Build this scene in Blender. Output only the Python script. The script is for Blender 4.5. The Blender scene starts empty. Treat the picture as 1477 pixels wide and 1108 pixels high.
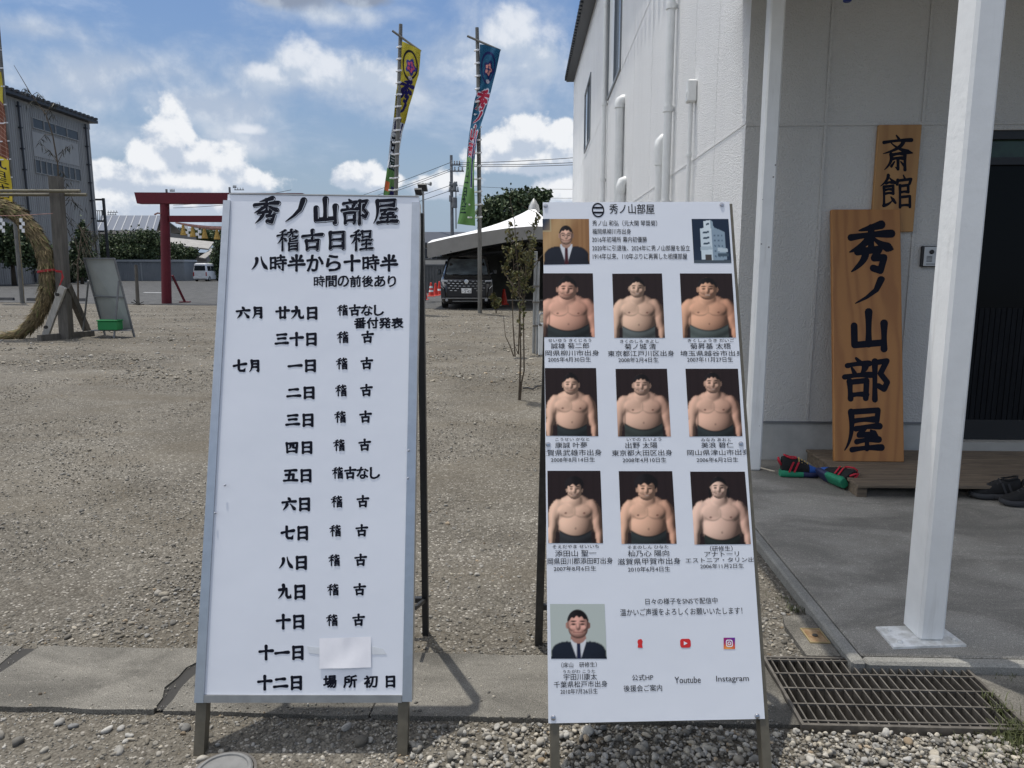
import bpy, bmesh, math, random
import numpy as np
from mathutils import Vector, Matrix
R = math.radians
S = bpy.context.scene
COL = S.collection
random.seed(7)
RNG = np.random.RandomState(11)

# ------------------------------------------------------------------ camera
H, PITCH, FPX, CX, CY = 1.5, R(9.0), 1066.0, 738.5, 554.0
cam = bpy.data.objects.new('camera', bpy.data.cameras.new('camera'))
COL.objects.link(cam)
cam.location = (0, 0, H)
cam.rotation_euler = (R(90) - PITCH, 0, 0)
cam.data.sensor_width = 36.0
cam.data.lens = 36.0 * FPX / 1477.0
cam.data.clip_start = 0.05
cam.data.clip_end = 3000
S.camera = cam
CP, SP_ = math.cos(PITCH), math.sin(PITCH)
EYE = Vector((0, 0, H))


def ray(px, py):
    u = (px - CX) / FPX
    v = (CY - py) / FPX
    return Vector((u, CP + v * SP_, -SP_ + v * CP))


def G(px, py, z=0.0):
    d = ray(px, py)
    return EYE + d * ((z - H) / d.z)


def A(px, py, Y):
    d = ray(px, py)
    return EYE + d * (Y / d.y)


def AX(px, py, X):
    d = ray(px, py)
    return EYE + d * (X / d.x)


# ------------------------------------------------------------------ light and exposure
SUNV = Vector((-0.118, 0.172, 0.978)).normalized()
sun = bpy.data.objects.new('sun', bpy.data.lights.new('sun', 'SUN'))
COL.objects.link(sun)
sun.data.energy = 3.2
sun.data.angle = R(0.5)
sun.data.color = (1.0, 0.955, 0.88)
sun.rotation_euler = SUNV.to_track_quat('Z', 'Y').to_euler()
S.view_settings.view_transform = 'Standard'
S.view_settings.look = 'None'
S.view_settings.gamma = 1.0
S.view_settings.use_curve_mapping = False
S.view_settings.exposure = 0.07

# ------------------------------------------------------------------ sky
W = bpy.data.worlds.new('World')
S.world = W
W.use_nodes = True
wt = W.node_tree
wt.nodes.clear()


class NB:
    """small node-building helper"""
    def __init__(s, nt):
        s.nt = nt

    def n(s, typ, **kw):
        o = s.nt.nodes.new(typ)
        for k, v in kw.items():
            setattr(o, k, v)
        return o

    def put(s, sock, v):
        if isinstance(v, bpy.types.NodeSocket):
            s.nt.links.new(v, sock)
        elif v is not None:
            sock.default_value = v

    def m(s, op, a, b=None, c=None, clamp=False):
        o = s.n('ShaderNodeMath', operation=op, use_clamp=clamp)
        s.put(o.inputs[0], a)
        s.put(o.inputs[1], b)
        s.put(o.inputs[2], c)
        return o.outputs[0]

    def v(s, op, a, b=None):
        o = s.n('ShaderNodeVectorMath', operation=op)
        s.put(o.inputs[0], a)
        s.put(o.inputs[1], b)
        return o.outputs['Value'] if op == 'LENGTH' else o.outputs['Vector']

    def comb(s, x, y, z=0.0):
        o = s.n('ShaderNodeCombineXYZ')
        s.put(o.inputs[0], x); s.put(o.inputs[1], y); s.put(o.inputs[2], z)
        return o.outputs[0]

    def noise(s, vec, scale, detail=4.0, rough=0.55, dist=0.0):
        o = s.n('ShaderNodeTexNoise')
        s.put(o.inputs['Vector'], vec)
        o.inputs['Scale'].default_value = scale
        o.inputs['Detail'].default_value = detail
        o.inputs['Roughness'].default_value = rough
        o.inputs['Distortion'].default_value = dist
        return o.outputs[0]

    def mr(s, x, a, b, c=0.0, d=1.0, smooth=True):
        o = s.n('ShaderNodeMapRange')
        o.interpolation_type = 'SMOOTHSTEP' if smooth else 'LINEAR'
        s.put(o.inputs[0], x)
        for i, q in enumerate((a, b, c, d)):
            s.put(o.inputs[i + 1], q)
        return o.outputs[0]

    def mix(s, f, a, b, blend='MIX'):
        o = s.n('ShaderNodeMix', data_type='RGBA', blend_type=blend)
        s.put(o.inputs[0], f); s.put(o.inputs[6], a); s.put(o.inputs[7], b)
        return o.outputs[2]


def rgb(c):
    return (c[0], c[1], c[2], 1.0)


def build_sky():
    b = NB(wt)
    tc = b.n('ShaderNodeTexCoord')
    d = tc.outputs['Generated']
    sep = b.n('ShaderNodeSeparateXYZ'); b.put(sep.inputs[0], d)
    az = b.m('ARCTAN2', sep.outputs[0], sep.outputs[1])
    el = b.m('ARCSINE', sep.outputs[2])
    ae = b.comb(az, el)
    sky = b.n('ShaderNodeTexSky', sky_type='NISHITA')
    sky.sun_disc = False
    sky.sun_elevation = math.asin(SUNV.z)
    sky.sun_rotation = math.atan2(SUNV.x, SUNV.y)
    sky.air_density = 1.3
    sky.dust_density = 2.0
    sky.ozone_density = 1.6
    K = 1.0 / 0.12
    base = b.mix(1.0, sky.outputs[0], rgb((0.55, 0.655, 0.83)), 'MULTIPLY')
    # pale air near the horizon
    hz = b.mr(el, -0.02, 0.30, 0.85, 0.0)
    base = b.mix(hz, base, rgb((0.36 * K, 0.455 * K, 0.59 * K)))
    # thin drifting veil, brightened out of view overhead, behind and west as added fill
    q = b.comb(b.m('MULTIPLY', az, 1.0), b.m('MULTIPLY', el, 2.6), 0.3)
    n1 = b.noise(q, 3.1, 7.0, 0.60, 0.25)
    n2 = b.noise(b.v('ADD', q, (4.1, 2.7, 1.0)), 9.0, 6.0, 0.62, 0.2)
    vf = b.m('ADD', b.m('MULTIPLY', n1, 0.72), b.m('MULTIPLY', n2, 0.28))
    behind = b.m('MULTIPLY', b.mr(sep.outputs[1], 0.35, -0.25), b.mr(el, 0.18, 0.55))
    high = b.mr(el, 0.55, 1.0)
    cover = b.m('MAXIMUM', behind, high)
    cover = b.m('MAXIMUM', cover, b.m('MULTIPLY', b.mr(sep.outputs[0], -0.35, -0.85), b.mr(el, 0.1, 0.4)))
    vf = b.m('ADD', vf, b.m('MULTIPLY', cover, 0.15))
    veil = b.mr(vf, 0.49, 0.72, 0.0, 0.72)
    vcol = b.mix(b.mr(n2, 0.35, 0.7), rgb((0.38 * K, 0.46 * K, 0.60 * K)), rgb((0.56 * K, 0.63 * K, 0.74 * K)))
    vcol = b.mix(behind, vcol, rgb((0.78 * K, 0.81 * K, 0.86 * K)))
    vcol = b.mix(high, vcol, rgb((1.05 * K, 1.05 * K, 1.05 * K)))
    west = b.m('MULTIPLY', b.mr(sep.outputs[0], -0.35, -0.85), b.mr(el, 0.1, 0.4))  # unseen western sky brightened to light the side wall and post
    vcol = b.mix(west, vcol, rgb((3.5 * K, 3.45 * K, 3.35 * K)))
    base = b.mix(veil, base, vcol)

    def pix(px, py):
        r = ray(px, py).normalized()
        return math.atan2(r.x, r.y), math.asin(r.z)

    def clouds(base, blobs, amp, lo, hi, hicol, locol, seed, sc, relief=0.0):
        f = None
        fu = None
        wob = b.noise(b.v('ADD', ae, (seed, seed * 0.7, 0)), sc * 0.45, 3.0, 0.5)
        for (px, py, rx, ry) in blobs:
            a0, e0 = pix(px, py)
            dv = b.v('DIVIDE', b.v('SUBTRACT', ae, (a0, e0, 0)), (rx / FPX, ry / FPX, 1))
            g = b.m('SUBTRACT', 1.0, b.v('LENGTH', dv))
            f = g if f is None else b.m('SMOOTH_MAX', f, g, 0.25)
            if relief:
                gu = b.m('SUBTRACT', 1.0, b.v('LENGTH', b.v('ADD', dv, (0.0, 12.0 / ry, 0))))
                fu = gu if fu is None else b.m('SMOOTH_MAX', fu, gu, 0.25)
        puff = b.noise(b.v('ADD', ae, (seed, seed * 0.3, 0)), sc, 8.0, 0.58, 0.15)
        puff2 = b.noise(b.v('ADD', ae, (seed - 0.006, seed * 0.3 - 0.014, 0)), sc, 8.0, 0.58, 0.15)
        dens = b.m('ADD', f, b.m('MULTIPLY', b.m('SUBTRACT', puff, 0.52), amp))
        mask = b.mr(dens, lo, hi)
        rel = b.m('MULTIPLY_ADD', b.m('SUBTRACT', puff, puff2), 5.0, b.m('MULTIPLY_ADD', f, -0.55, 0.62))
        if relief:
            rel = b.m('MULTIPLY_ADD', b.m('SUBTRACT', f, fu), relief, b.m('MULTIPLY_ADD', b.m('SUBTRACT', puff, puff2), 3.4, 0.34))
        sh = b.mr(b.m('ADD', rel, b.m('MULTIPLY', b.m('SUBTRACT', wob, 0.5), 0.9)), 0.0, 0.85)
        ccol = b.mix(sh, locol, hicol)
        return b.mix(mask, base, ccol)
    white = rgb((0.84 * K, 0.86 * K, 0.89 * K))
    grey = rgb((0.50 * K, 0.57 * K, 0.68 * K))
    soft = [(420, 118, 120, 48), (560, 125, 90, 50), (700, 75, 160, 75), (120, 110, 150, 60), (280, 150, 160, 40),
            (90, 190, 130, 40), (480, 20, 130, 22), (760, 110, 120, 60), (40, 40, 120, 25), (60, 120, 120, 45), (200, 100, 120, 40), (350, 200, 90, 30)]
    base = clouds(base, soft, 2.6, -0.12, 1.15, rgb((0.60 * K, 0.66 * K, 0.75 * K)), rgb((0.43 * K, 0.51 * K, 0.64 * K)), 2.3, 9.0)
    mids = [(430, 92, 44, 28), (470, 108, 60, 28), (385, 110, 44, 24), (530, 100, 44, 30), (560, 115, 40, 26), (735, 60, 60, 40), (790, 80, 60, 44), (700, 95, 50, 26), (357, 187, 26, 10)]
    base = clouds(base, mids, 2.2, -0.15, 0.55, rgb((0.72 * K, 0.76 * K, 0.83 * K)), rgb((0.48 * K, 0.56 * K, 0.68 * K)), 3.7, 15.0, 0.8)
    dark = [(415, -8, 95, 22), (520, -2, 60, 14)]
    base = clouds(base, dark, 1.0, 0.05, 0.6, rgb((0.40 * K, 0.46 * K, 0.56 * K)), rgb((0.26 * K, 0.31 * K, 0.41 * K)), 5.3, 14.0)
    cum = [(247, 205, 34, 44), (222, 235, 36, 30), (285, 228, 44, 26), (322, 238, 40, 26), (262, 262, 130, 24), (160, 250, 44, 18),
           (205, 290, 190, 30), (355, 262, 40, 22), (762, 198, 44, 32), (728, 214, 34, 26), (806, 205, 34, 28), (765, 232, 90, 20),
           (515, 252, 36, 22), (540, 262, 44, 16), (640, 268, 60, 20), (820, 280, 60, 26)]
    base = clouds(base, cum, 1.9, -0.12, 0.20, white, grey, 1.1, 20.0, 1.05)
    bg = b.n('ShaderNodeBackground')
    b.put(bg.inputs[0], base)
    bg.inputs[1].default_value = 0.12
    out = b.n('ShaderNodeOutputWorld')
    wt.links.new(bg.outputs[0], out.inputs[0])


build_sky()

# ------------------------------------------------------------------ materials


def mat(name, col, rough=0.6, metal=0.0, var=0.0, vscale=8.0, bump=0.0, bscale=40.0, bdist=0.01, col2=None,
        attr=False, stretch=None, spec=None, trans=0.0, coords='Object', detail=5.0, coat=0.0, specks=False):
    m = bpy.data.materials.new(name)
    m.use_nodes = True
    nt = m.node_tree
    b = NB(nt)
    p = nt.nodes['Principled BSDF']
    p.inputs['Roughness'].default_value = rough
    p.inputs['Metallic'].default_value = metal
    if spec is not None:
        p.inputs['Specular IOR Level'].default_value = spec
    if coat:
        p.inputs['Coat Weight'].default_value = coat
        p.inputs['Coat Roughness'].default_value = 0.06
    if trans:
        p.inputs['Transmission Weight'].default_value = trans
    tc = b.n('ShaderNodeTexCoord').outputs[coords]
    if stretch:
        tc = b.v('MULTIPLY', tc, stretch)
    base = None
    if attr:
        a = b.n('ShaderNodeAttribute', attribute_name='Col')
        base = a.outputs['Color']
    if var or col2:
        nz = b.noise(tc, vscale, detail, 0.6)
        f = b.mr(nz, 0.3, 0.7)
        c2 = col2 if col2 else tuple(x * (1 + var) for x in col)
        c1 = tuple(x * (1 - var) for x in col) if not col2 else col
        if base is not None:
            mixed = b.mix(f, rgb((1 - var,) * 3), rgb((1 + var,) * 3))
            base = b.mix(1.0, base, mixed, 'MULTIPLY')
        else:
            base = b.mix(f, rgb(c1), rgb(c2))
    if specks:
        vo = b.n('ShaderNodeTexVoronoi'); vo.inputs['Scale'].default_value = 16.0
        b.put(vo.inputs['Vector'], tc)
        s3 = b.n('ShaderNodeSeparateXYZ'); b.put(s3.inputs[0], vo.outputs['Color'])
        hit = b.m('MULTIPLY', b.m('LESS_THAN', vo.outputs['Distance'], b.m('MULTIPLY', s3.outputs[1], 0.13)), b.m('GREATER_THAN', s3.outputs[0], 0.72))
        run = b.noise(b.v('MULTIPLY', tc, (9.0, 9.0, 0.7)), 2.0, 5.0, 0.65)
        base = b.mix(b.m('MULTIPLY', b.mr(run, 0.52, 0.75), 0.35), base if base is not None else rgb(col), rgb((0.46, 0.44, 0.40)))
        base = b.mix(b.m('MULTIPLY', hit, 0.8), base, rgb((0.09, 0.07, 0.055)))
    if base is None:
        p.inputs['Base Color'].default_value = rgb(col)
    else:
        b.put(p.inputs['Base Color'], base)
    if bump:
        nz = b.noise(tc, bscale, 4.0, 0.6)
        bp = b.n('ShaderNodeBump')
        bp.inputs['Strength'].default_value = bump
        bp.inputs['Distance'].default_value = bdist
        b.put(bp.inputs['Height'], nz)
        b.put(p.inputs['Normal'], bp.outputs[0])
    return m


M = {}
M['print_panel'] = mat('print_panel', (0.70, 0.725, 0.775), 0.45, var=0.018, vscale=1.7, bump=0.12, bscale=2.2, bdist=0.03)
M['white_panel'] = mat('white_panel', (0.775, 0.80, 0.855), 0.42, var=0.018, vscale=1.7, bump=0.12, bscale=2.2, bdist=0.03)
M['ink'] = mat('ink', (0.007, 0.008, 0.016), 0.6, spec=0.12)
M['ink_soft'] = mat('ink_soft', (0.022, 0.022, 0.026), 0.6, spec=0.15)
M['white_ink'] = mat('white_ink', (0.775, 0.80, 0.855), 0.42)
M['alu'] = mat('alu', (0.62, 0.63, 0.64), 0.38, 1.0, var=0.06, vscale=30, stretch=(1, 1, 0.1))
M['alu_dull'] = mat('alu_dull', (0.40, 0.40, 0.39), 0.5, 1.0, var=0.1, vscale=18)
M['alu_face'] = mat('alu_face', (0.53, 0.55, 0.57), 0.34, 0.9, var=0.05, vscale=25)
M['dark_leg'] = mat('dark_leg', (0.055, 0.052, 0.047), 0.5, 0.3, var=0.2, vscale=20)
M['bronze_leg'] = mat('bronze_leg', (0.13, 0.115, 0.085), 0.45, 0.35, var=0.15, vscale=25)
M['black_leg'] = mat('black_leg', (0.02, 0.021, 0.022), 0.5)
M['screw'] = mat('screw', (0.5, 0.5, 0.52), 0.25, 1.0)
M['paper'] = mat('paper', (0.88, 0.87, 0.90), 0.8, var=0.03, vscale=20)
M['tape'] = mat('tape', (0.70, 0.72, 0.74), 0.3, var=0.05, vscale=40)
M['photo'] = mat('photo', (1, 1, 1), 0.5, attr=True, spec=0.2)
M['red_print'] = mat('red_print', (0.62, 0.02, 0.02), 0.45)
M['white_paint'] = mat('white_paint', (0.83, 0.835, 0.82), 0.45, var=0.03, vscale=7, bump=0.5, bscale=30, bdist=0.004, specks=True)
M['plate_paint'] = mat('plate_paint', (0.55, 0.54, 0.50), 0.6, var=0.0, vscale=25, col2=(0.86, 0.86, 0.84), bump=0.4, bscale=60, bdist=0.003)
M['pvc'] = mat('pvc', (0.74, 0.745, 0.73), 0.35, var=0.04, vscale=5)
M['grey_frame'] = mat('grey_frame', (0.22, 0.23, 0.24), 0.4, 0.5)
M['dark_glass'] = mat('dark_glass', (0.02, 0.025, 0.03), 0.08, spec=0.8)
M['pale_glass'] = mat('pale_glass', (0.28, 0.33, 0.38), 0.1, spec=0.9)
M['dark_metal'] = mat('dark_metal', (0.03, 0.032, 0.035), 0.45, 0.6)
M['black_frame'] = mat('black_frame', (0.012, 0.013, 0.015), 0.45)
M['door_panel'] = mat('door_panel', (0.007, 0.008, 0.010), 0.6, spec=0.15, var=0.3, vscale=4, stretch=(12, 1, 1))
M['concrete_base'] = mat('concrete_base', (0.42, 0.42, 0.40), 0.85, var=0.10, vscale=6, bump=0.3, bscale=80, bdist=0.004)
M['threshold'] = mat('threshold', (0.35, 0.34, 0.31), 0.7, var=0.06, vscale=6)
M['rust'] = mat('rust', (0.16, 0.085, 0.03), 0.8, var=0.0, vscale=30, col2=(0.30, 0.21, 0.12), bump=0.4, bscale=90, bdist=0.002)
M['brass'] = mat('brass', (0.45, 0.36, 0.20), 0.5, 0.7)
M['steel'] = mat('steel', (0.19, 0.175, 0.155), 0.55, 0.75, var=0.25, vscale=22, bump=0.2, bscale=90, bdist=0.002)
M['deep'] = mat('deep', (0.035, 0.033, 0.03), 0.9)
M['plastic_black'] = mat('plastic_black', (0.014, 0.014, 0.016), 0.45)
M['plastic_grey'] = mat('plastic_grey', (0.50, 0.52, 0.53), 0.4)
M['red_torii'] = mat('red_torii', (0.115, 0.003, 0.012), 0.65, var=0.10, vscale=2.5)
M['stone'] = mat('stone', (0.22, 0.21, 0.19), 0.9, var=0.2, vscale=8)
M['straw'] = mat('straw', (0.23, 0.17, 0.085), 0.9, attr=True, var=0.25, vscale=20)
M['rope_dark'] = mat('rope_dark', (0.09, 0.065, 0.035), 0.9)
M['old_wood'] = mat('old_wood', (0.11, 0.10, 0.085), 0.85, var=0.25, vscale=5, stretch=(4, 4, 0.5), bump=0.5, bscale=20, bdist=0.01)
M['pale_timber'] = mat('pale_timber', (0.42, 0.40, 0.36), 0.8, var=0.15, vscale=5, stretch=(4, 4, 0.6))
M['bamboo'] = mat('bamboo', (0.24, 0.19, 0.10), 0.55, var=0.2, vscale=4)
M['bamboo_dark'] = mat('bamboo_dark', (0.13, 0.115, 0.075), 0.55, var=0.25, vscale=4)
M['red_rope'] = mat('red_rope', (0.42, 0.035, 0.04), 0.8)
M['green_plastic'] = mat('green_plastic', (0.012, 0.20, 0.055), 0.45)
M['cone_red'] = mat('cone_red', (0.62, 0.035, 0.018), 0.5, var=0.1, vscale=5)
M['white'] = mat('white', (0.80, 0.80, 0.80), 0.6)
M['car_black'] = mat('car_black', (0.010, 0.010, 0.012), 0.25, coat=1.0)
M['car_white'] = mat('car_white', (0.72, 0.73, 0.74), 0.35, coat=0.6)
M['chrome'] = mat('chrome', (0.75, 0.76, 0.78), 0.12, 1.0)
M['rubber'] = mat('rubber', (0.015, 0.015, 0.015), 0.85)
M['lamp_glass'] = mat('lamp_glass', (0.30, 0.32, 0.34), 0.12, spec=0.8)
M['tail_red'] = mat('tail_red', (0.35, 0.01, 0.01), 0.2)
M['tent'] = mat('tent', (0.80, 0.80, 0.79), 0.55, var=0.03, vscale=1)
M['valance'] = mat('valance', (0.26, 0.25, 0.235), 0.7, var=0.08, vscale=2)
M['galv'] = mat('galv', (0.36, 0.37, 0.37), 0.5, 0.5, var=0.12, vscale=6)
M['pole_grey'] = mat('pole_grey', (0.16, 0.165, 0.17), 0.6, var=0.15, vscale=3)
M['banner_pole'] = mat('banner_pole', (0.15, 0.145, 0.13), 0.5, var=0.3, vscale=1.2)
M['cloth'] = mat('cloth', (1, 1, 1), 0.75, attr=True, spec=0.2)
M['wire'] = mat('wire', (0.03, 0.03, 0.035), 0.6)
M['bark'] = mat('bark', (0.085, 0.065, 0.045), 0.9, var=0.25, vscale=12)
M['leaf'] = mat('leaf', (1, 1, 1), 0.55, attr=True, spec=0.3)
M['board_back'] = mat('board_back', (0.36, 0.38, 0.36), 0.6, var=0.06, vscale=3)
M['shed'] = mat('shed', (0.23, 0.25, 0.27), 0.55, var=0.06, vscale=1.2)
M['shed_roof'] = mat('shed_roof', (0.36, 0.38, 0.40), 0.5)
M['solar'] = mat('solar', (0.13, 0.14, 0.16), 0.4)
M['solar_line'] = mat('solar_line', (0.33, 0.34, 0.35), 0.5)
M['roof_grey'] = mat('roof_grey', (0.30, 0.29, 0.27), 0.7, var=0.12, vscale=1.5)
M['house_wall'] = mat('house_wall', (0.19, 0.18, 0.165), 0.8, var=0.1, vscale=1)
M['beige'] = mat('beige', (0.45, 0.42, 0.37), 0.8, var=0.06, vscale=1)
M['fence_grey'] = mat('fence_grey', (0.10, 0.105, 0.105), 0.6, var=0.15, vscale=2)
M['asphalt_kerb'] = mat('asphalt_kerb', (0.07, 0.07, 0.07), 0.9, var=0.2, vscale=8)
M['blue_plastic'] = mat('blue_plastic', (0.010, 0.035, 0.22), 0.4)


def stucco(name, col, strength=0.9, dist=0.006, scale=55):
    m = bpy.data.materials.new(name); m.use_nodes = True
    b = NB(m.node_tree)
    p = m.node_tree.nodes['Principled BSDF']
    tc = b.n('ShaderNodeTexCoord').outputs['Object']
    vo = b.n('ShaderNodeTexVoronoi', feature='SMOOTH_F1')
    vo.inputs['Scale'].default_value = scale
    vo.inputs['Smoothness'].default_value = 0.6
    b.put(vo.inputs["Vector"], tc)
    n1 = b.noise(tc, scale * 1.3, 3.0, 0.6, 0.6)
    hgt = b.m('ADD', b.m('MULTIPLY', vo.outputs['Distance'], -0.7), n1)
    bp = b.n('ShaderNodeBump')
    bp.inputs['Strength'].default_value = strength
    bp.inputs['Distance'].default_value = dist
    b.put(bp.inputs['Height'], hgt)
    b.put(p.inputs['Normal'], bp.outputs[0])
    grime = b.noise(b.v('MULTIPLY', tc, (1.0, 1.0, 0.25)), 1.6, 5.0, 0.6)
    c = b.mix(b.mr(grime, 0.30, 0.75), rgb(tuple(x * 1.03 for x in col)), rgb(tuple(x * 0.96 for x in col)))
    b.put(p.inputs['Base Color'], c)
    p.inputs['Roughness'].default_value = 0.55
    return m


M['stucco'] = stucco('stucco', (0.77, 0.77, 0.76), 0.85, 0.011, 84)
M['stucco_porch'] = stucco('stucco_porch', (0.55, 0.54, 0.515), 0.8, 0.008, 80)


def wood(name, c1, c2, ring=9.0, rough=0.45):
    m = bpy.data.materials.new(name); m.use_nodes = True
    b = NB(m.node_tree)
    p = m.node_tree.nodes['Principled BSDF']
    tc = b.n('ShaderNodeTexCoord').outputs['Object']
    q = b.v('MULTIPLY', tc, (1.0, 1.0, 0.11))
    warp = b.noise(q, 3.2, 3.0, 0.5)
    sx = b.n('ShaderNodeSeparateXYZ'); b.put(sx.inputs[0], q)
    ph = b.m('ADD', b.m('MULTIPLY', sx.outputs[0], ring * 7.0), b.m('MULTIPLY', warp, 26.0))
    line = b.m('MULTIPLY_ADD', b.m('SINE', ph), 0.5, 0.5)
    line = b.m('POWER', line, 2.2)
    fine = b.noise(b.v('MULTIPLY', tc, (160.0, 160.0, 2.5)), 1.0, 3.0, 0.7)
    f = b.m('ADD', b.m('MULTIPLY', line, 0.65), b.m('MULTIPLY', fine, 0.45), clamp=True)
    b.put(p.inputs['Base Color'], b.mix(f, rgb(c1), rgb(c2)))
    p.inputs['Roughness'].default_value = rough
    return m


M['sign_wood'] = wood('sign_wood', (0.40, 0.182, 0.052), (0.285, 0.117, 0.033), 9, 0.5)
M['sign_wood_pale'] = wood('sign_wood_pale', (0.42, 0.225, 0.075), (0.30, 0.145, 0.045), 5)
M['deck_wood'] = mat('deck_wood', (0.19, 0.145, 0.10), 0.8, var=0.0, vscale=6, stretch=(0.6, 9, 9), col2=(0.095, 0.074, 0.055), bump=0.4, bscale=14, bdist=0.004)


def gravel_mat(name, c1, c2, cst, dirt):
    """fine crushed-stone ground: cells of stones with dusty patches"""
    m = bpy.data.materials.new(name); m.use_nodes = True
    b = NB(m.node_tree)
    p = m.node_tree.nodes['Principled BSDF']
    tc = b.n('ShaderNodeTexCoord').outputs['Object']
    cells = []
    hs = []
    for sc in (38.0, 95.0):
        vo = b.n('ShaderNodeTexVoronoi'); vo.inputs['Scale'].default_value = sc
        b.put(vo.inputs['Vector'], tc)
        s3 = b.n('ShaderNodeSeparateXYZ'); b.put(s3.inputs[0], vo.outputs['Color'])
        cells.append(s3.outputs[0]); hs.append(vo.outputs['Distance'])
    tone = b.m('ADD', b.m('MULTIPLY', cells[0], 0.5), b.m('MULTIPLY', cells[1], 0.5))
    col = b.mix(tone, rgb(c1), rgb(c2))
    bright = b.mr(cells[1], 0.90, 0.97)
    col = b.mix(bright, col, rgb(cst))
    gaps = b.mr(hs[1], 0.45, 0.75)
    col = b.mix(b.m('MULTIPLY', gaps, 0.55), col, rgb(tuple(x * 0.55 for x in c1)))  # shade between the stones put into the colour
    patch = b.noise(b.v('MULTIPLY', tc, (0.7, 1.5, 1)), 0.9, 6.0, 0.62, 0.4)
    col = b.mix(b.m('MULTIPLY', b.mr(patch, 0.42, 0.68), 0.6), col, rgb(dirt))
    patch2 = b.noise(b.v('MULTIPLY', tc, (0.9, 1.1, 1)), 0.55, 6.0, 0.65, 0.8)
    shade = b.mix(b.mr(patch2, 0.32, 0.68), rgb((0.84, 0.83, 0.81)), rgb((1.16, 1.16, 1.15)))
    col = b.mix(1.0, col, shade, 'MULTIPLY')
    b.put(p.inputs['Base Color'], col)
    p.inputs['Roughness'].default_value = 0.92
    p.inputs['Specular IOR Level'].default_value = 0.2
    h = b.m('ADD', b.m('MULTIPLY', hs[0], -0.7), b.m('MULTIPLY', hs[1], -0.5))
    h = b.m('ADD', h, b.m('MULTIPLY', b.noise(tc, 160.0, 2.0, 0.6), 0.35))
    bp = b.n('ShaderNodeBump')
    bp.inputs['Strength'].default_value = 0.8
    bp.inputs['Distance'].default_value = 0.016
    b.put(bp.inputs['Height'], h)
    b.put(p.inputs['Normal'], bp.outputs[0])
    return m


M['gravel'] = gravel_mat('gravel', (0.103, 0.093, 0.077), (0.228, 0.211, 0.180), (0.41, 0.385, 0.345), (0.132, 0.115, 0.089))
M['iron_cover'] = mat('iron_cover', (0.17, 0.17, 0.165), 0.7, var=0.15, vscale=20)
M['pebble'] = mat('pebble', (1, 1, 1), 0.85, attr=True, var=0.15, vscale=60, spec=0.3)


def asphalt_mat(name, c, sp=0.35, stain=0.3, light=1.5):
    m = bpy.data.materials.new(name); m.use_nodes = True
    b = NB(m.node_tree)
    p = m.node_tree.nodes['Principled BSDF']
    tc = b.n('ShaderNodeTexCoord').outputs['Object']
    g = b.noise(tc, 260.0, 2.0, 0.7)
    g2 = b.noise(tc, 75.0, 3.0, 0.6)
    pt = b.noise(b.v('MULTIPLY', tc, (1.0, 1.7, 1)), 1.7, 6.0, 0.62, 0.6)
    col = b.mix(b.mr(g, 0.35, 0.66), rgb(tuple(x * (1 - sp) for x in c)), rgb(tuple(x * (1 + sp) for x in c)))
    col = b.mix(b.m('MULTIPLY', b.mr(g2, 0.56, 0.70), 0.5), col, rgb(tuple(x * light for x in c)))
    pm = b.mix(b.mr(pt, 0.34, 0.66), rgb((1 - stain,) * 3), rgb((1 + stain,) * 3))
    b.put(p.inputs['Base Color'], b.mix(1.0, col, pm, 'MULTIPLY'))
    p.inputs['Roughness'].default_value = 0.88
    p.inputs['Specular IOR Level'].default_value = 0.25
    bp = b.n('ShaderNodeBump'); bp.inputs['Strength'].default_value = 0.55; bp.inputs['Distance'].default_value = 0.004
    b.put(bp.inputs['Height'], b.m('ADD', g, g2)); b.put(p.inputs['Normal'], bp.outputs[0])
    return m


M['asphalt'] = asphalt_mat('asphalt', (0.085, 0.085, 0.083))
M['porch_floor'] = asphalt_mat('porch_floor', (0.25, 0.236, 0.208), 0.40, 0.26, 1.9)
M['gutter_concrete'] = asphalt_mat('gutter_concrete', (0.150, 0.141, 0.122), 0.42, 0.34, 1.7)
M['kerb_concrete'] = asphalt_mat('kerb_concrete', (0.24, 0.235, 0.215), 0.25, 0.18, 1.4)

# ------------------------------------------------------------------ mesh builder


def ortho(d):
    d = d.normalized()
    a = Vector((0, 0, 1)) if abs(d.z) < 0.95 else Vector((1, 0, 0))
    x = d.cross(a).normalized()
    return x, d.cross(x).normalized()


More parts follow.
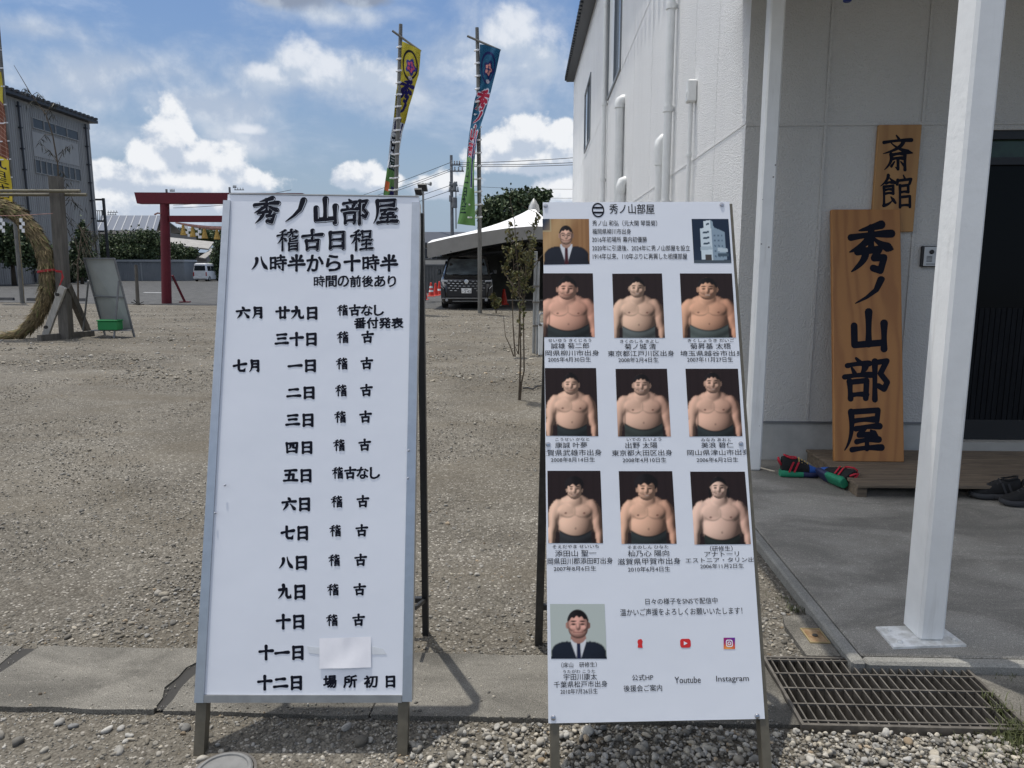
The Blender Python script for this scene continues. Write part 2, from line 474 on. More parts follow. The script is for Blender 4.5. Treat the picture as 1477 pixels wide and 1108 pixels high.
class MB:
    def __init__(s):
        s.v = []; s.f = []; s.c = []; s.col = (1, 1, 1)

    def add(s, vs, fs):
        o = len(s.v)
        s.v += [tuple(p) for p in vs]
        s.c += [s.col] * len(vs)
        s.f += [tuple(i + o for i in f) for f in fs]
        return s

    def hexa(s, p):
        """8 corners: bottom 4 counter-clockwise then top 4"""
        return s.add(p, [(3, 2, 1, 0), (4, 5, 6, 7), (0, 1, 5, 4), (1, 2, 6, 5), (2, 3, 7, 6), (3, 0, 4, 7)])

    def box(s, x0, x1, y0, y1, z0, z1, tf=None):
        p = [Vector(q) for q in ((x0, y0, z0), (x1, y0, z0), (x1, y1, z0), (x0, y1, z0), (x0, y0, z1), (x1, y0, z1), (x1, y1, z1), (x0, y1, z1))]
        if tf:
            p = [tf(q) for q in p]
        return s.hexa(p)

    def bbox(s, x0, x1, y0, y1, z0, z1, r=0.004, tf=None):
        """box with chamfered edges"""
        bm = bmesh.new()
        bmesh.ops.create_cube(bm, size=1.0)
        for v in bm.verts:
            v.co = Vector(((x0 + x1) / 2 + v.co.x * (x1 - x0), (y0 + y1) / 2 + v.co.y * (y1 - y0), (z0 + z1) / 2 + v.co.z * (z1 - z0)))
        bmesh.ops.bevel(bm, geom=list(bm.edges), offset=r, segments=1, affect='EDGES', profile=0.5)
        bm.verts.index_update()
        vs = [tf(v.co.copy()) if tf else v.co.copy() for v in bm.verts]
        fs = [tuple(v.index for v in f.verts) for f in bm.faces]
        bm.free()
        return s.add(vs, fs)

    def beam(s, p0, p1, w, h, up=None):
        p0 = Vector(p0); p1 = Vector(p1)
        d = (p1 - p0).normalized()
        if up is None:
            x, y = ortho(d)
        else:
            y = Vector(up); y = (y - d * y.dot(d)).normalized(); x = d.cross(y)
        x = x * (w / 2); y = y * (h / 2)
        return s.hexa([p0 - x - y, p0 + x - y, p0 + x + y, p0 - x + y, p1 - x - y, p1 + x - y, p1 + x + y, p1 - x + y])

    def tube(s, pts, r, n=10, cap=True):
        pts = [Vector(p) for p in pts]
        rs = r if isinstance(r, (list, tuple)) else [r] * len(pts)
        vs = []
        x = None
        for i, p in enumerate(pts):
            d = (pts[min(i + 1, len(pts) - 1)] - pts[max(i - 1, 0)])
            if d.length < 1e-9:
                d = Vector((0, 0, 1))
            d.normalize()
            if x is None:
                x, y = ortho(d)
            else:
                x = (x - d * x.dot(d))
                x = x.normalized() if x.length > 1e-6 else ortho(d)[0]
                y = d.cross(x)
            for k in range(n):
                a = 2 * math.pi * k / n
                vs.append(p + x * (math.cos(a) * rs[i]) + y * (math.sin(a) * rs[i]))
        fs = []
        for i in range(len(pts) - 1):
            for k in range(n):
                k2 = (k + 1) % n
                fs.append((i * n + k, i * n + k2, (i + 1) * n + k2, (i + 1) * n + k))
        if cap:
            fs.append(tuple(range(n))[::-1])
            fs.append(tuple((len(pts) - 1) * n + k for k in range(n)))
        return s.add(vs, fs)

    def prism(s, poly, off):
        """poly: list of points, off: extrusion vector"""
        n = len(poly)
        off = Vector(off)
        a = [Vector(p) for p in poly]
        fs = [tuple(range(n))[::-1], tuple(range(n, 2 * n))] + [(i, (i + 1) % n, n + (i + 1) % n, n + i) for i in range(n)]
        return s.add(a + [p + off for p in a], fs)

    def lathe(s, prof, c, n=16, axis=None):
        c = Vector(c)
        ax = Vector(axis) if axis else Vector((0, 0, 1))
        x, y = ortho(ax)
        vs = []
        for (r, z) in prof:
            for k in range(n):
                a = 2 * math.pi * k / n
                vs.append(c + ax * z + x * (r * math.cos(a)) + y * (r * math.sin(a)))
        fs = []
        for i in range(len(prof) - 1):
            for k in range(n):
                k2 = (k + 1) % n
                fs.append((i * n + k, i * n + k2, (i + 1) * n + k2, (i + 1) * n + k))
        fs.append(tuple(range(n))[::-1])
        fs.append(tuple((len(prof) - 1) * n + k for k in range(n)))
        return s.add(vs, fs)

    def grid(s, rows, close=False):
        n = len(rows[0])
        vs = [p for r in rows for p in r]
        fs = []
        for i in range(len(rows) - 1):
            for k in range(n if close else n - 1):
                k2 = (k + 1) % n
                fs.append((i * n + k, i * n + k2, (i + 1) * n + k2, (i + 1) * n + k))
        return s.add(vs, fs)


INV = {}


def empty(name, loc, label, cat, rz=0.0, group=None, kind=None):
    o = bpy.data.objects.new(name, None)
    COL.objects.link(o)
    o.location = loc
    o.rotation_euler = (0, 0, rz)
    o.empty_display_size = 0.2
    tag(o, label, cat, group, kind)
    INV[o.name] = (Matrix.Translation(Vector(loc)) @ Matrix.Rotation(rz, 4, 'Z')).inverted()
    return o


def tag(o, label=None, cat=None, group=None, kind=None):
    if label: o['label'] = label
    if cat: o['category'] = cat
    if group: o['group'] = group
    if kind: o['kind'] = kind
    return o


def obj(name, mb, m, parent=None, smooth=False, label=None, flat_angle=None, bevel=0.0):
    """link a builder's shapes as ONE mesh; vertices are given in world space"""
    me = bpy.data.meshes.new(name)
    vs = mb.v
    if parent is not None and parent.name in INV:
        inv = INV[parent.name]
        vs = [tuple(inv @ Vector(p)) for p in vs]
    me.from_pydata(vs, [], mb.f)
    if any(c != (1, 1, 1) for c in mb.c):
        at = me.color_attributes.new('Col', 'FLOAT_COLOR', 'POINT')
        arr = np.ones((len(vs), 4), dtype=np.float32)
        arr[:, :3] = np.array(mb.c, dtype=np.float32)
        at.data.foreach_set('color', arr.ravel())
    me.materials.append(M[m] if isinstance(m, str) else m)
    o = bpy.data.objects.new(name, me)
    COL.objects.link(o)
    bm = bmesh.new(); bm.from_mesh(me)
    bmesh.ops.recalc_face_normals(bm, faces=bm.faces)
    bm.to_mesh(me); bm.free()
    if smooth:
        me.polygons.foreach_set('use_smooth', [True] * len(me.polygons))
        if smooth is not True:
            me.set_sharp_from_angle(angle=R(smooth))
    if parent is not None:
        o.parent = parent
        if parent.name in INV:
            INV[o.name] = INV[parent.name]
    if label:
        o['label'] = label
    return o


def copy_tree(o, parent=None):
    c = o.copy(); COL.objects.link(c)
    if parent is not None:
        c.parent = parent
    for ch in list(o.children):
        copy_tree(ch, c)
    return c


def np_mesh(name, V, F, m, C=None, smooth=False, parent=None):
    """mesh straight from arrays (F triangles or quads)"""
    me = bpy.data.meshes.new(name)
    V = np.asarray(V, dtype=np.float32); F = np.asarray(F, dtype=np.int32)
    if parent is not None and parent.name in INV:
        mm = np.array(INV[parent.name])
        V = V @ mm[:3, :3].T.astype(np.float32) + mm[:3, 3].astype(np.float32)
    k = F.shape[1]
    me.vertices.add(len(V)); me.vertices.foreach_set('co', V.ravel())
    me.loops.add(F.size); me.loops.foreach_set('vertex_index', F.ravel())
    me.polygons.add(len(F))
    me.polygons.foreach_set('loop_start', np.arange(0, F.size, k, dtype=np.int32))
    me.update(calc_edges=True)
    if C is not None:
        at = me.color_attributes.new('Col', 'FLOAT_COLOR', 'POINT')
        arr = np.ones((len(V), 4), dtype=np.float32); arr[:, :3] = C
        at.data.foreach_set('color', arr.ravel())
    if smooth:
        me.polygons.foreach_set('use_smooth', [True] * len(me.polygons))
    me.materials.append(M[m] if isinstance(m, str) else m)
    o = bpy.data.objects.new(name, me)
    COL.objects.link(o)
    if parent is not None:
        o.parent = parent
    return o


def lin(c):
    c = np.asarray(c, dtype=float) / 255.0
    return np.where(c <= 0.04045, c / 12.92, ((c + 0.055) / 1.055) ** 2.4)
# ------------------------------------------------------------------ building frame: u along the front wall, v away from the camera
YAW = R(-2.1)
BO = Vector((1.665, 5.49, 0))
BX = Vector((math.cos(YAW), math.sin(YAW), 0))
BY = Vector((-math.sin(YAW), math.cos(YAW), 0))


def B(u, v=None, z=None):
    if v is None:
        u, v, z = u
    return BO + BX * u + BY * v + Vector((0, 0, z))


def uv_of(P):
    d = P - BO
    return d.dot(BX), d.dot(BY)


def BF(px, py, v=0.0):
    d = ray(px, py)
    t = (v - (EYE - BO).dot(BY)) / d.dot(BY)
    P = EYE + d * t
    return (P - BO).dot(BX), P.z


def BW(px, py, u=0.0):
    d = ray(px, py)
    t = (u - (EYE - BO).dot(BX)) / d.dot(BX)
    P = EYE + d * t
    return (P - BO).dot(BY), P.z


# ------------------------------------------------------------------ ground
def build_ground():
    us = np.unique(np.concatenate([[-1600, -500, -200, -100, -70, -50, -40], np.arange(-32, -6, 0.8), np.arange(-6, 2.0, 0.16), [-0.59, 0.125], np.arange(2, 12, 1.0), [20, 40, 80, 200, 500, 1600]]))
    vs = np.unique(np.concatenate([[-40, -12, -7], np.arange(-6, -3.4, 0.2), [-3.30, -2.89], np.arange(-2.6, 9, 0.2), np.arange(9, 30, 0.8), [34, 40, 50, 70, 100, 160, 300, 700, 2200]]))
    U, Vv = np.meshgrid(us, vs)
    def wav(a, b, c):
        return np.sin(U * a + c) * np.sin(Vv * b + c * 1.7)
    z = 0.010 * wav(1.3, 1.7, 0.3) + 0.007 * wav(3.1, 2.6, 1.1) + 0.004 * wav(6.3, 5.1, 2.0)
    mask = np.clip((Vv + 2.75) / 0.8, 0, 1) * np.clip((26 - Vv) / 6, 0, 1) * np.clip((-0.45 - U) / 0.5, 0, 1) * np.clip((U + 32) / 5, 0, 1)
    z = z * mask
    P = BO[:] 
    X = BO.x + BX.x * U + BY.x * Vv
    Y = BO.y + BX.y * U + BY.y * Vv
    V = np.stack([X, Y, z], -1).reshape(-1, 3)
    n = len(us)
    F = []
    for j in range(len(vs) - 1):
        for i in range(n - 1):
            if -0.6 < us[i] and us[i + 1] < 0.13 and -3.31 < vs[j] and vs[j + 1] < -2.88:
                continue
            F.append((j * n + i, j * n + i + 1, (j + 1) * n + i + 1, (j + 1) * n + i))
    o = np_mesh('ground', V, F, 'gravel')
    tag(o, kind='structure')


build_ground()

mb = MB()
mb.prism([(-110, 55, 0.004), (-60, 42.0, 0.004), (-20.6, 31.4, 0.004), (-3.2, 26.9, 0.004), (0.7, 25.8, 0.004), (6, 25.0, 0.004), (60, 25, 0.004), (60, 100, 0.004), (-110, 100, 0.004)], (0, 0, 0.008))
tag(obj('parking_lot', mb, 'asphalt'), kind='structure')

# painted bay line seen beyond the gateway
mb = MB()
p0, p1 = G(206, 422, 0.012), G(238, 422.6, 0.012)
mb.prism([p0, p1, p1 + Vector((0, .25, 0)), p0 + Vector((0, .25, 0))], (0, 0, 0.004))
tag(obj('painted_line', mb, 'white'), kind='structure')

# porch floor slab with its kerb edge
mb = MB()
mb.bbox(-0.235, 5.0, -2.895, 0.0, -0.05, 0.05, 0.006, B)
tag(obj('porch_pavement', mb, 'porch_floor'), kind='structure')
mb = MB()
mb.bbox(-0.29, -0.238, -2.95, 3.0, -0.05, 0.052, 0.010, B)
mb.bbox(-0.237, 5.0, -2.95, -2.898, -0.05, 0.048, 0.010, B)
tag(obj('kerb', mb, 'kerb_concrete'), kind='structure')

# drain channel under the grate
mb = MB()
u0, u1, v0, v1, zb = -0.589, 0.124, -3.299, -2.891, -0.16
mb.add([B(u0, v0, zb), B(u1, v0, zb), B(u1, v1, zb), B(u0, v1, zb), B(u0, v0, 0.0), B(u1, v0, 0.0), B(u1, v1, 0.0), B(u0, v1, 0.0)],
       [(0, 1, 2, 3), (0, 4, 5, 1), (1, 5, 6, 2), (2, 6, 7, 3), (3, 7, 4, 0)])
M['sediment'] = gravel_mat('sediment', (0.07, 0.06, 0.046), (0.15, 0.135, 0.11), (0.3, 0.28, 0.25), (0.09, 0.077, 0.058))
tag(obj('drain_channel', mb, 'sediment'), kind='structure')
mb = MB()
mb.bbox(0.13, 3.2, -3.30, -2.955, -0.05, 0.012, 0.006, B)
tag(obj('path', mb, 'gutter_concrete'), kind='structure')

# concrete lids of the gutter
lid_lab = ['cracked concrete gutter lid at the left edge, on the gravel strip', 'long concrete gutter lid left of the calligraphy board, with a gap at its right end',
           'concrete gutter lid lying under the calligraphy board', 'concrete gutter lid between the two standing boards', 'concrete gutter lid under the portrait board, touching the steel grate']
for i, (ua, ub, ska, skb) in enumerate([(-4.2, -3.475, 0, 0.03), (-3.46, -2.765, 0.03, -0.03), (-2.735, -2.026, 0.02, -0.006), (-2.016, -1.306, 0.0, 0.005), (-1.296, -0.60, 0.0, 0.0)]):
    mb = MB()
    n = 14
    top = []
    rnd = random.Random(i)
    # ragged ends: the lids are chipped where they meet
    left = [(ua + ska * (k / 6.0) + rnd.uniform(-.006, .006), -3.292 + 0.40 * k / 6.0) for k in range(7)]
    right = [(ub - skb * (k / 6.0) + rnd.uniform(-.006, .006) - (0.030 if i == 1 and k in (2, 3, 4) else 0), -3.292 + 0.40 * k / 6.0) for k in range(7)]
    bott = [(ua + (ub - ua) * k / 9.0, -3.294 + rnd.uniform(-.005, .005)) for k in range(1, 9)]
    tp = [(ua + (ub - ua) * k / 9.0, -2.890 + rnd.uniform(-.005, .005)) for k in range(8, 0, -1)]
    poly = [left[0]] + bott + right + tp + left[:0:-1]
    mb.prism([B(a, b_, -0.06) for a, b_ in poly], (0, 0, 0.075 + 0.004 * (i % 2)))
    o = obj('gutter_lid', mb, 'gutter_concrete')
    tag(o, lid_lab[i], 'gutter lid', 'concrete lids over the gutter')
mb = MB()
mb.prism([B(-4.2, -3.28, 0.006), B(-0.62, -3.28, 0.006), B(-0.62, -2.90, 0.006), B(-4.2, -2.90, 0.006)], (0, 0, 0.006))  # dark sheet standing in for the deep shade in the lid gaps
tag(obj('gap_shade_sheet', mb, 'deep'), kind='structure')

# steel grate
g = empty('drain_grate', B(-0.232, -3.095, 0), 'rusty steel drain grate in front of the porch kerb', 'drain grate')
mb = MB()
zt = 0.028
for (a, b_, c_, d_) in ((-0.60, 0.136, -3.312, -3.300), (-0.60, 0.136, -2.889, -2.877), (-0.60, -0.590, -3.300, -2.889), (0.126, 0.136, -3.300, -2.889)):
    mb.box(a, b_, c_, d_, -0.02, zt, B)
obj('frame', mb, 'steel', g)
mb = MB()
for k in range(22):
    u = -0.573 + k * (0.682 / 21)
    mb.box(u - 0.0026, u + 0.0026, -3.299, -2.890, -0.018, zt - 0.002, B)
obj('bearing_bars', mb, 'steel', g)
mb = MB()
for k in range(5):
    v = -3.285 + k * 0.0955
    mb.beam(B(-0.589, v, zt - 0.004), B(0.125, v, zt - 0.004), 0.007, 0.008)
obj('cross_rods', mb, 'steel', g)

# meter box block with its small rusty cover
blk = empty('meter_box', B(-0.34, -2.7, 0), 'small concrete block with square rusty lid beside the porch kerb', 'meter box')
mb = MB()
poly = [(-0.425, -2.86), (-0.296, -2.86), (-0.296, -2.52), (-0.41, -2.53), (-0.43, -2.62)]
mb.prism([B(a, b_, -0.05) for a, b_ in poly], (0, 0, 0.072))
obj('block', mb, 'gutter_concrete', blk)
mb = MB()
for (a, b_, c_, d_) in ((-0.378, -0.372, -2.765, -2.645), (-0.304, -0.298, -2.765, -2.645), (-0.372, -0.304, -2.765, -2.759), (-0.372, -0.304, -2.651, -2.645)):
    mb.box(a, b_, c_, d_, 0.0, 0.0265, B)
obj('rim', mb, 'brass', blk)
mb = MB()
mb.box(-0.371, -0.305, -2.758, -2.652, 0.0, 0.0245, B)
lidm = obj('lid', mb, 'rust', blk)
mb = MB()
mb.lathe([(0.011, 0), (0.011, 0.003), (0.006, 0.004)], B(-0.338, -2.705, 0.0246), 14)
obj('lid_pin', mb, 'deep', lidm)

# round cover at the bottom edge
c = G(322, 1118)
rc = empty('round_cover', c, 'round grey metal cover in the gravel under the calligraphy board', 'manhole cover')
mb = MB(); mb.lathe([(0.085, -0.03), (0.085, 0.014), (0.080, 0.018), (0.072, 0.018), (0.070, 0.013), (0.0, 0.013)], c, 40)
obj('cover', mb, 'iron_cover', rc, smooth=30)
mb = MB(); mb.lathe([(0.096, -0.03), (0.096, 0.010), (0.088, 0.011), (0.087, 0.0)], c, 40)
obj('ring', mb, 'steel', rc, smooth=30)

# ------------------------------------------------------------------ loose stones


def ico(sub):
    bm = bmesh.new()
    bmesh.ops.create_icosphere(bm, subdivisions=sub, radius=1.0)
    bm.verts.index_update()
    V = np.array([v.co[:] for v in bm.verts]); F = np.array([[v.index for v in f.verts] for f in bm.faces])
    bm.free()
    return V, F


ICO1, ICO2 = ico(1), ico(2)


def stones(pts, sizes, tpl, rng, tone=(0.16, 0.40), sink=0.25, colors=None):
    V0, F0 = tpl
    n = len(pts); k = len(V0)
    a = rng.uniform(0, 2 * np.pi, n)
    # angular lumps: push vertices along random directions
    dirs = rng.normal(size=(n, 4, 3)); dirs /= np.linalg.norm(dirs, axis=2, keepdims=True)
    dots = np.einsum('nij,kj->nik', dirs, V0)
    cut = rng.uniform(0.35, 0.8, (n, 4, 1))
    rad = np.ones((n, k))
    for q in range(4):
        over = np.maximum(dots[:, q] - cut[:, q], 0)
        rad -= over * 0.9
    rad *= rng.uniform(0.86, 1.12, (n, k)) if k < 20 else rng.uniform(0.94, 1.06, (n, k))
    P = V0[None] * rad[..., None]
    asp = np.stack([rng.uniform(0.85, 1.35, n), rng.uniform(0.65, 1.0, n), rng.uniform(0.5, 0.85, n)], -1)
    P = P * asp[:, None] * sizes[:, None, None]
    ti = rng.uniform(-0.5, 0.5, n)
    y, z = P[..., 1].copy(), P[..., 2].copy()
    P[..., 1] = y * np.cos(ti)[:, None] - z * np.sin(ti)[:, None]
    P[..., 2] = y * np.sin(ti)[:, None] + z * np.cos(ti)[:, None]
    x, y = P[..., 0].copy(), P[..., 1].copy()
    P[..., 0] = x * np.cos(a)[:, None] - y * np.sin(a)[:, None]
    P[..., 1] = x * np.sin(a)[:, None] + y * np.cos(a)[:, None]
    P += pts[:, None, :]
    P[..., 2] += (sizes * asp[:, 2] * (1 - 2 * sink))[:, None]
    F = F0[None] + (np.arange(n) * k)[:, None, None]
    t = rng.uniform(tone[0], tone[1], n) ** 1.0
    hue = rng.uniform(-1, 1, n)
    C = np.stack([t * (1.03 + 0.05 * hue), t * (1.0 + 0.01 * hue), t * (0.93 - 0.06 * hue)], -1)
    dark = rng.rand(n) < 0.16
    C[dark] *= 0.55
    brown = rng.rand(n) < 0.035
    C[brown] *= np.array([0.95, 0.80, 0.64])
    C = np.repeat(C[:, None, :], k, 1)
    return P.reshape(-1, 3), F.reshape(-1, 3), C.reshape(-1, 3)


def uv_pts(u, v, z):
    return np.stack([BO.x + BX.x * u + BY.x * v, BO.y + BX.y * u + BY.y * v, z], -1)


def clumps(u, v, rng, n=40, s=0.5):
    cu = rng.uniform(u.min(), u.max(), n); cv = rng.uniform(v.min(), v.max(), n)
    d = np.min((u[:, None] - cu) ** 2 + (v[:, None] - cv) ** 2, axis=1)
    return np.exp(-d / (2 * s * s))


def scatter():
    rng = np.random.RandomState(5)
    out = []
    # thick bed of pale pebbles in the right foreground, several layers
    n = 9500
    u = rng.uniform(-2.0, 0.62, n); v = rng.uniform(-4.05, -3.318, n)
    keep = rng.rand(n) < np.clip((u + 2.0) / 0.75, 0.06, 1.0)
    u, v = u[keep], v[keep]
    s = rng.gamma(3.0, 0.0017, len(u)) + 0.0030
    lay = rng.rand(len(u)) * 0.014
    out.append(stones(uv_pts(u, v, lay), s, ICO2, rng, (0.19, 0.46), 0.30))
    # fine stones filling between them
    n = 7000
    u = rng.uniform(-2.0, 0.62, n); v = rng.uniform(-4.05, -3.318, n)
    s = rng.uniform(0.003, 0.008, n)
    out.append(stones(uv_pts(u, v, np.zeros(n)), s, ICO1, rng, (0.15, 0.45), 0.3))
    # left foreground: dirt with scattered stones
    n = 700
    u = rng.uniform(-4.3, -1.7, n); v = rng.uniform(-4.05, -3.325, n)
    s = rng.gamma(2.6, 0.0024, n) + 0.003
    out.append(stones(uv_pts(u, v, np.zeros(n)), s, ICO2, rng, (0.15, 0.42), 0.32))
    n = 8000
    u = rng.uniform(-4.3, -1.7, n); v = rng.uniform(-4.05, -3.32, n)
    out.append(stones(uv_pts(u, v, np.zeros(n)), rng.uniform(0.0018, 0.0055, n), ICO1, rng, (0.11, 0.33), 0.35))
    # on and along the concrete lids
    n = 6000
    u = rng.uniform(-4.2, -0.65, n); v = np.where(rng.rand(n) < 0.6, rng.normal(-3.31, 0.02, n), rng.uniform(-3.28, -2.9, n))
    s = rng.gamma(1.3, 0.0010, n) + 0.0011
    out.append(stones(uv_pts(u, v, np.where(v > -3.295, 0.016, 0.0)), s, ICO2, rng, (0.15, 0.4), 0.15))
    # just behind the lids: coarse stones in drifts
    n = 11000
    u = rng.uniform(-6.0, -0.3, n); v = -2.875 + rng.gamma(1.6, 0.55, n)
    den = clumps(u, v, rng, 26, 0.22)
    keep = (rng.rand(n) < 0.25 + 0.75 * den) & (v < 3.0)
    u, v, den = u[keep], v[keep], den[keep]
    s = rng.gamma(1.7, 0.0019, len(u)) * (0.6 + 0.8 * den) + 0.0026
    out.append(stones(uv_pts(u, v, np.zeros(len(u))), s, ICO2, rng, (0.13, 0.40), 0.3))
    # fine chips further back
    n = 62000
    v = -2.87 + 10.0 * rng.rand(n) ** 1.6
    hw = 1.4 + (v + 5.5) * 0.80
    u = -1.7 + rng.uniform(-1, 1, n) * hw
    keep = (u < -0.32)
    u, v = u[keep], v[keep]
    s = rng.gamma(1.6, 0.0016, len(u)) + 0.0022 + 0.0006 * (v + 2.9)
    out.append(stones(uv_pts(u, v, np.zeros(len(u))), s, ICO1, rng, (0.13, 0.34), 0.34))
    # bright stones toward the far edge of the gravel
    n = 16000
    v = rng.uniform(4.0, 21.0, n)
    u = -1.7 + rng.uniform(-1, 1, n) * (1.4 + (v + 5.5) * 0.72) - 1.5
    keep = (u < -0.5)
    u, v = u[keep], v[keep]
    s = rng.gamma(2.6, 0.0042, len(u)) + 0.008
    out.append(stones(uv_pts(u, v, np.zeros(len(u))), s, ICO1, rng, (0.16, 0.44), 0.4))
    Vs, Fs, Cs = [], [], []
    o = 0
    for a, f, c in out:
        Vs.append(a); Fs.append(f + o); Cs.append(c); o += len(a)
    ob = np_mesh('gravel', np.concatenate(Vs), np.concatenate(Fs), 'pebble', np.concatenate(Cs) * np.array([0.94, 0.90, 0.83]))
    tag(ob, 'grey and white crushed stone scattered over the lot and in the foreground bed', 'gravel', kind='stuff')


scatter()

# a few big stones one can point at
for (px, py, r, lab, nm) in ((1275, 1060, 0.022, 'round pale stone in front of the steel drain grate', 'stone'),
                             (278, 874, 0, '', ''), (86, 1044, 0.019, 'rounded grey stone against the gutter lid, left foreground', 'stone'),
                             (106, 1050, 0.015, 'dark flat stone beside the rounded grey stone, left foreground', 'stone'),
                             (155, 1055, 0.017, 'pale angular stone in the dirt left of the calligraphy board', 'stone'),
                             (187, 1062, 0.014, 'pale pointed stone in the dirt, nearest to the left board leg', 'stone'),
                             (622, 891, 0.014, 'pale stone on the gravel beside the dark rear board leg', 'stone')):
    if not nm:
        continue
    rr = np.random.RandomState(int(px))
    P = G(px, py)
    v_, f_, c_ = stones(np.array([[P.x, P.y, 0.0]]), np.array([r]), ico(3), rr, (0.16, 0.2) if 'dark' in lab else (0.38, 0.42), 0.2)
    if 'dark' not in lab:
        c_ = c_ * 0 + np.array([0.40, 0.385, 0.35]) * (0.7 if 'grey' in lab else 1.0)
    tag(np_mesh('stone', v_, f_, 'pebble', c_, smooth=False), lab, 'stone', 'larger stones on the ground')

# grass and weeds by the grate
rng = np.random.RandomState(3)


def tufts(spots, name, lab):
    Vv, Ff, Cc = [], [], []
    for (u, v, n, h, sp) in spots:
        for k in range(n):
            p = B(u + rng.normal(0, sp), v + rng.normal(0, sp * 0.55), 0.005)
            a = rng.uniform(0, 6.28); le = rng.uniform(0.3, 1.0)
            hh = h * rng.uniform(0.4, 1.1)
            d = Vector((math.cos(a), math.sin(a), 0))
            w = Vector((-d.y, d.x, 0)) * 0.0016
            pts = [p, p + d * (hh * 0.25 * le) + Vector((0, 0, hh * 0.6)), p + d * (hh * 0.8 * le) + Vector((0, 0, hh * (1.0 - 0.3 * le)))]
            o = len(Vv)
            Vv += [pts[0] - w, pts[0] + w, pts[1] + w * 0.8, pts[1] - w * 0.8, pts[2]]
            Ff += [(o, o + 1, o + 2), (o, o + 2, o + 3), (o + 3, o + 2, o + 4)]
            g_ = rng.uniform(0.5, 1.1)
            Cc += [(0.095 * g_, 0.108 * g_, 0.04 * g_)] * 5
    return tag(np_mesh(name, [tuple(p) for p in Vv], Ff, 'leaf', np.array(Cc)), lab, 'grass', kind='stuff')


tufts([(0.09, -3.29, 130, 0.05, 0.025), (0.11, -3.20, 90, 0.05, 0.02), (0.04, -3.31, 90, 0.04, 0.03), (0.08, -3.36, 120, 0.035, 0.05), (0.0, -3.38, 60, 0.03, 0.05), (0.115, -3.12, 40, 0.05, 0.015), (0.28, -3.36, 160, 0.05, 0.09), (0.2, -3.31, 120, 0.055, 0.04), (0.38, -3.4, 120, 0.045, 0.08), (0.12, -3.42, 90, 0.035, 0.09), (0.16, -3.30, 120, 0.05, 0.035), (0.10, -3.35, 130, 0.045, 0.06), (0.22, -3.38, 120, 0.04, 0.07), (0.05, -3.33, 60, 0.04, 0.04), (0.0, -3.45, 50, 0.03, 0.08), (0.25, -3.25, 40, 0.05, 0.03),
       (0.30, -2.965, 30, 0.025, 0.05), (-0.33, -2.45, 60, 0.03, 0.03), (-0.35, -2.33, 25, 0.025, 0.03), (-0.12, -3.35, 30, 0.03, 0.05)],
      'grass', 'short weeds growing at the right corner of the grate and along the kerb')
# ------------------------------------------------------------------ the white building with its porch
bld = empty('building', BO, 'white stucco building with porch, downpipes and sloping roof on the right', 'building', YAW)
EAVE = lambda v: 8.485 + 0.0818 * (v - 15.44)
LEN = 28.6
wl = MB()
T = 0.16
wins = [(8.70, 11.28, 5.05, 7.15), (16.95, 19.75, 5.185, 7.05)]
edges = [0.0, wins[0][0], wins[0][1], wins[1][0], wins[1][1], LEN]
for i in range(5):
    a, b_ = edges[i], edges[i + 1]
    def wallpiece(z0, z1a, z1b):
        wl.hexa([B(0, a, z0), B(T, a, z0), B(T, b_, z0), B(0, b_, z0), B(0, a, z1a), B(T, a, z1a), B(T, b_, z1b), B(0, b_, z1b)])
    if i in (1, 3):
        w = wins[0] if i == 1 else wins[1]
        wallpiece(0.30, w[2], w[2]); wallpiece(w[3], EAVE(a), EAVE(b_))
    else:
        wallpiece(0.30, EAVE(a), EAVE(b_))
# far end and roof of the volume
wl.hexa([B(T, LEN - T, 0.3), B(9, LEN - T, 0.3), B(9, LEN, 0.3), B(T, LEN, 0.3), B(T, LEN - T, EAVE(LEN)), B(9, LEN - T, EAVE(LEN)), B(9, LEN, EAVE(LEN)), B(T, LEN, EAVE(LEN))])
sidewall = obj('wall', wl, 'stucco', bld)
# panel joints: thin raised beads on the side wall
mb = MB()
for z in (2.51, 5.02, 7.5):
    for (a, b_) in ((0.004, 8.66), (11.32, LEN)) if z == 5.02 else ((0.004, LEN),):
        if EAVE(a) > z:
            mb.box(-0.004, 0.0, a, b_, z - 0.006, z + 0.006, B)
for v in (0.95, 1.9, 4.75, 6.65, 12.5, 14.4, 22.3):
    mb.box(-0.002, 0.0, v - 0.003, v + 0.003, 0.3, EAVE(v) - 0.2, B)
obj('panel_joint', mb, 'stucco', bld)
# front wall pieces round the doorway
DU0, DU1, DZ1 = 1.66, 3.6, 2.455
fw = MB()
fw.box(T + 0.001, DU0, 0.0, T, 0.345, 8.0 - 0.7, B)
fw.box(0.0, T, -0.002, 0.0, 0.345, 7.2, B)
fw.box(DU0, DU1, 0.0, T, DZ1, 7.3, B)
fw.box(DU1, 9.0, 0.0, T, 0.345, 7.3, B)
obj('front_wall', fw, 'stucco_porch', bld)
mb = MB()
mb.box(0.0, 3.9, -0.008, -0.002, 2.490, 2.510, B)
for u in (0.56, 1.235):
    mb.box(u - 0.010, u + 0.008, -0.009, -0.0025, 0.35, 2.489, B); mb.box(u - 0.010, u + 0.008, -0.009, -0.0025, 2.511, 3.40, B)
obj('panel_joint', mb, 'stucco_porch', bld)
# foundation
mb = MB()
mb.box(0.012, 0.20, 0.0, LEN - 0.02, -0.1, 0.30, B)
mb.box(0.012, DU0, 0.004, 0.20, -0.1, 0.343, B)
obj('foundation', mb, 'concrete_base', bld)
mb = MB()
mb.box(0.0, DU0, -0.010, 0.003, 0.335, 0.349, B)
obj('base_flashing', mb, 'grey_frame', bld)
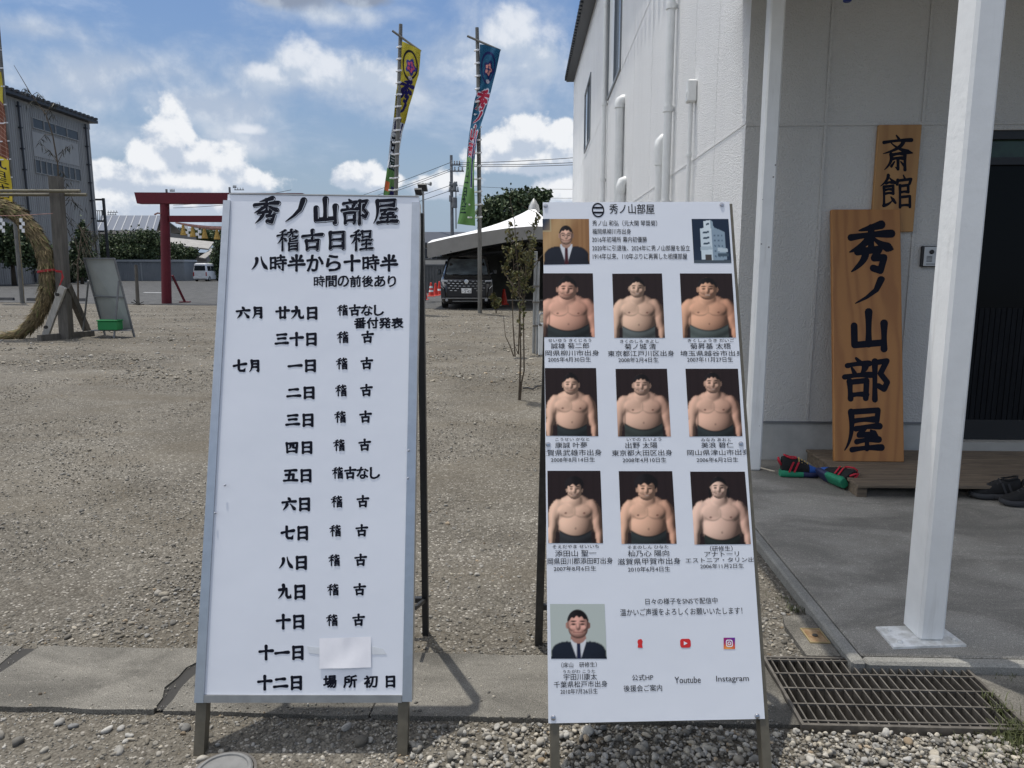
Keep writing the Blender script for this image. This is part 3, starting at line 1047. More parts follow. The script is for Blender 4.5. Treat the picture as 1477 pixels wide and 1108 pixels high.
# roof with a corrugated verge
mb = MB()
Z = lambda v: EAVE(v)
mb.hexa([B(-0.32, -0.2, Z(-.2)), B(9, -0.2, Z(-.2)), B(9, LEN + .35, Z(LEN + .35)), B(-0.32, LEN + .35, Z(LEN + .35)),
         B(-0.32, -0.2, Z(-.2) + .14), B(9, -0.2, Z(-.2) + .14), B(9, LEN + .35, Z(LEN + .35) + .14), B(-0.32, LEN + .35, Z(LEN + .35) + .14)])
for k in range(70):
    v = 0.2 + k * 0.41
    mb.box(-0.40, -0.325, v, v + 0.17, Z(v) + 0.02, Z(v) + 0.17, B)
roof = obj('roof', mb, 'dark_metal', bld)
# windows
for (a, b_, z0, z1), nm in ((wins[0], 0), (wins[1], 1)):
    mb = MB()
    w = 0.055
    mb.box(-0.03, 0.09, a + .001, a + w, z0 + .001, z1 - .001, B); mb.box(-0.03, 0.09, b_ - w, b_ - .001, z0 + .001, z1 - .001, B)
    mb.box(-0.03, 0.09, a + w, b_ - w, z0 + .001, z0 + w, B); mb.box(-0.03, 0.09, a + w, b_ - w, z1 - w, z1 - .001, B)
    mid = (a + b_) / 2
    mb.box(-0.02, 0.08, mid - 0.03, mid + 0.03, z0 + w, z1 - w, B)
    fr = obj('window', mb, 'grey_frame', bld)
    mb = MB(); mb.box(0.03, 0.04, a + w, mid - .03, z0 + w, z1 - w, B); obj('pane', mb, 'pale_glass', fr)
    mb = MB(); mb.box(0.0, 0.01, mid + .03, b_ - w, z0 + w, z1 - w, B); obj('pane', mb, 'pvc' if nm == 0 else 'pale_glass', fr)


def pipe(name, px, py0, py1, r, off=0.06, clips=(), mt='pvc', z0=None):
    v, zt = BW(px[0], py0, -off)
    v2, zb = BW(px[1], py1, -off)
    v = (v + v2) / 2
    if z0 is not None: zb = z0
    mb = MB()
    mb.tube([B(-off, v, zb), B(-off, v, zt)], r, 14)
    for z in clips:
        mb.lathe([(r * 1.25, -0.03), (r * 1.25, 0.03)], B(-off, v, z), 14)
        mb.box(-off, 0.0, v - 0.012, v + 0.012, z - 0.02, z + 0.02, B)
    return obj(name, mb, mt, bld, smooth=40), v, zt


pipe('downpipe', (971, 959), -60, 290, 0.045, 0.07, (3.2, 4.25, 2.2), z0=0.25)
pipe('downpipe', (877, 868), -60, 290, 0.05, 0.07, (3.4, 5.0, 7.0), z0=0.25)
# capped vent pipes and the cable box
def hooded(px0, py0, px1, py1, r, name, hood=0.17):
    o, v, zt = pipe(name, (px0, px1), py0, py1, r, 0.08, (), z0=0.3)
    mb = MB()
    mb.tube([B(-0.08, v, zt - 0.02), B(-0.08, v, zt + 0.05), B(-0.065, v, zt + 0.09), B(-0.03, v, zt + 0.11), B(0.005, v, zt + 0.11)], r * 1.25, 12)
    obj('elbow', mb, 'pvc', o, smooth=40)
    return v, zt
hooded(895, 152, 890, 290, 0.075, 'vent_pipe')
v, zt = BW(952, 200, -0.08)
mb = MB(); mb.tube([B(-0.08, v, 0.3), B(-0.08, v, zt - 0.28)], 0.045, 12)
vp = obj('vent_pipe', mb, 'pvc', bld, smooth=40)
mb = MB(); mb.tube([B(-0.08, v, zt - 0.30), B(-0.08, v, zt - 0.10), B(-0.07, v, zt - 0.04), B(-0.04, v, zt), B(0.004, v, zt)], [0.055, 0.066, 0.066, 0.06, 0.055], 12)
obj('pipe_hood', mb, 'pvc', vp, smooth=40)
v, zt = BW(893, 266, -0.08)
mb = MB(); mb.tube([B(-0.08, v - .35, 0.3), B(-0.08, v - .35, zt - 0.18)], 0.07, 12)
vp = obj('vent_pipe', mb, 'pvc', bld, smooth=40)
mb = MB(); mb.tube([B(-0.08, v - .35, zt - 0.2), B(-0.08, v - .35, zt - 0.08), B(-0.06, v - .35, zt), B(0.004, v - .35, zt + 0.02)], [0.075, 0.095, 0.09, 0.085], 12)
obj('pipe_hood', mb, 'pvc', vp, smooth=40)
v, zt = BW(997, 116, -0.05)
mb = MB(); mb.tube([B(-0.045, v, 0.3), B(-0.045, v, zt - 0.1)], 0.02, 10)
mb.lathe([(0.028, -0.015), (0.028, 0.015)], B(-0.045, v, 2.55), 10)
cp = obj('conduit', mb, 'pvc', bld, smooth=40)
mb = MB(); mb.bbox(-0.09, -0.001, v - 0.055, v + 0.055, zt - 0.20, zt, 0.012, B)
mb.lathe([(0.03, 0), (0.03, 0.004)], B(-0.09, v, zt - 0.12), 14, axis=-BX)
obj('junction_box', mb, 'pvc', cp)

# porch: canopy, posts, door
mb = MB()
mb.box(-0.78, 4.5, -2.28, -0.013, 3.45, 3.65, B)  # unseen canopy, its edges placed by where their shade falls on the floor
mb.box(-0.78, -0.012, -0.012, 0.25, 3.45, 3.65, B)  # unseen strip round the corner, added to block sun on the floor
mb.tube([B(0.075, -2.73, 3.44), B(0.075, -0.01, 4.5)], 0.012, 6)
for v in (-1.5, -0.25):
    mb.box(-0.7, 4.4, v - 0.05, v + 0.05, 3.402, 3.449, B)
obj('porch_roof', mb, 'white_paint', bld)


def porch_post(u0, u1, v0, v1, plate):
    mb = MB()
    mb.bbox(u0, u1, v0, v1, 0.058 if plate else 0.05, 3.40, 0.011, B)
    o = obj('porch_post', mb, 'white_paint', bld)
    if plate:
        p = MB(); p.prism([B(-0.091, -2.688, 0.050), B(0.176, -2.662, 0.050), B(0.195, -2.822, 0.050), B(-0.096, -2.852, 0.050)], (0, 0, 0.009))
        obj('base_plate', p, 'plate_paint', o)
        for (a, b_) in ((-0.055, -2.72), (0.155, -2.71), (-0.055, -2.815), (0.165, -2.79)):
            p = MB(); p.lathe([(0.011, 0), (0.011, 0.006), (0.006, 0.010)], B(a, b_, 0.059), 6)
            obj('anchor_bolt', p, 'plate_paint', o)
porch_post(0.025, 0.125, -2.80, -2.665, True)
porch_post(0.040, 0.138, -0.33, -0.22, False)

mb = MB()
mb.box(DU0, DU0 + 0.05, 0.02, 0.14, 0.21, DZ1 - .001, B); mb.box(DU1 - .05, DU1, 0.02, 0.14, 0.21, DZ1 - .001, B)
mb.box(DU0 + .05, DU1 - .05, 0.02, 0.14, DZ1 - 0.06, DZ1 - .001, B); mb.box(DU0 + .05, DU1 - .05, 0.02, 0.14, 2.22, 2.27, B)
door = obj('door', mb, 'black_frame', bld)
mb = MB(); mb.box(DU0 + .05, DU1 - .05, 0.07, 0.08, 2.27, DZ1 - .06, B)
obj('transom_pane', mb, mat('transom_glass', (0.012, 0.035, 0.018), 0.12, var=0.4, vscale=9, spec=0.5), door)
mb = MB(); mb.box(DU0 + .05, 2.62, 0.06, 0.09, 1.20, 2.22, B); mb.box(2.62, DU1 - .05, 0.065, 0.095, 1.20, 2.22, B)
M['door_glass'] = mat('door_glass', (0.004, 0.005, 0.006), 0.18, spec=0.12)
obj('door_glass', mb, 'door_glass', door)
mb = MB()
for k in range(46):
    u = DU0 + .05 + k * 0.04
    if u + 0.036 < DU1 - .05:
        mb.box(u, u + 0.034, 0.055, 0.10, 0.36, 1.20, B)
obj('door_slats', mb, 'door_panel', door)
mb = MB(); mb.box(DU0 + .05, DU1 - .05, 0.05, 0.10, 0.21, 0.36, B)
obj('kick_plate', mb, 'black_frame', door)
mb = MB(); mb.box(DU0 + .001, DU1, -0.03, 0.18, 0.0, 0.205, B)
obj('threshold', mb, 'threshold', bld)
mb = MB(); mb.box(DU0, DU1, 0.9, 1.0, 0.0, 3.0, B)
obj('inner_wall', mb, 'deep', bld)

# blue fitting under the canopy
u, z = BF(1222, 3, -0.35)
bf = empty('hanging_lamp', B(u, -0.35, z), 'dark blue fitting hanging from the porch ceiling at the top edge', 'lamp')
mb = MB()
mb.lathe([(0.02, 0), (0.027, 0.006), (0.030, 0.03), (0.028, 0.075), (0.010, 0.085)], B(u, -0.35, z), 14)
obj('shade', mb, 'blue_plastic', bf, smooth=40)
mb = MB(); mb.tube([B(u, -0.35, z + 0.08), B(u, -0.35, 3.40)], 0.004, 6)
obj('cord', mb, 'plastic_black', bf)

# intercom
ua, za = BF(1331, 355, -0.03); ub, zb2 = BF(1356, 385, -0.03)
ic = empty('intercom', B((ua + ub) / 2, 0, zb2), 'silver door intercom on the porch wall between the wooden boards and the white post', 'intercom')
mb = MB(); mb.bbox(ua, ub, -0.032, -0.001, zb2, za, 0.004, B)
obj('housing', mb, 'plastic_black', ic)
mb = MB(); mb.bbox(ua + 0.012, ub - 0.002, -0.038, -0.0325, zb2 + 0.006, za - 0.006, 0.002, B)
fp = obj('face_plate', mb, 'plastic_grey', ic)
mb = MB(); mb.lathe([(0.016, 0), (0.016, 0.006), (0.009, 0.009)], B(ua + 0.062, -0.0382, za - 0.042), 16, axis=-BY)
obj('camera_lens', mb, 'plastic_black', fp)
mb = MB()
for k in range(5):
    mb.box(ua + 0.03, ua + 0.07, -0.0392, -0.0383, za - 0.075 - k * 0.009, za - 0.071 - k * 0.009, B)
mb.box(ua + 0.03, ua + 0.10, -0.0392, -0.0383, zb2 + 0.018, zb2 + 0.022, B)
obj('speaker_slots', mb, 'plastic_black', fp)

# duckboard
dk = empty('duckboard', B(1.8, -0.5, 0.05), 'low weathered wooden duckboard in front of the black door', 'duckboard')
mb = MB()
nb = 7
for k in range(nb):
    v0 = -0.96 + k * 0.1335
    mb.bbox(0.555, 3.4, v0, v0 + 0.121, 0.121, 0.141, 0.003, B)
obj('slats', mb, 'deck_wood', dk)
for u in (0.56, 1.45, 2.4, 3.3):
    mb = MB(); mb.box(u + .01, u + 0.07, -0.925, -0.035, 0.051, 0.1205, B); obj('joist', mb, 'deck_wood', dk)
# ------------------------------------------------------------------ brush writing
HE = 'p 36,6 24,12 12,14;h 4,30 44,25;s 26,12 26,97;p 25,33 18,50 4,66;d 30,40 42,54'
GL = {
    '一': 'h 6,56 94,48', '二': 'h 20,28 78,23;h 6,80 94,74', '三': 'h 18,18 82,13;h 24,48 76,44;h 6,86 94,80',
    '十': 'h 6,44 94,37;s 50,4 50,97', '七': 'h 6,50 94,33;g 42,6 42,74 52,87 80,87 90,66',
    '八': 'p 33,22 29,56 3,92;n 60,10 72,54 99,90', '九': 'p 42,4 40,50 6,95;g 12,36 64,29 64,74 74,88 92,86 95,66',
    '六': 'd 44,2 58,20;h 4,38 96,29;p 36,50 30,66 8,95;n 58,48 74,66 94,93', '月': 'p 27,8 28,60 10,96;g 28,12 75,8 75,92 60,86;h 30,36 73,34;h 30,60 73,58',
    '日': 's 20,10 20,95;z 20,13 80,8 80,95;h 22,50 78,48;h 22,87 78,85', '四': 's 12,16 17,90;z 12,20 88,13 82,90;p 40,22 38,48 26,60;z 60,20 60,50 74,53;h 18,84 82,81',
    '五': 'h 12,14 90,9;s 46,14 36,86;z 16,46 72,41 67,86;h 4,90 96,86', '廿': 'h 4,38 96,29;s 32,8 34,88;s 68,4 66,88;h 33,87 68,85',
    '古': 'h 4,32 96,23;s 50,2 50,54;s 22,54 26,97;z 22,56 78,51 74,97;h 26,90 74,88', '山': 's 49,4 49,84;z 14,38 15,86 84,80;s 86,32 86,96', 'ノ': 'p 82,4 68,44 40,72 8,94',
    '秀': 'p 72,3 50,9 24,15;h 6,29 94,21;s 50,10 50,50;p 46,27 34,42 4,58;n 52,26 68,40 96,52;p 36,56 33,74 8,97;z 20,58 68,52 56,70 78,69 70,95 54,90',
    '部': 'd 27,3 35,12;h 8,20 55,15;d 18,26 24,38;p 47,22 44,30 37,40;h 2,46 60,41;s 13,56 15,96;z 13,58 50,54 48,95;h 15,88 49,86;s 68,10 68,98;z 68,13 94,9 80,38 95,58 88,74 76,66',
    '屋': 'z 20,10 88,6 85,30;h 22,31 84,27;p 20,10 20,60 4,96;h 32,48 92,42;z 54,46 40,62 78,60;d 70,52 84,66;h 34,77 90,72;s 60,62 60,92;h 22,95 97,90',
    '稽': HE + ';h 50,16 88,12;p 64,3 62,22 48,38;g 70,14 70,32 90,34 95,24;d 80,2 88,9;g 58,42 58,56 90,54 92,48;p 84,40 72,45 58,50;s 55,65 55,97;z 55,67 90,63 90,97;h 57,81 88,79;h 57,95 88,93',
    '程': HE + ';s 54,8 56,38;z 54,10 90,7 88,38;h 56,36 88,34;h 52,53 94,49;h 54,71 90,68;h 46,94 98,90;s 72,50 72,92',
    '時': 's 6,18 6,86;z 6,20 34,16 34,84;h 8,50 33,48;h 8,82 33,79;h 48,18 88,13;s 67,2 67,34;h 42,38 98,32;h 44,58 98,52;g 80,42 80,95 66,88;d 53,66 62,82',
    '半': 'd 20,12 34,30;p 78,6 72,20 62,32;h 12,42 88,35;h 2,66 98,59;s 50,2 50,98',
    '斎': 'd 46,0 54,10;h 6,20 94,13;p 68,17 50,36 4,52;n 28,20 56,38 97,50;h 36,55 68,52;p 29,54 27,76 8,98;s 73,54 73,98;h 32,67 70,65;g 51,67 51,96 42,90;d 40,75 30,88;d 60,75 72,88',
    '館': 'p 26,2 20,18 2,34;n 27,6 36,16 50,27;h 19,26 38,23;z 13,36 41,33 41,57;h 15,46 39,44;h 15,57 41,55;s 13,36 13,92;p 12,92 28,86 40,74;d 34,66 48,84;d 72,2 77,12;s 55,16 53,29;z 55,18 96,13 91,27;s 62,32 62,97;z 62,34 87,31 87,52;h 62,53 87,51;z 62,67 92,64 92,96;h 62,93 91,91',
}


def profile(k, t):
    if k == 'h': return 0.92 - 0.26 * math.sin(math.pi * min(t * 1.15, 1)) + 0.16 * t
    if k == 's': return 1.08 - 0.24 * math.sin(math.pi * t) - 0.12 * t
    if k == 'p': return 1.12 * (1 - t) ** 0.75 * 0.86 + 0.20
    if k == 'n': return 0.34 + 0.95 * (t / 0.8) ** 1.3 if t < 0.8 else 1.29 - 0.95 * (t - 0.8) / 0.2
    if k == 'd': return 0.45 + 0.75 * math.sin(math.pi * min(t * 0.85, 1))
    if k == 'g': return 0.95 - 0.10 * math.sin(math.pi * t) if t < 0.82 else 0.95 * (1 - (t - 0.82) / 0.18) + 0.18
    return 0.93


def stroke_pts(k, P):
    """sample a stroke to (x, y, width) rows"""
    P = np.array(P, float)
    if k in 'pnd' and len(P) > 2:
        a, b_, c_ = P[0], P[1], P[2] if len(P) == 3 else P[2]
        if len(P) == 3:
            ctrl = 2 * P[1] - 0.5 * (P[0] + P[2])
            ts = np.linspace(0, 1, 13)[:, None]
            Q = (1 - ts) ** 2 * P[0] + 2 * ts * (1 - ts) * ctrl + ts ** 2 * P[2]
        else:
            Q = np.concatenate([P[i] + (P[i + 1] - P[i]) * np.linspace(0, 1, 5)[:-1, None] for i in range(len(P) - 1)] + [P[-1:]])
    else:
        Q = []
        for i in range(len(P) - 1):
            n = max(2, int(np.linalg.norm(P[i + 1] - P[i]) / 9) + 1)
            Q += [P[i] + (P[i + 1] - P[i]) * t for t in np.linspace(0, 1, n)[:-1]]
        Q = np.array(Q + [P[-1]])
    L = np.concatenate([[0], np.cumsum(np.linalg.norm(np.diff(Q, axis=0), axis=1))])
    ts = L / L[-1]
    if k == 'h':   # a slight arch and a pressed end
        d = Q[-1] - Q[0]; nn = np.array([d[1], -d[0]]) / (np.linalg.norm(d) + 1e-9)
        Q = Q + nn * (np.sin(np.pi * ts) * 1.8)[:, None]
    return [(q[0], q[1], profile(k, t)) for q, t in zip(Q, ts)]


def glyph_strokes(ch):
    out = []
    for part in GL[ch].split(';'):
        k, pts = part[0], part[2:].split(' ')
        out.append(stroke_pts(k, [tuple(float(q) for q in p.split(',')) for p in pts]))
    return out


def brush(mb, ch, place, bold=1.0, wscale=1.0, shift=(0, 0), h0=0.0):
    """place(x, y, h): 0..100 glyph cell to world"""
    st = glyph_strokes(ch)
    bw = max(8.4, min(14.5, 14.8 - 0.44 * len(st))) * bold
    h = h0
    for s in st:
        pts = [(x + shift[0], y + shift[1], w * bw * wscale * 0.5) for x, y, w in s]
        for i in range(len(pts) - 1):
            (x0, y0, r0), (x1, y1, r1) = pts[i], pts[i + 1]
            dx, dy = x1 - x0, y1 - y0
            L = math.hypot(dx, dy) + 1e-9
            nx, ny = -dy / L, dx / L
            h += 3e-6
            mb.add([place(x0 + nx * r0, y0 + ny * r0, h), place(x1 + nx * r1, y1 + ny * r1, h), place(x1 - nx * r1, y1 - ny * r1, h), place(x0 - nx * r0, y0 - ny * r0, h)], [(0, 1, 2, 3)])
        for i, (x, y, r) in enumerate(pts):
            h += 3e-6
            mb.add([place(x + r * math.cos(a * math.pi / 5), y + r * math.sin(a * math.pi / 5), h) for a in range(10)], [tuple(range(10))])


_tc = {}


def text_mesh(s, offset=0.0):
    """flat outline of a line of type: vertices (x, y) and faces"""
    key = (s, offset)
    if key in _tc:
        return _tc[key]
    c = bpy.data.curves.new('line', 'FONT')
    c.body = s
    c.size = 1.0
    c.offset = offset
    c.resolution_u = 3
    c.fill_mode = 'FRONT'
    o = bpy.data.objects.new('line', c)
    COL.objects.link(o)
    dg = bpy.context.evaluated_depsgraph_get()
    me = bpy.data.meshes.new_from_object(o.evaluated_get(dg))
    V = np.array([v.co[:2] for v in me.vertices]); F = [tuple(p.vertices) for p in me.polygons]
    bpy.data.objects.remove(o); bpy.data.curves.remove(c); bpy.data.meshes.remove(me)
    _tc[key] = (V, F)
    return V, F


def clip_mesh(V, F, x0, x1):
    bm = bmesh.new()
    vs = [bm.verts.new((p[0], p[1], 0)) for p in V]
    for f in F:
        try: bm.faces.new([vs[i] for i in f])
        except ValueError: pass
    for co, no in ((x0, (-1, 0, 0)), (x1, (1, 0, 0))):
        bmesh.ops.bisect_plane(bm, geom=list(bm.verts) + list(bm.edges) + list(bm.faces), plane_co=(co, 0, 0), plane_no=no, clear_outer=True)
    bm.verts.index_update()
    V2 = np.array([v.co[:2] for v in bm.verts]); F2 = [tuple(v.index for v in f.verts) for f in bm.faces]
    bm.free()
    return V2, F2


class Board:
    """a leaning plane: P0 on the plane, axes R (right), U (up along the board), N (out of the face)"""
    def __init__(s, P0, yaw, lean):
        s.P0 = Vector(P0)
        s.R = Vector((math.cos(yaw), math.sin(yaw), 0))
        n = Vector((-math.sin(yaw), math.cos(yaw), 0))
        s.U = n * math.sin(lean) + Vector((0, 0, math.cos(lean)))
        s.N = -n * math.cos(lean) + Vector((0, 0, math.sin(lean)))

    def sp(s, px, py):
        d = ray(px, py)
        t = (s.P0 - EYE).dot(s.N) / d.dot(s.N)
        P = EYE + d * t - s.P0
        return P.dot(s.R), P.dot(s.U)

    def pt(s, a, b_, h=0.0):
        return s.P0 + s.R * a + s.U * b_ + s.N * h

    def quad(s, mb, pix, h0, h1):
        """prism over a polygon given by its corners as seen in the photograph"""
        poly = [s.pt(*s.sp(*p), h0) for p in pix]
        return mb.prism(poly, s.N * (h1 - h0))

    def text(s, mb, t, x0, y0, x1, y1, offset=0.0, h=0.0009, clip=None):
        V, F = text_mesh(t)
        a0 = s.sp(x0, (y0 + y1) / 2)[0]; a1 = s.sp(x1, (y0 + y1) / 2)[0]
        b0 = s.sp((x0 + x1) / 2, y1)[1]; b1 = s.sp((x0 + x1) / 2, y0)[1]
        mn, mx = V.min(0), V.max(0)
        a = a0 + (V[:, 0] - mn[0]) / (mx[0] - mn[0]) * (a1 - a0)
        b_ = b0 + (V[:, 1] - mn[1]) / max(mx[1] - mn[1], 1e-6) * (b1 - b0)
        if clip:
            W_, F = clip_mesh(np.stack([a, b_], -1), F, s.sp(clip[0], (y0 + y1) / 2)[0], s.sp(clip[1], (y0 + y1) / 2)[0])
            a, b_ = W_[:, 0], W_[:, 1]
        if isinstance(mb, tuple):       # one object per line of type
            one = MB()
        else:
            one = mb
        k = offset * abs(b1 - b0)
        for j, (dx, dy) in enumerate(((0, 0), (1, 0), (0, 1), (1, 1), (-1, 0)) if offset else ((0, 0),)):
            one.add([s.pt(p + dx * k, q + dy * k, h + j * 0.00002) for p, q in zip(a, b_)], F)
        if one is not mb:
            obj(mb[0], one, mb[1], mb[2])

    def cell(s, x0, y0, x1, y1):
        c = [s.sp(x0, y0), s.sp(x1, y0), s.sp(x1, y1), s.sp(x0, y1)]
        def place(x, y, h):
            u, v = x / 100, y / 100
            a = (1 - u) * (1 - v) * c[0][0] + u * (1 - v) * c[1][0] + u * v * c[2][0] + (1 - u) * v * c[3][0]
            b_ = (1 - u) * (1 - v) * c[0][1] + u * (1 - v) * c[1][1] + u * v * c[2][1] + (1 - u) * v * c[3][1]
            return s.pt(a, b_, h)
        return place

    def brush_line(s, mb, t, x0, y0, x1, y1, bold=1.12, gap=0.06, hi=None):
        n = len(t)
        w = (x1 - x0) / n
        g = w * gap
        for i, ch in enumerate(t):
            if ch in ' 　':
                continue
            a0, a1 = x0 + w * i + g / 2, x0 + w * (i + 1) - g / 2
            if ch in GL:
                yy0, yy1 = y0, y1
                place = s.cell(a0 + w * .03, yy0 + (y1 - y0) * .03, a1 - w * .03, yy1 - (y1 - y0) * .03)
                brush(mb, ch, place, bold, h0=0.0008)
                if hi is not None:
                    brush(hi[0], ch, place, bold, 0.62, (1.6, 1.8), h0=0.0014)
                    brush(hi[1], ch, place, bold, 0.56, (0.2, 0.2), h0=0.0020)
            else:
                V, F = text_mesh(ch)
                mn, mx = V.min(0), V.max(0)
                X = (V[:, 0] - mn[0]) / (mx[0] - mn[0]) * 100
                Yy = (mx[1] - V[:, 1]) / (mx[1] - mn[1]) * 100
                sq = min(1.0, (mx[0] - mn[0]) / 0.78)
                X = 50 + (X - 50) * max(sq, 0.55)
                Yy = Yy - (X - 50) * 0.06 + np.sin(X * 0.13 + Yy * 0.09) * 1.2
                X = X + np.sin(Yy * 0.12 + i) * 1.3
                place = s.cell(a0, y0, a1, y1)
                k = 2.3 * bold
                for j, (dx, dy) in enumerate(((0, 0), (1, 0), (-1, 0), (0, 1), (0, -1), (.7, .7), (-.7, .7), (.7, -.7), (-.7, -.7))):
                    mb.add([place(50 + (p - 50) * .95 + dx * k, 50 + (q - 50) * .95 + dy * k, 0.0010 + j * 0.00002) for p, q in zip(X, Yy)], F)


# ------------------------------------------------------------------ board of the practice days
LB = Board((-0.655, 2.085, 0), 0.0, R(16.8))
sb = empty('schedule_board', (-0.655, 2.3, 0), 'tall white aluminium A-frame board with black brush calligraphy rows of dates', 'sign board')
mb = MB(); LB.quad(mb, [(328.5, 280.5), (604.5, 284.5), (582, 1003), (293, 1002)], -0.012, 0.0)
panel = obj('panel', mb, 'white_panel', sb)
mb = MB()
LB.quad(mb, [(323, 290), (333, 290), (294.5, 1013), (281, 1013)], -0.030, 0.007)
obj('side_rail', mb, 'alu_face', sb)
mb = MB()
LB.quad(mb, [(594.5, 292.5), (606, 292.5), (594.5, 1011.5), (580.5, 1011.5)], -0.030, 0.007)
obj('side_rail', mb, 'alu_face', sb)
mb = MB()
LB.quad(mb, [(295, 1002.3), (580, 1002.3), (579.7, 1013), (294.7, 1013)], -0.028, 0.006)
obj('bottom_rail', mb, 'alu_dull', sb)
mb = MB(); LB.quad(mb, [(331, 278.8), (604, 282.8), (604, 284.2), (331, 280.2)], -0.014, 0.003)
obj('top_edge', mb, 'alu_dull', sb)
sL = LB.sp(288, 1013); sR_ = LB.sp(586, 1011)
for a, t in ((sL[0] + 0.005, sL[1]), (sR_[0] - 0.010, sR_[1])):
    mb = MB(); mb.beam(LB.pt(a, -0.005, -0.018), LB.pt(a, t - 0.001, -0.018), 0.032, 0.036, up=LB.N)
    obj('front_leg', mb, 'bronze_leg', sb)
    # hidden upper run of the leg behind the rail
tt = LB.sp(460, 300)[1]
ends = []
for a, xo in ((LB.sp(326, 300)[0] + 0.002, 0.052), (LB.sp(606, 300)[0] - 0.006, -0.036)):
    top = LB.pt(a, tt, -0.048); bot = Vector((top.x + xo, 2.86, 0))
    mb = MB(); mb.beam(top, bot, 0.024, 0.036, up=(0, 1, 0))
    obj('rear_leg', mb, 'black_leg', sb); ends.append((top, bot))
mb = MB(); p = [t.lerp(b_, 0.905) for t, b_ in ends]
mb.beam(p[0], p[1], 0.022, 0.02)
mb.beam(p[1] + Vector((0.0, 0, 0)), p[1] + Vector((-0.015, -0.20, 0.06)), 0.012, 0.014)
obj('stretcher', mb, 'black_leg', sb)
mb = MB()
for (x, y) in ((326, 700), (312, 740), (590, 650), (589, 690)):
    mb.lathe([(0.004, 0), (0.004, 0.002), (0.002, 0.003)], LB.pt(*LB.sp(x, y), 0.007), 8, axis=LB.N)
obj('rivets', mb, 'screw', sb)

mbT, hiW, hiB, mbR = MB(), MB(), MB(), MB()
for ch, b_ in (('秀', (364.6, 284.6, 405, 324.5)), ('ノ', (408.5, 287, 445.6, 323)), ('山', (449.6, 285, 490.7, 324.5)), ('部', (491.9, 286, 533, 325)), ('屋', (536.5, 286, 575, 325)),
               ('稽', (398.4, 330.4, 433.6, 363.3)), ('古', (435, 331.6, 467, 362)), ('日', (470, 332.5, 503, 361)), ('程', (504.8, 331, 538.8, 363))):
    LB.brush_line(mbT, ch, *b_, bold=1.75, gap=0.0, hi=(hiW, hiB))
mbS = MB()
LB.brush_line(mbS, '八時半から十時半', 361.0, 367.5, 574.5, 391.5, bold=1.45)
obj('lettering', mbS, 'ink', panel); mbS = MB()
LB.brush_line(mbS, '時間の前後あり', 451.5, 397.6, 574, 414.2, bold=1.3)
obj('lettering', mbS, 'ink', panel)
rows = [('六月', 340, 442, 382.7, 460.7), ('廿九日', 397, 442, 461, 461.4), ('稽古なし', 485.5, 439.6, 555.5, 455.6), ('番付発表', 510.5, 458.2, 582, 474), ('三十日', 395.6, 479.5, 460, 499),
        ('七月', 335.3, 518.3, 378.4, 537.8), ('一日', 414.5, 518, 459, 537), ('二日', 412.5, 557, 457, 576), ('三日', 411, 596, 455.5, 616), ('四日', 410.3, 636, 453.7, 655), ('五日', 408, 676, 452.5, 696),
        ('稽古なし', 478.3, 673.5, 550, 690.8), ('六日', 405.8, 717, 450.5, 737.6), ('七日', 404.3, 758, 447.5, 779.5), ('八日', 401, 801, 446, 822), ('九日', 399.4, 842.6, 443.5, 865), ('十日', 397.5, 886, 442, 907.6),
        ('十一日', 372.4, 930.5, 441.2, 952), ('十二日', 370.5, 974, 439, 995.5), ('場', 466, 974, 486, 992.5), ('所', 495, 974, 515.5, 992), ('初', 524.5, 974, 545, 992), ('日', 553.5, 974, 573, 992)]
for kx, gx, y in ((485.3, 521, 478), (484, 519.8, 516), (482.8, 519.3, 554.8), (481.6, 518, 593), (480, 516.8, 633.6), (476.6, 514.2, 715), (474.5, 512.6, 757), (473, 511, 799.5), (471.2, 509.6, 842), (469.8, 508, 886)):
    rows += [('稽', kx, y, kx + 18.6, y + 17.2), ('古', gx, y - 0.3, gx + 18.4, y + 16.6)]
for t, *b_ in rows:
    mbR = MB(); LB.brush_line(mbR, t, *b_, bold=1.6, gap=0.03); obj('lettering', mbR, 'ink', panel)
obj('title_lettering', mbT, 'ink', panel)
obj('lettering_highlight', hiW, 'white_ink', panel)
obj('lettering_core', hiB, 'ink', panel)

# paper taped over one entry
pn = empty('paper_note', LB.pt(*LB.sp(498, 964), 0.0), 'blank white paper taped over an entry on the calligraphy board', 'paper')
rows_ = []
for j in range(9):
    r = []
    for i in range(13):
        u, v = i / 12, j / 8
        px = 461 + u * 74.3 + v * 0.4; py = 920.6 + u * -2.6 + v * (43.7 + u * 0.6)
        hgt = 0.0022 + 0.003 * math.exp(-((u - 0.38 - 0.1 * (1 - v)) / 0.07) ** 2) * (1 - v * 0.8) + 0.004 * max(0, u - 0.9) + 0.0015 * math.sin(u * 7 + v * 4) * v + 0.003 * v * v
        r.append(LB.pt(*LB.sp(px, py), hgt))
    rows_.append(r)
mb = MB(); mb.grid(rows_)
obj('sheet', mb, 'paper', pn, smooth=True)
for q in ([(443, 932), (461.5, 934), (461.5, 944), (446, 942)], [(535.3, 932), (553, 936), (558, 944), (535.6, 944)]):
    mb = MB(); LB.quad(mb, q, 0.0006, 0.0010); obj('tape', mb, 'tape', pn)

# ------------------------------------------------------------------ printed photographs, painted as fine colour grids


def canvas(w, h, c):
    a = np.zeros((h, w, 3)); a[:] = lin(c)
    Y, X = np.mgrid[0:h, 0:w]
    return a, (X + 0.5) / w * 2 - 1, (Y + 0.5) / w * 2      # x in -1..1, y from 0 down in the same unit


def ss(x, a, b_):
    t = np.clip((x - a) / (b_ - a), 0, 1)
    return t * t * (3 - 2 * t)


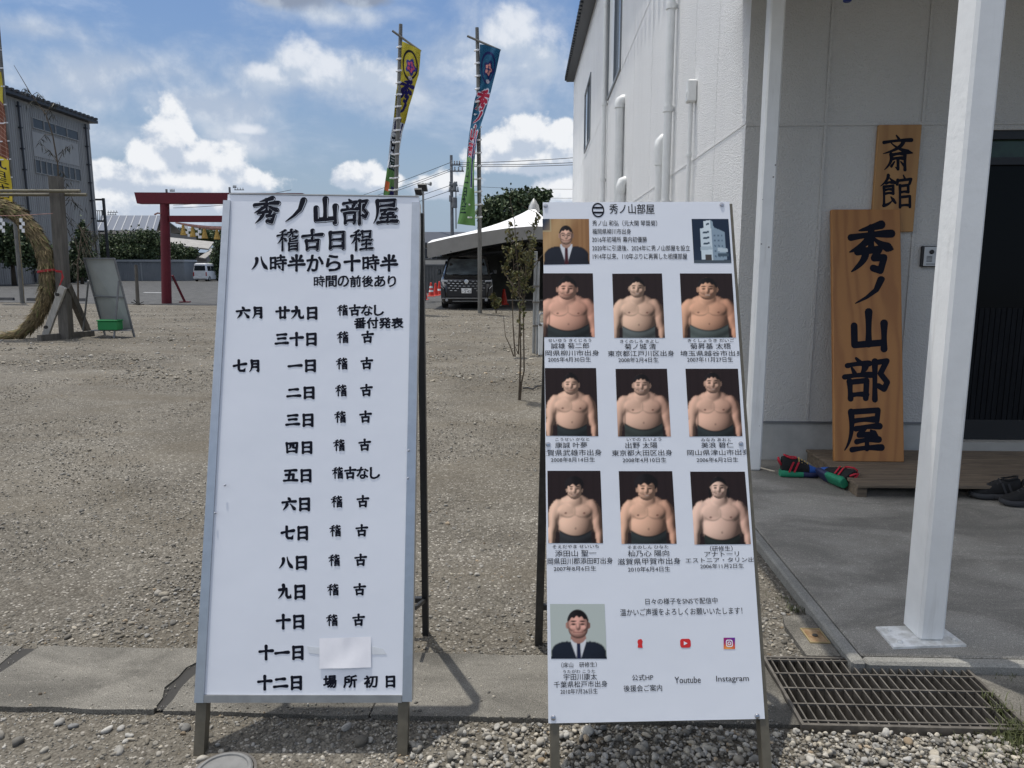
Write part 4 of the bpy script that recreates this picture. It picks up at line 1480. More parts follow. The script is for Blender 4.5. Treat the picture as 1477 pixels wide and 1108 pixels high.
def put(img, mask, col):
    m = np.clip(mask, 0, 1)[..., None]
    img[:] = img * (1 - m) + np.asarray(col) * m


def ell(X, Y, cx, cy, rx, ry, soft=0.12):
    q = np.sqrt(((X - cx) / rx) ** 2 + ((Y - cy) / ry) ** 2)
    return 1 - ss(q, 1 - soft, 1 + soft * 0.5)


def blob_height(parts, X, Y, k=0.05):
    z = np.full(X.shape, -1.0)
    for cx, cy, rx, ry, amp, base in parts:
        q = 1 - ((X - cx) / rx) ** 2 - ((Y - cy) / ry) ** 2
        h = np.where(q > 0, base + amp * np.sqrt(np.maximum(q, 1e-6)), -1.0)
        d = np.clip(0.5 + 0.5 * (h - z) / k, 0, 1)
        z = np.where((h > -1) & (z > -1), z * (1 - d) + h * d + k * d * (1 - d), np.maximum(z, h))
    return z


def lit(z, step, L=(-0.62, -0.42, 0.66)):
    gy, gx = np.gradient(z, step)
    n = np.stack([-gx, -gy, np.ones_like(z)], -1)
    n /= np.linalg.norm(n, axis=-1, keepdims=True)
    L = np.array(L) / np.linalg.norm(L)
    return np.clip((n * L).sum(-1), 0, 1)


def blur(a, n=1):
    for _ in range(n):
        p = np.pad(a, ((1, 1), (1, 1)) + ((0, 0),) * (a.ndim - 2), mode='edge')
        a = (p[:-2, 1:-1] + p[2:, 1:-1] + p[1:-1, :-2] + p[1:-1, 2:] + 4 * p[1:-1, 1:-1]) / 8
    return a


def face(img, X, Y, hx, hy, hr, skin, smile=0.5, hair='short', glasses=False, step=0.025, wide=1.0, L=(-0.62, -0.42, 0.66)):
    rx, ry = 0.80 * hr * wide, 1.06 * hr
    parts = [(hx, hy, rx, ry, 0.9 * hr, 0.3), (hx, hy + 0.38 * hr, rx * 0.92, ry * 0.66, 0.85 * hr, 0.3), (hx, hy + 0.16 * hr, 0.17 * hr, 0.30 * hr, 0.34 * hr, 0.3 + 0.80 * hr),
             (hx - 0.36 * hr, hy + 0.26 * hr, 0.30 * hr, 0.25 * hr, 0.15 * hr, 0.3 + 0.74 * hr), (hx + 0.36 * hr, hy + 0.26 * hr, 0.30 * hr, 0.25 * hr, 0.15 * hr, 0.3 + 0.74 * hr)]
    z = blob_height(parts, X, Y, 0.04)
    for s_ in (-1, 1):
        put(img, ell(X, Y, hx + s_ * rx * 1.0, hy + 0.10 * hr, 0.12 * hr, 0.26 * hr), skin * (0.75 if s_ < 0 else 0.35))
    lm = lit(blur(z, 1), step, L)
    m = np.maximum(ell(X, Y, hx, hy, rx, ry, 0.06), ell(X, Y, hx, hy + 0.38 * hr, rx * 0.92, ry * 0.66, 0.06))
    put(img, m, skin[None, None] * (0.20 + 1.25 * lm ** 1.2)[..., None])
    dark = lin((22, 17, 16))
    for s_ in (-1, 1):
        ex = hx + s_ * 0.33 * hr
        put(img, ell(X, Y, ex, hy + 0.02 * hr, 0.20 * hr, 0.11 * hr, 0.5) * 0.45, skin * 0.25)
        put(img, ell(X, Y, ex, hy + 0.02 * hr, 0.17 * hr, 0.07 * hr, 0.5) * 0.98, dark)
        put(img, ell(X, Y, ex, hy - 0.20 * hr - 0.03 * hr * 0, 0.25 * hr, 0.075 * hr, 0.6) * 0.9, dark)
    put(img, ell(X, Y, hx + 0.05 * hr, hy + 0.36 * hr, 0.17 * hr, 0.06 * hr, 0.8) * 0.55, skin * 0.22)
    my = hy + 0.62 * hr
    curve = my - smile * 0.30 * hr * ((X - hx) / (0.42 * hr)) ** 2 * 0.35
    put(img, (np.abs(X - hx) < 0.36 * hr) * (1 - ss(np.abs(Y - curve), 0.02 * hr, 0.07 * hr)) * 0.55, lin((104, 50, 44)))
    if smile > 0.7:
        put(img, (np.abs(X - hx) < 0.22 * hr) * (1 - ss(np.abs(Y - curve), 0.01 * hr, 0.05 * hr)) * 0.75, lin((190, 176, 164)))
    put(img, ell(X, Y, hx, my + 0.2 * hr, 0.2 * hr, 0.05 * hr, 0.9) * 0.22, skin * 0.4)
    if glasses:
        for s_ in (-1, 1):
            q = np.sqrt(((X - hx - s_ * 0.35 * hr) / (0.27 * hr)) ** 2 + ((Y - hy - 0.03 * hr) / (0.19 * hr)) ** 2)
            put(img, (1 - ss(np.abs(q - 1), 0.05, 0.22)) * 0.75, lin((60, 58, 60)))
        put(img, (np.abs(X - hx) < 0.1 * hr) * (np.abs(Y - hy) < 0.04 * hr) * 0.8, lin((60, 58, 60)))
    hc = lin((20, 16, 17))
    cap = np.maximum(ell(X, Y, hx, hy - 0.13 * hr, rx * 1.02, ry * 0.90, 0.06), 0)
    if hair == 'mage':
        lim = hy - 0.60 * hr + 0.80 * (X - hx) ** 2 / hr + 0.03 * hr * np.sin((X - hx) / hr * 19)
        put(img, ell(X, Y, hx, hy - 1.05 * hr, 0.24 * hr, 0.12 * hr), hc)
    elif hair == 'mop':
        lim = hy - 0.36 * hr + 0.10 * hr * np.sin((X - hx) / hr * 9)
        cap = np.maximum(cap, ell(X, Y, hx, hy - 0.45 * hr, rx * 1.28, ry * 0.80, 0.08))
        lim = lim + 0.5 * hr * ss(np.abs(X - hx), rx * 0.8, rx * 1.0)
    elif hair == 'long':
        lim = hy - 0.58 * hr + 0.7 * (X - hx) ** 2 / hr
        for s_ in (-1, 1):
            put(img, ell(X, Y, hx + s_ * rx * 1.12, hy + 0.5 * hr, 0.14 * hr, 0.55 * hr), hc * 1.5)
    else:
        lim = hy - 0.54 * hr + 0.62 * (X - hx) ** 2 / hr + 0.06 * hr * np.sin((X - hx) / hr * 17 + hx * 40)
    hm = cap * (1 - ss(Y, lim - 0.05 * hr, lim + 0.06 * hr))
    sheen = lin((62, 56, 58)) * (ss(-(X - hx) / rx, -0.2, 0.7) * 0.5)[..., None]
    put(img, hm, hc[None, None] + sheen * 0.5)


def wrestler(hx=0.0, hy=0.60, hr=0.36, w=1.0, belly=1.0, hair='short', tone=(206, 160, 132), smile=0.6, maw=(46, 52, 52), waist=2.18, wide=1.0, bgc=(40, 29, 29), pec=1.0, sh=1.20):
    Wd, Hd = 72, 92
    img, X, Y = canvas(Wd, Hd, bgc)
    put(img, ss(np.sin(X * 20), 0.2, 1.0) * 0.25 + 0 * Y, lin(bgc) * 0.6)
    skin = lin(tone) * np.array([1.08, 1.17, 1.24])
    st = 2.0 / Wd
    cx = hx * 0.6
    parts = [(cx * 1.3, hy + 0.42, 0.27 * wide, 0.26, 0.20, 0.25), (cx, sh - 0.06, 0.60 * w, 0.28, 0.24, 0.12),
             (cx, sh + 0.16, 0.66 * w, 0.42, 0.26, 0.10), (cx, sh + 0.62, 0.68 * w, 0.62, 0.36, 0.08), (cx, waist - 0.22, 0.72 * w * belly, 0.58, 0.52 * belly, 0.05),
             (cx - 0.30 * w, sh + 0.24, 0.36 * w, 0.27 * pec, 0.15, 0.29), (cx + 0.30 * w, sh + 0.24, 0.36 * w, 0.27 * pec, 0.15, 0.29),
             (cx - 0.63 * w, sh + 0.18, 0.30 * w, 0.36, 0.20, 0.14), (cx + 0.63 * w, sh + 0.18, 0.30 * w, 0.36, 0.20, 0.14),
             (cx - 0.84 * w, sh + 0.50, 0.20 * w, 0.52, 0.24, 0.06), (cx + 0.84 * w, sh + 0.50, 0.20 * w, 0.52, 0.24, 0.06),
             (cx - 0.92 * w, sh + 1.02, 0.15 * w, 0.44, 0.20, 0.04), (cx + 0.92 * w, sh + 1.02, 0.15 * w, 0.44, 0.20, 0.04)]
    z = blob_height(parts, X, Y, 0.13)
    m = blur((z > -0.5).astype(float), 1)
    zz = np.where(z > -0.5, z, 0.0)
    lm = lit(blur(zz, 5), st)
    warm = ss(X, -0.2, 0.9)[..., None]
    sk = skin[None, None] * (1 - 0.16 * warm * np.array([0.5, 1.0, 1.1]))
    put(img, m, sk * (0.13 + 1.38 * lm ** 1.3)[..., None])
    for s_ in (-1, 1):
        xx = (X - cx - s_ * 0.29 * w) / (0.31 * w)
        cr = sh + 0.26 + 0.22 * pec * np.sqrt(np.maximum(1 - xx ** 2, 0))
        put(img, (np.abs(xx) < 0.92) * (1 - ss(np.abs(Y - cr), 0.01, 0.05)) * 0.42 * np.maximum(1 - np.abs(xx) ** 3, 0), skin * 0.2)
        put(img, ell(X, Y, cx + s_ * 0.36 * w, sh + 0.36 * pec, 0.05, 0.04, 0.5) * 0.75, lin((96, 52, 44)))
        edge = cx + s_ * (0.625 * w + 0.05 * (Y - sh))
        put(img, (1 - ss(np.abs(X - edge), 0.01, 0.05)) * ss(Y, sh + 0.22, sh + 0.45) * (Y < waist) * 0.55, skin * 0.10)
    put(img, ell(X, Y, cx + 0.01, waist - 0.14, 0.04, 0.05, 0.6) * 0.55, skin * 0.15)
    put(img, (1 - ss(np.abs(X - cx), 0.0, 0.035)) * (Y > sh + 0.10) * (Y < sh + 0.42) * 0.30, skin * 0.3)
    top = waist + 0.10 - 0.20 * ((X - cx) / (0.62 * w)) ** 2
    mm = ss(Y, top - 0.02, top + 0.03) * (1 - ss(np.abs(X - cx), 0.66 * w * belly, 0.70 * w * belly))
    fold = 0.55 + 0.20 * np.sin((Y - top) * 16) + 0.55 * ss(-(X - cx), -0.4, 0.5)
    put(img, mm, lin(maw)[None, None] * fold[..., None])
    put(img, mm * (1 - ss(np.abs(Y - top - .02), 0.0, 0.05)) * 0.6, lin((14, 14, 15)))
    hr *= 1.08
    face(img, X, Y, hx, hy, hr, skin, smile, hair, step=st, wide=wide)
    return blur(img, 1) * 0.3 + img * 0.7


def suit(bg, coat=(26, 30, 40), tie=(66, 26, 34), glasses=False, hair='short', wide=1.0, hy=0.55, hr=0.30, tone=(206, 164, 142), wood_bg=False, tall=1.0, fw=None):
    Wd = 68; Hd = int(68 * tall)
    img, X, Y = canvas(Wd, Hd, bg)
    if wood_bg:
        put(img, ss(np.sin(X * 21 + np.sin(X * 9) * 2), -0.3, 0.8) * 0.5, lin((128, 88, 56)))
        put(img, (X < -0.62) * (Y < 0.56) * 1.0, lin((150, 140, 112)))
        put(img, (X < -0.68) * (Y < 0.50) * 1.0, lin((36, 52, 70)))
        put(img, ss(X + Y * 0.6, -0.9, -0.2) * (1 - ss(X + Y * 0.6, -0.2, 0.8)) * 0.45, lin((206, 176, 130)))
    st = 2.0 / Wd
    sh = hy + 1.32 * hr
    parts = [(0, sh + 0.75, 0.92 * wide, 0.78, 0.3, 0.05), (-0.42, sh + 0.4, 0.5 * wide, 0.42, 0.25, 0.1), (0.42, sh + 0.4, 0.5 * wide, 0.42, 0.25, 0.1)]
    z = blob_height(parts, X, Y, 0.06)
    lm = lit(blur(np.where(z > -0.5, z, 0), 2), st, (-0.3, -0.5, 0.8))
    put(img, blur((z > -0.5).astype(float), 1), lin(coat)[None, None] * (0.55 + 0.75 * lm)[..., None])
    put(img, ell(X, Y, 0, hy + 1.05 * hr, 0.58 * hr, 0.6 * hr), lin(tone) * 0.6)
    v = 1 - ss(np.abs(X) - (0.24 - 0.30 * np.maximum(Y - sh - 0.02, 0) / 1.0) * wide, -0.02, 0.02)
    put(img, v * (Y > sh - 0.10 + 0.0 * X), lin((206, 208, 212)))
    put(img, (1 - ss(np.abs(X) - 0.062 - 0.03 * (Y - sh), -0.015, 0.015)) * (Y > sh + 0.0), lin(tie))
    put(img, ell(X, Y, 0, hy + 0.95 * hr, 0.55 * hr, 0.5 * hr), lin(tone) * 0.62)
    face(img, X, Y, 0, hy, hr, lin(tone), 0.35, hair, glasses, step=st, wide=fw or wide, L=(-0.2, -0.35, 0.9))
    return img


def tower():
    img, X, Y = canvas(60, 72, (28, 42, 62))
    put(img, ss(Y, 1.2, 2.4) * 0.4, lin((52, 66, 84)))
    def poly(pts, c):
        m = np.ones(X.shape, bool)
        n = len(pts)
        for i in range(n):
            (x0, y0), (x1, y1) = pts[i], pts[(i + 1) % n]
            m &= ((x1 - x0) * (Y - y0) - (y1 - y0) * (X - x0)) >= 0
        put(img, m.astype(float), lin(c))
    poly([(-0.55, 0.55), (0.02, 0.40), (0.02, 2.25), (-0.58, 2.2)], (196, 208, 214))
    poly([(0.02, 0.40), (0.72, 0.72), (0.76, 2.2), (0.02, 2.28)], (132, 150, 164))
    poly([(-0.36, 0.14), (0.0, 0.08), (0.02, 0.62), (-0.36, 0.66)], (206, 216, 220))
    poly([(0.0, 0.08), (0.14, 0.18), (0.16, 0.60), (0.02, 0.62)], (140, 158, 170))
    for k in range(4):
        y = 0.72 + k * 0.30
        poly([(-0.42, y), (-0.10, y - 0.05), (-0.10, y + 0.05), (-0.42, y + 0.09)], (58, 74, 88))
    poly([(-0.24, 0.26), (-0.06, 0.23), (-0.06, 0.33), (-0.24, 0.36)], (58, 74, 88))
    for k in range(5):
        y = 0.85 + k * 0.28
        for j in range(3):
            x = 0.14 + j * 0.19
            poly([(x, y), (x + 0.09, y + 0.02), (x + 0.09, y + 0.12), (x, y + 0.10)], (92, 110, 126))
    poly([(-0.60, 1.52), (-0.05, 1.48), (0.06, 1.66), (-0.60, 1.72)], (168, 182, 190))
    poly([(0.30, 1.55), (0.84, 1.62), (0.84, 1.80), (0.30, 1.78)], (176, 190, 198))
    poly([(0.30, 1.85), (0.86, 1.88), (0.86, 2.02), (0.30, 2.02)], (70, 86, 98))
    poly([(-0.36, 1.95), (-0.04, 1.95), (-0.04, 2.25), (-0.36, 2.22)], (70, 66, 64))
    poly([(-1, 2.24), (1, 2.24), (1, 2.4), (-1, 2.4)], (74, 84, 92))
    return img


def photo(board, parent, img, quad, label, name='portrait_photo', h=0.0007):
    hh, ww, _ = img.shape
    c = [board.sp(*q) for q in quad]
    V = np.zeros((hh, ww, 3)); 
    us = np.linspace(0, 1, ww)[None, :, None]; vs = np.linspace(0, 1, hh)[:, None, None]
    c = np.array(c)
    ab = (1 - us) * (1 - vs) * c[0] + us * (1 - vs) * c[1] + us * vs * c[2] + (1 - us) * vs * c[3]
    P = np.array(board.pt(0, 0, h)) + ab[..., :1] * np.array(board.R) + ab[..., 1:] * np.array(board.U)
    i, j = np.meshgrid(np.arange(hh - 1), np.arange(ww - 1), indexing='ij')
    a = (i * ww + j).ravel()
    F = np.stack([a + ww, a + ww + 1, a + 1, a], -1)
    o = np_mesh(name, P.reshape(-1, 3), F, 'photo', img.reshape(-1, 3), parent=parent)
    o['label'] = label
    return o


# ------------------------------------------------------------------ board with the portraits
RB = Board((0.445, 1.935, 0), R(2.0), R(21.0))
pb = empty('portrait_board', (0.46, 2.2, 0), 'white standing board with rows of printed wrestler portraits on a dark metal frame', 'sign board')
mb = MB(); RB.quad(mb, [(783, 292), (1052, 291), (1103.3, 1037), (791, 1043.5)], -0.003, 0.0)
rpanel = obj('panel', mb, 'print_panel', pb)
sTL, sTR, sBL, sBR = RB.sp(783, 292), RB.sp(1052, 291), RB.sp(791, 1043), RB.sp(1103, 1037)
aL, aR = sTL[0], (sTR[0] + sBR[0]) / 2
for a, a2 in ((sBL[0] + 0.0175, sTL[0] + 0.0175), (sBR[0] - 0.002, sTR[0] - 0.002)):
    mb = MB(); mb.beam(RB.pt(a, -0.01, -0.022), RB.pt(a2, sTL[1] - 0.001, -0.022), 0.026, 0.036, up=RB.N)
    obj('front_leg', mb, 'bronze_leg', pb)
for t, nm in ((sTL[1] - 0.016, 'top_bar'), (sBL[1] + 0.008, 'bottom_bar')):
    mb = MB(); mb.beam(RB.pt(sBL[0] + 0.028, t, -0.022), RB.pt(aR - 0.016, t, -0.022), 0.026, 0.03, up=RB.N)
    obj(nm, mb, 'bronze_leg', pb)
ends = []
for a, xo in ((sTL[0] + 0.03, -0.012), (sTR[0] - 0.03, -0.06)):
    top = RB.pt(a, sTL[1] - 0.05, -0.06)
    bot = Vector((top.x + xo, 2.78 + 0.02 * (a > 0), 0))
    if a < 0.2: bot.x = G(777, 932).x
    mb = MB(); mb.beam(top, bot, 0.03, 0.036, up=(0, 1, 0))
    obj('rear_leg', mb, 'dark_leg', pb); ends.append((top, bot))
mb = MB(); p = [t.lerp(b_, 0.90) for t, b_ in ends]; mb.beam(p[0], p[1], 0.022, 0.022)
obj('stretcher', mb, 'dark_leg', pb)
for (x, y) in ((787, 297), (1041, 295.5), (790.5, 641), (1068.5, 640), (798, 1035.5), (1092, 1033)):
    mb = MB(); mb.lathe([(0.0078, 0), (0.0078, 0.0015), (0.006, 0.004), (0.002, 0.005)], RB.pt(*RB.sp(x, y), 0.0002), 14, axis=RB.N)
    obj('screw', mb, 'screw', pb, smooth=40)

Wp = dict
people = [
    ([(782.8, 394.4), (855, 394.4), (857.8, 486.3), (784, 486.5)], Wp(w=1.12, belly=1.05, hair='mage', tone=(206, 152, 126), smile=0.3, wide=1.12, hx=-0.04, hy=0.62, hr=0.398, pec=1.15), 'first row, left'),
    ([(883, 395), (954.7, 394.6), (959, 487.5), (886, 487.5)], Wp(w=0.98, hair='mage', tone=(208, 166, 138), smile=0.8, hy=0.58, hr=0.350, maw=(92, 98, 96), belly=0.95, hx=-0.03), 'first row, middle'),
    ([(980.5, 394.6), (1055.6, 394.6), (1061.5, 487), (985, 487.5)], Wp(w=1.05, hair='short', tone=(204, 150, 118), smile=0.8, wide=1.1, hy=0.62, hr=0.385, maw=(84, 92, 88), belly=1.0, hx=0.02, waist=2.15), 'first row, right'),
    ([(785.8, 531), (859.7, 531), (863, 629.3), (787.6, 628.7)], Wp(w=0.93, hair='mage', tone=(212, 166, 138), smile=0.5, hy=0.62, hr=0.350, belly=0.88, pec=0.9), 'second row, left'),
    ([(887.8, 532.2), (961.9, 532), (967.6, 629.8), (891.2, 629.8)], Wp(w=1.04, hair='short', tone=(204, 160, 134), smile=0.8, hy=0.62, hr=0.357, wide=1.05, maw=(56, 62, 58), hx=-0.02), 'second row, middle'),
    ([(988.6, 532), (1064.3, 532), (1070.8, 629.3), (994.3, 629.8)], Wp(w=0.96, hair='short', tone=(202, 156, 130), smile=0.8, hy=0.55, hr=0.350, belly=1.02, waist=2.24), 'second row, right'),
    ([(789.5, 679.2), (865.9, 679.2), (869.8, 783.5), (791, 783.5)], Wp(w=0.94, hair='mop', tone=(214, 170, 142), smile=0.75, hy=0.65, hr=0.323, belly=0.9, pec=0.85, maw=(50, 52, 54)), 'third row, left'),
    ([(892.4, 679.7), (969.5, 679.7), (976, 784.4), (896.5, 784.6)], Wp(w=0.97, hair='mop', tone=(210, 160, 130), smile=0.95, hy=0.62, hr=0.371, belly=0.96, wide=1.08), 'third row, middle'),
    ([(995.3, 680.4), (1074.2, 680.4), (1083, 785), (1001.7, 785.6)], Wp(w=1.0, hair='long', tone=(214, 172, 148), smile=0.8, hy=0.58, hr=0.337, belly=0.92, pec=1.1, maw=(38, 44, 40), waist=2.28, sh=1.22), 'third row, right'),
]
for q, kw, where in people:
    photo(RB, rpanel, wrestler(**kw), q, 'printed photo of a bare chested wrestler in a dark sash, ' + where)
photo(RB, rpanel, suit((150, 112, 74), glasses=True, wood_bg=True, wide=1.06, fw=0.95, hy=0.70, hr=0.38, tall=0.98), [(782.3, 316), (849.4, 316), (850.5, 381), (784, 382)], 'printed photo of a man in dark suit and glasses before wooden boards')
photo(RB, rpanel, suit((178, 186, 180), coat=(24, 30, 42), tie=(28, 34, 62), wide=1.12, fw=0.98, hy=0.74, hr=0.49, tone=(200, 150, 134), tall=1.0), [(793.3, 871.3), (872, 871.3), (875.2, 950.2), (795, 950.2)], 'printed photo of a young man in dark suit before a pale wall')
photo(RB, rpanel, tower(), [(997.4, 316), (1050.5, 316), (1055, 379.6), (1001, 379.6)], 'printed photo of a white tower building on dark blue', name='building_photo')

# round crest with two bars
ca, cb_ = RB.sp(862.6, 303.3)
ra = (RB.sp(871.6, 303.3)[0] - RB.sp(853.6, 303.3)[0]) / 2; rb_ = (RB.sp(862.6, 292.8)[1] - RB.sp(862.6, 313.8)[1]) / 2
ring_o = [RB.pt(ca + ra * math.cos(t * math.pi / 20), cb_ + rb_ * math.sin(t * math.pi / 20), 0.0009) for t in range(40)]
ring_i = [RB.pt(ca + ra * .80 * math.cos(t * math.pi / 20), cb_ + rb_ * .80 * math.sin(t * math.pi / 20), 0.0009) for t in range(40)]
em = MB()
em.add(ring_o + ring_i, [(t, (t + 1) % 40, 40 + (t + 1) % 40, 40 + t) for t in range(40)])
for yy, wd in ((0.33, 0.82), (-0.33, 0.82)):
    em.add([RB.pt(ca + ra * wd * s_, cb_ + rb_ * (yy + q), 0.0011) for s_, q in ((-1, -.13), (1, -.13), (1, .13), (-1, .13))], [(0, 1, 2, 3)])
obj('crest', em, 'ink', rpanel)
RB.text(('lettering', 'ink_soft', rpanel), '秀ノ山部屋', 879, 294.6, 943.7, 308.7, 0.012)
for t, *b_ in [('秀ノ山 和弘（元大関 琴奨菊）', 854.3, 318, 947.7, 326.3), ('福岡県柳川市出身', 854.3, 330, 910, 338.2), ('2016年初場所 幕内初優勝', 854, 341.6, 933, 349.8),
               ('2020年に引退後、2024年に秀ノ山部屋を設立', 854.3, 354, 995, 362.2), ('1914年以来、110年ぶりに再興した相撲部屋', 855, 365.7, 991, 374.4)]:
    RB.text(('lettering', 'ink_soft', rpanel), t, *b_, 0.004)
CL = (783.5, 1100)
caps = [('せいゆう きくじろう', 790.5, 488.7, 852.7, 493.6), ('誠雄 菊二郎', 794.5, 494.8, 849.6, 503), ('福岡県柳川市出身', 774.5, 505.3, 864, 513.4), ('2005年4月30日生', 790.5, 515, 852, 522.2),
        ('きくのしろ きよし', 894.4, 490, 950, 495), ('菊ノ城 清', 900.8, 495.7, 946, 504.2), ('東京都江戸川区出身', 876.6, 505.8, 972.3, 514.2), ('2008年2月4日生', 891.9, 515.7, 949.6, 522.9),
        ('きくしょうき だいご', 991.8, 488.7, 1059, 493.6), ('菊昇基 太梧', 995.3, 495, 1054, 503.6), ('埼玉県越谷市出身', 981, 505.8, 1072, 513.8), ('2007年11月27日生', 991, 515, 1056.8, 522.4),
        ('こうせい かなと', 801, 631.6, 850, 636), ('康誠 叶夢', 800.7, 637.9, 846.8, 646.2), ('佐賀県武雄市出身', 777.5, 648.5, 867.7, 657.6), ('2008年8月14日生', 794.5, 659.7, 857.8, 666.6),
        ('いでの たいよう', 903.9, 631.6, 953.8, 636.2), ('出野 太陽', 902, 638, 948, 646.8), ('東京都大田区出身', 882.5, 649, 969.5, 657.6), ('2008年4月10日生', 898, 660, 961, 667.2),
        ('みなみ あおと', 1011, 632, 1054, 636.8), ('美浪 碧仁', 1011.4, 638, 1057.7, 646.2), ('岡山県津山市出身', 991, 648.5, 1081, 656.8), ('2006年6月2日生', 1004.7, 659.7, 1064.6, 666.8),
        ('そえだやま せいいち', 796.8, 785.8, 863.6, 791), ('添田山 聖一', 800.7, 793.6, 860, 802.8), ('福岡県田川郡添田町出身', 779.5, 804.7, 883.6, 814), ('2007年8月6日生', 798.7, 816.6, 859.7, 823.7),
        ('そまのしん ひなた', 905, 786.7, 964, 791.6), ('杣乃心 陽向', 905.5, 793.6, 965, 802.8), ('滋賀県甲賀市出身', 890.8, 805, 981.5, 814.4), ('2010年6月4日生', 905.7, 817.3, 966.5, 824.8),
        ('（研修生）', 1024, 787.4, 1056.5, 795.2), ('アナトーリ', 1016, 795.6, 1065.7, 803), ('エストニア・タリン出身', 988.6, 804, 1098, 811.5), ('2006年11月2日生', 1010, 813, 1072.4, 820)]
for t, x0, y0, x1, y1 in caps:
    edge_r = 1052 + (1103 - 1052) * ((y0 + y1) / 2 - 291) / 746 - 0.6
    edge_l = 783 + 8 * ((y0 + y1) / 2 - 292) / 751 + 0.6
    RB.text(('lettering', 'ink_soft', rpanel), t, x0, y0, x1, y1, 0.004, clip=(edge_l, edge_r) if (x0 < edge_l or x1 > edge_r) else None)
for t, *b_ in [('（床山　研修生）', 809.6, 955, 860.7, 962.8), ('うたがわ こうた', 811.9, 965.8, 858.4, 970.9), ('宇田川康太', 813, 971.5, 861, 981), ('千葉県松戸市出身', 798.8, 982.3, 876, 991.6), ('2010年7月26日生', 808.3, 993.3, 862, 1001),
               ('日々の様子をSNSで配信中', 930.8, 862.5, 1034.8, 871.5), ('温かいご声援をよろしくお願いいたします！', 894.5, 877, 1070.6, 887.2), ('公式HP', 911.5, 972.8, 942, 981.7), ('後援会ご案内', 899.5, 987.8, 954.9, 997.4),
               ('Youtube', 973, 976, 1010.5, 985.4), ('Instagram', 1033, 974.5, 1080, 985.4)]:
    RB.text(('lettering', 'ink_soft', rpanel), t, *b_, 0.003)
# small marks in the contact row


def round_rect(board, x0, y0, x1, y1, r, h, n=6):
    a0, b1 = board.sp(x0, y0); a1, b0 = board.sp(x1, y1)
    r = r * (a1 - a0)
    pts = []
    for cx_, cy_, s0 in ((a1 - r, b1 - r, 0), (a0 + r, b1 - r, 1), (a0 + r, b0 + r, 2), (a1 - r, b0 + r, 3)):
        for k in range(n + 1):
            t = (s0 + k / n) * math.pi / 2
            pts.append(board.pt(cx_ + r * math.cos(t), cy_ + r * math.sin(t), h))
    return pts
mb = MB(); pts = round_rect(RB, 980.6, 921.6, 996.6, 934.2, 0.24, 0.0009); mb.add(pts, [tuple(range(len(pts)))])
ply = obj('play_mark', mb, 'red_print', rpanel)
mb = MB(); mb.add([RB.pt(*RB.sp(x, y), 0.0013) for x, y in ((986.2, 925), (986.2, 930.8), (991.6, 927.9))], [(0, 1, 2)])
obj('triangle', mb, 'white_ink', ply)
img, X, Y = canvas(20, 20, (150, 40, 110))
put(img, ss(Y, 0.5, 2.0), lin((226, 90, 50))); put(img, ss(-Y + X * 0.6, -0.9, 0.6), lin((92, 50, 150))); put(img, ell(X, Y, -0.2, 2.0, 0.9, 0.9, 0.9) * 0.8, lin((240, 170, 80)))
q = [(1043.6, 919.8), (1060, 919.8), (1060, 936.2), (1043.6, 936.2)]
photo(RB, rpanel, img, q, 'small purple and orange camera mark', name='camera_mark', h=0.0009)
mb = MB()
for (x0, y0, x1, y1, rr_, t) in ((1046.6, 922.8, 1057.0, 933.2, 0.28, 1.3),):
    o_ = round_rect(RB, x0, y0, x1, y1, rr_, 0.0013); i_ = round_rect(RB, x0 + t, y0 + t, x1 - t, y1 - t, rr_, 0.0013)
    n = len(o_); mb.add(o_ + i_, [(k, (k + 1) % n, n + (k + 1) % n, n + k) for k in range(n)])
a_, b_ = RB.sp(1051.8, 928); r_ = RB.sp(1054.4, 928)[0] - a_
mb.add([RB.pt(a_ + q_ * math.cos(k * math.pi / 8), b_ + q_ * math.sin(k * math.pi / 8), 0.0013) for q_ in (r_, r_ * .55) for k in range(16)], [(k, (k + 1) % 16, 16 + (k + 1) % 16, 16 + k) for k in range(16)])
obj('camera_outline', mb, 'white_ink', rpanel)
mb = MB()
mb.add([RB.pt(*RB.sp(x, y), 0.0009) for x, y in ((920.5, 922.5), (925, 921.8), (927, 925), (926, 929), (927, 934.5), (922.5, 934.5), (919.6, 934), (920.4, 929.5), (919.2, 926))], [tuple(range(9))])
obj('red_mark', mb, 'red_print', rpanel)

# ------------------------------------------------------------------ carved name boards on the porch
WB = Board(B(0.844, -0.39, 0.1425), YAW, math.atan2(0.325, 1.6))
sg = empty('wooden_signboard', B(0.844, -0.36, 0.1425), 'large upright wooden board with five big black brush characters, standing on the duckboard', 'wooden sign', YAW)
mb = MB()
c0, c1 = WB.sp(1205.5, 301), WB.sp(1305, 303)
d0, d1 = WB.sp(1197.5, 664), WB.sp(1298, 667.5)
hw = ((d1[0] - d0[0]) + (c1[0] - c0[0])) / 4
mid = (d0[0] + d1[0] + c0[0] + c1[0]) / 4
zt_ = (c0[1] + c1[1]) / 2
bm_pts = lambda a, b_, h: WB.pt(a, b_, h)
mb.bbox(mid - hw, mid + hw, -0.034, 0.0, 0.0, zt_, 0.004, lambda p: WB.pt(p.x, p.z, p.y))
brd = obj('board', mb, 'sign_wood', sg)
mb = MB()
for ch, b_ in (('秀', (1223, 322, 1290, 394)), ('ノ', (1230, 401, 1280, 440)), ('山', (1223.5, 447.6, 1283.5, 506)), ('部', (1217, 515, 1283, 578)), ('屋', (1216, 588, 1273.5, 652))):
    mb = MB(); brush(mb, ch, WB.cell(*b_[:2], *b_[2:]), 1.32, h0=0.0006); obj('lettering', mb, 'ink', brd)
SB = Board(B(1.07, -0.030, 1.75), YAW, R(0.0))
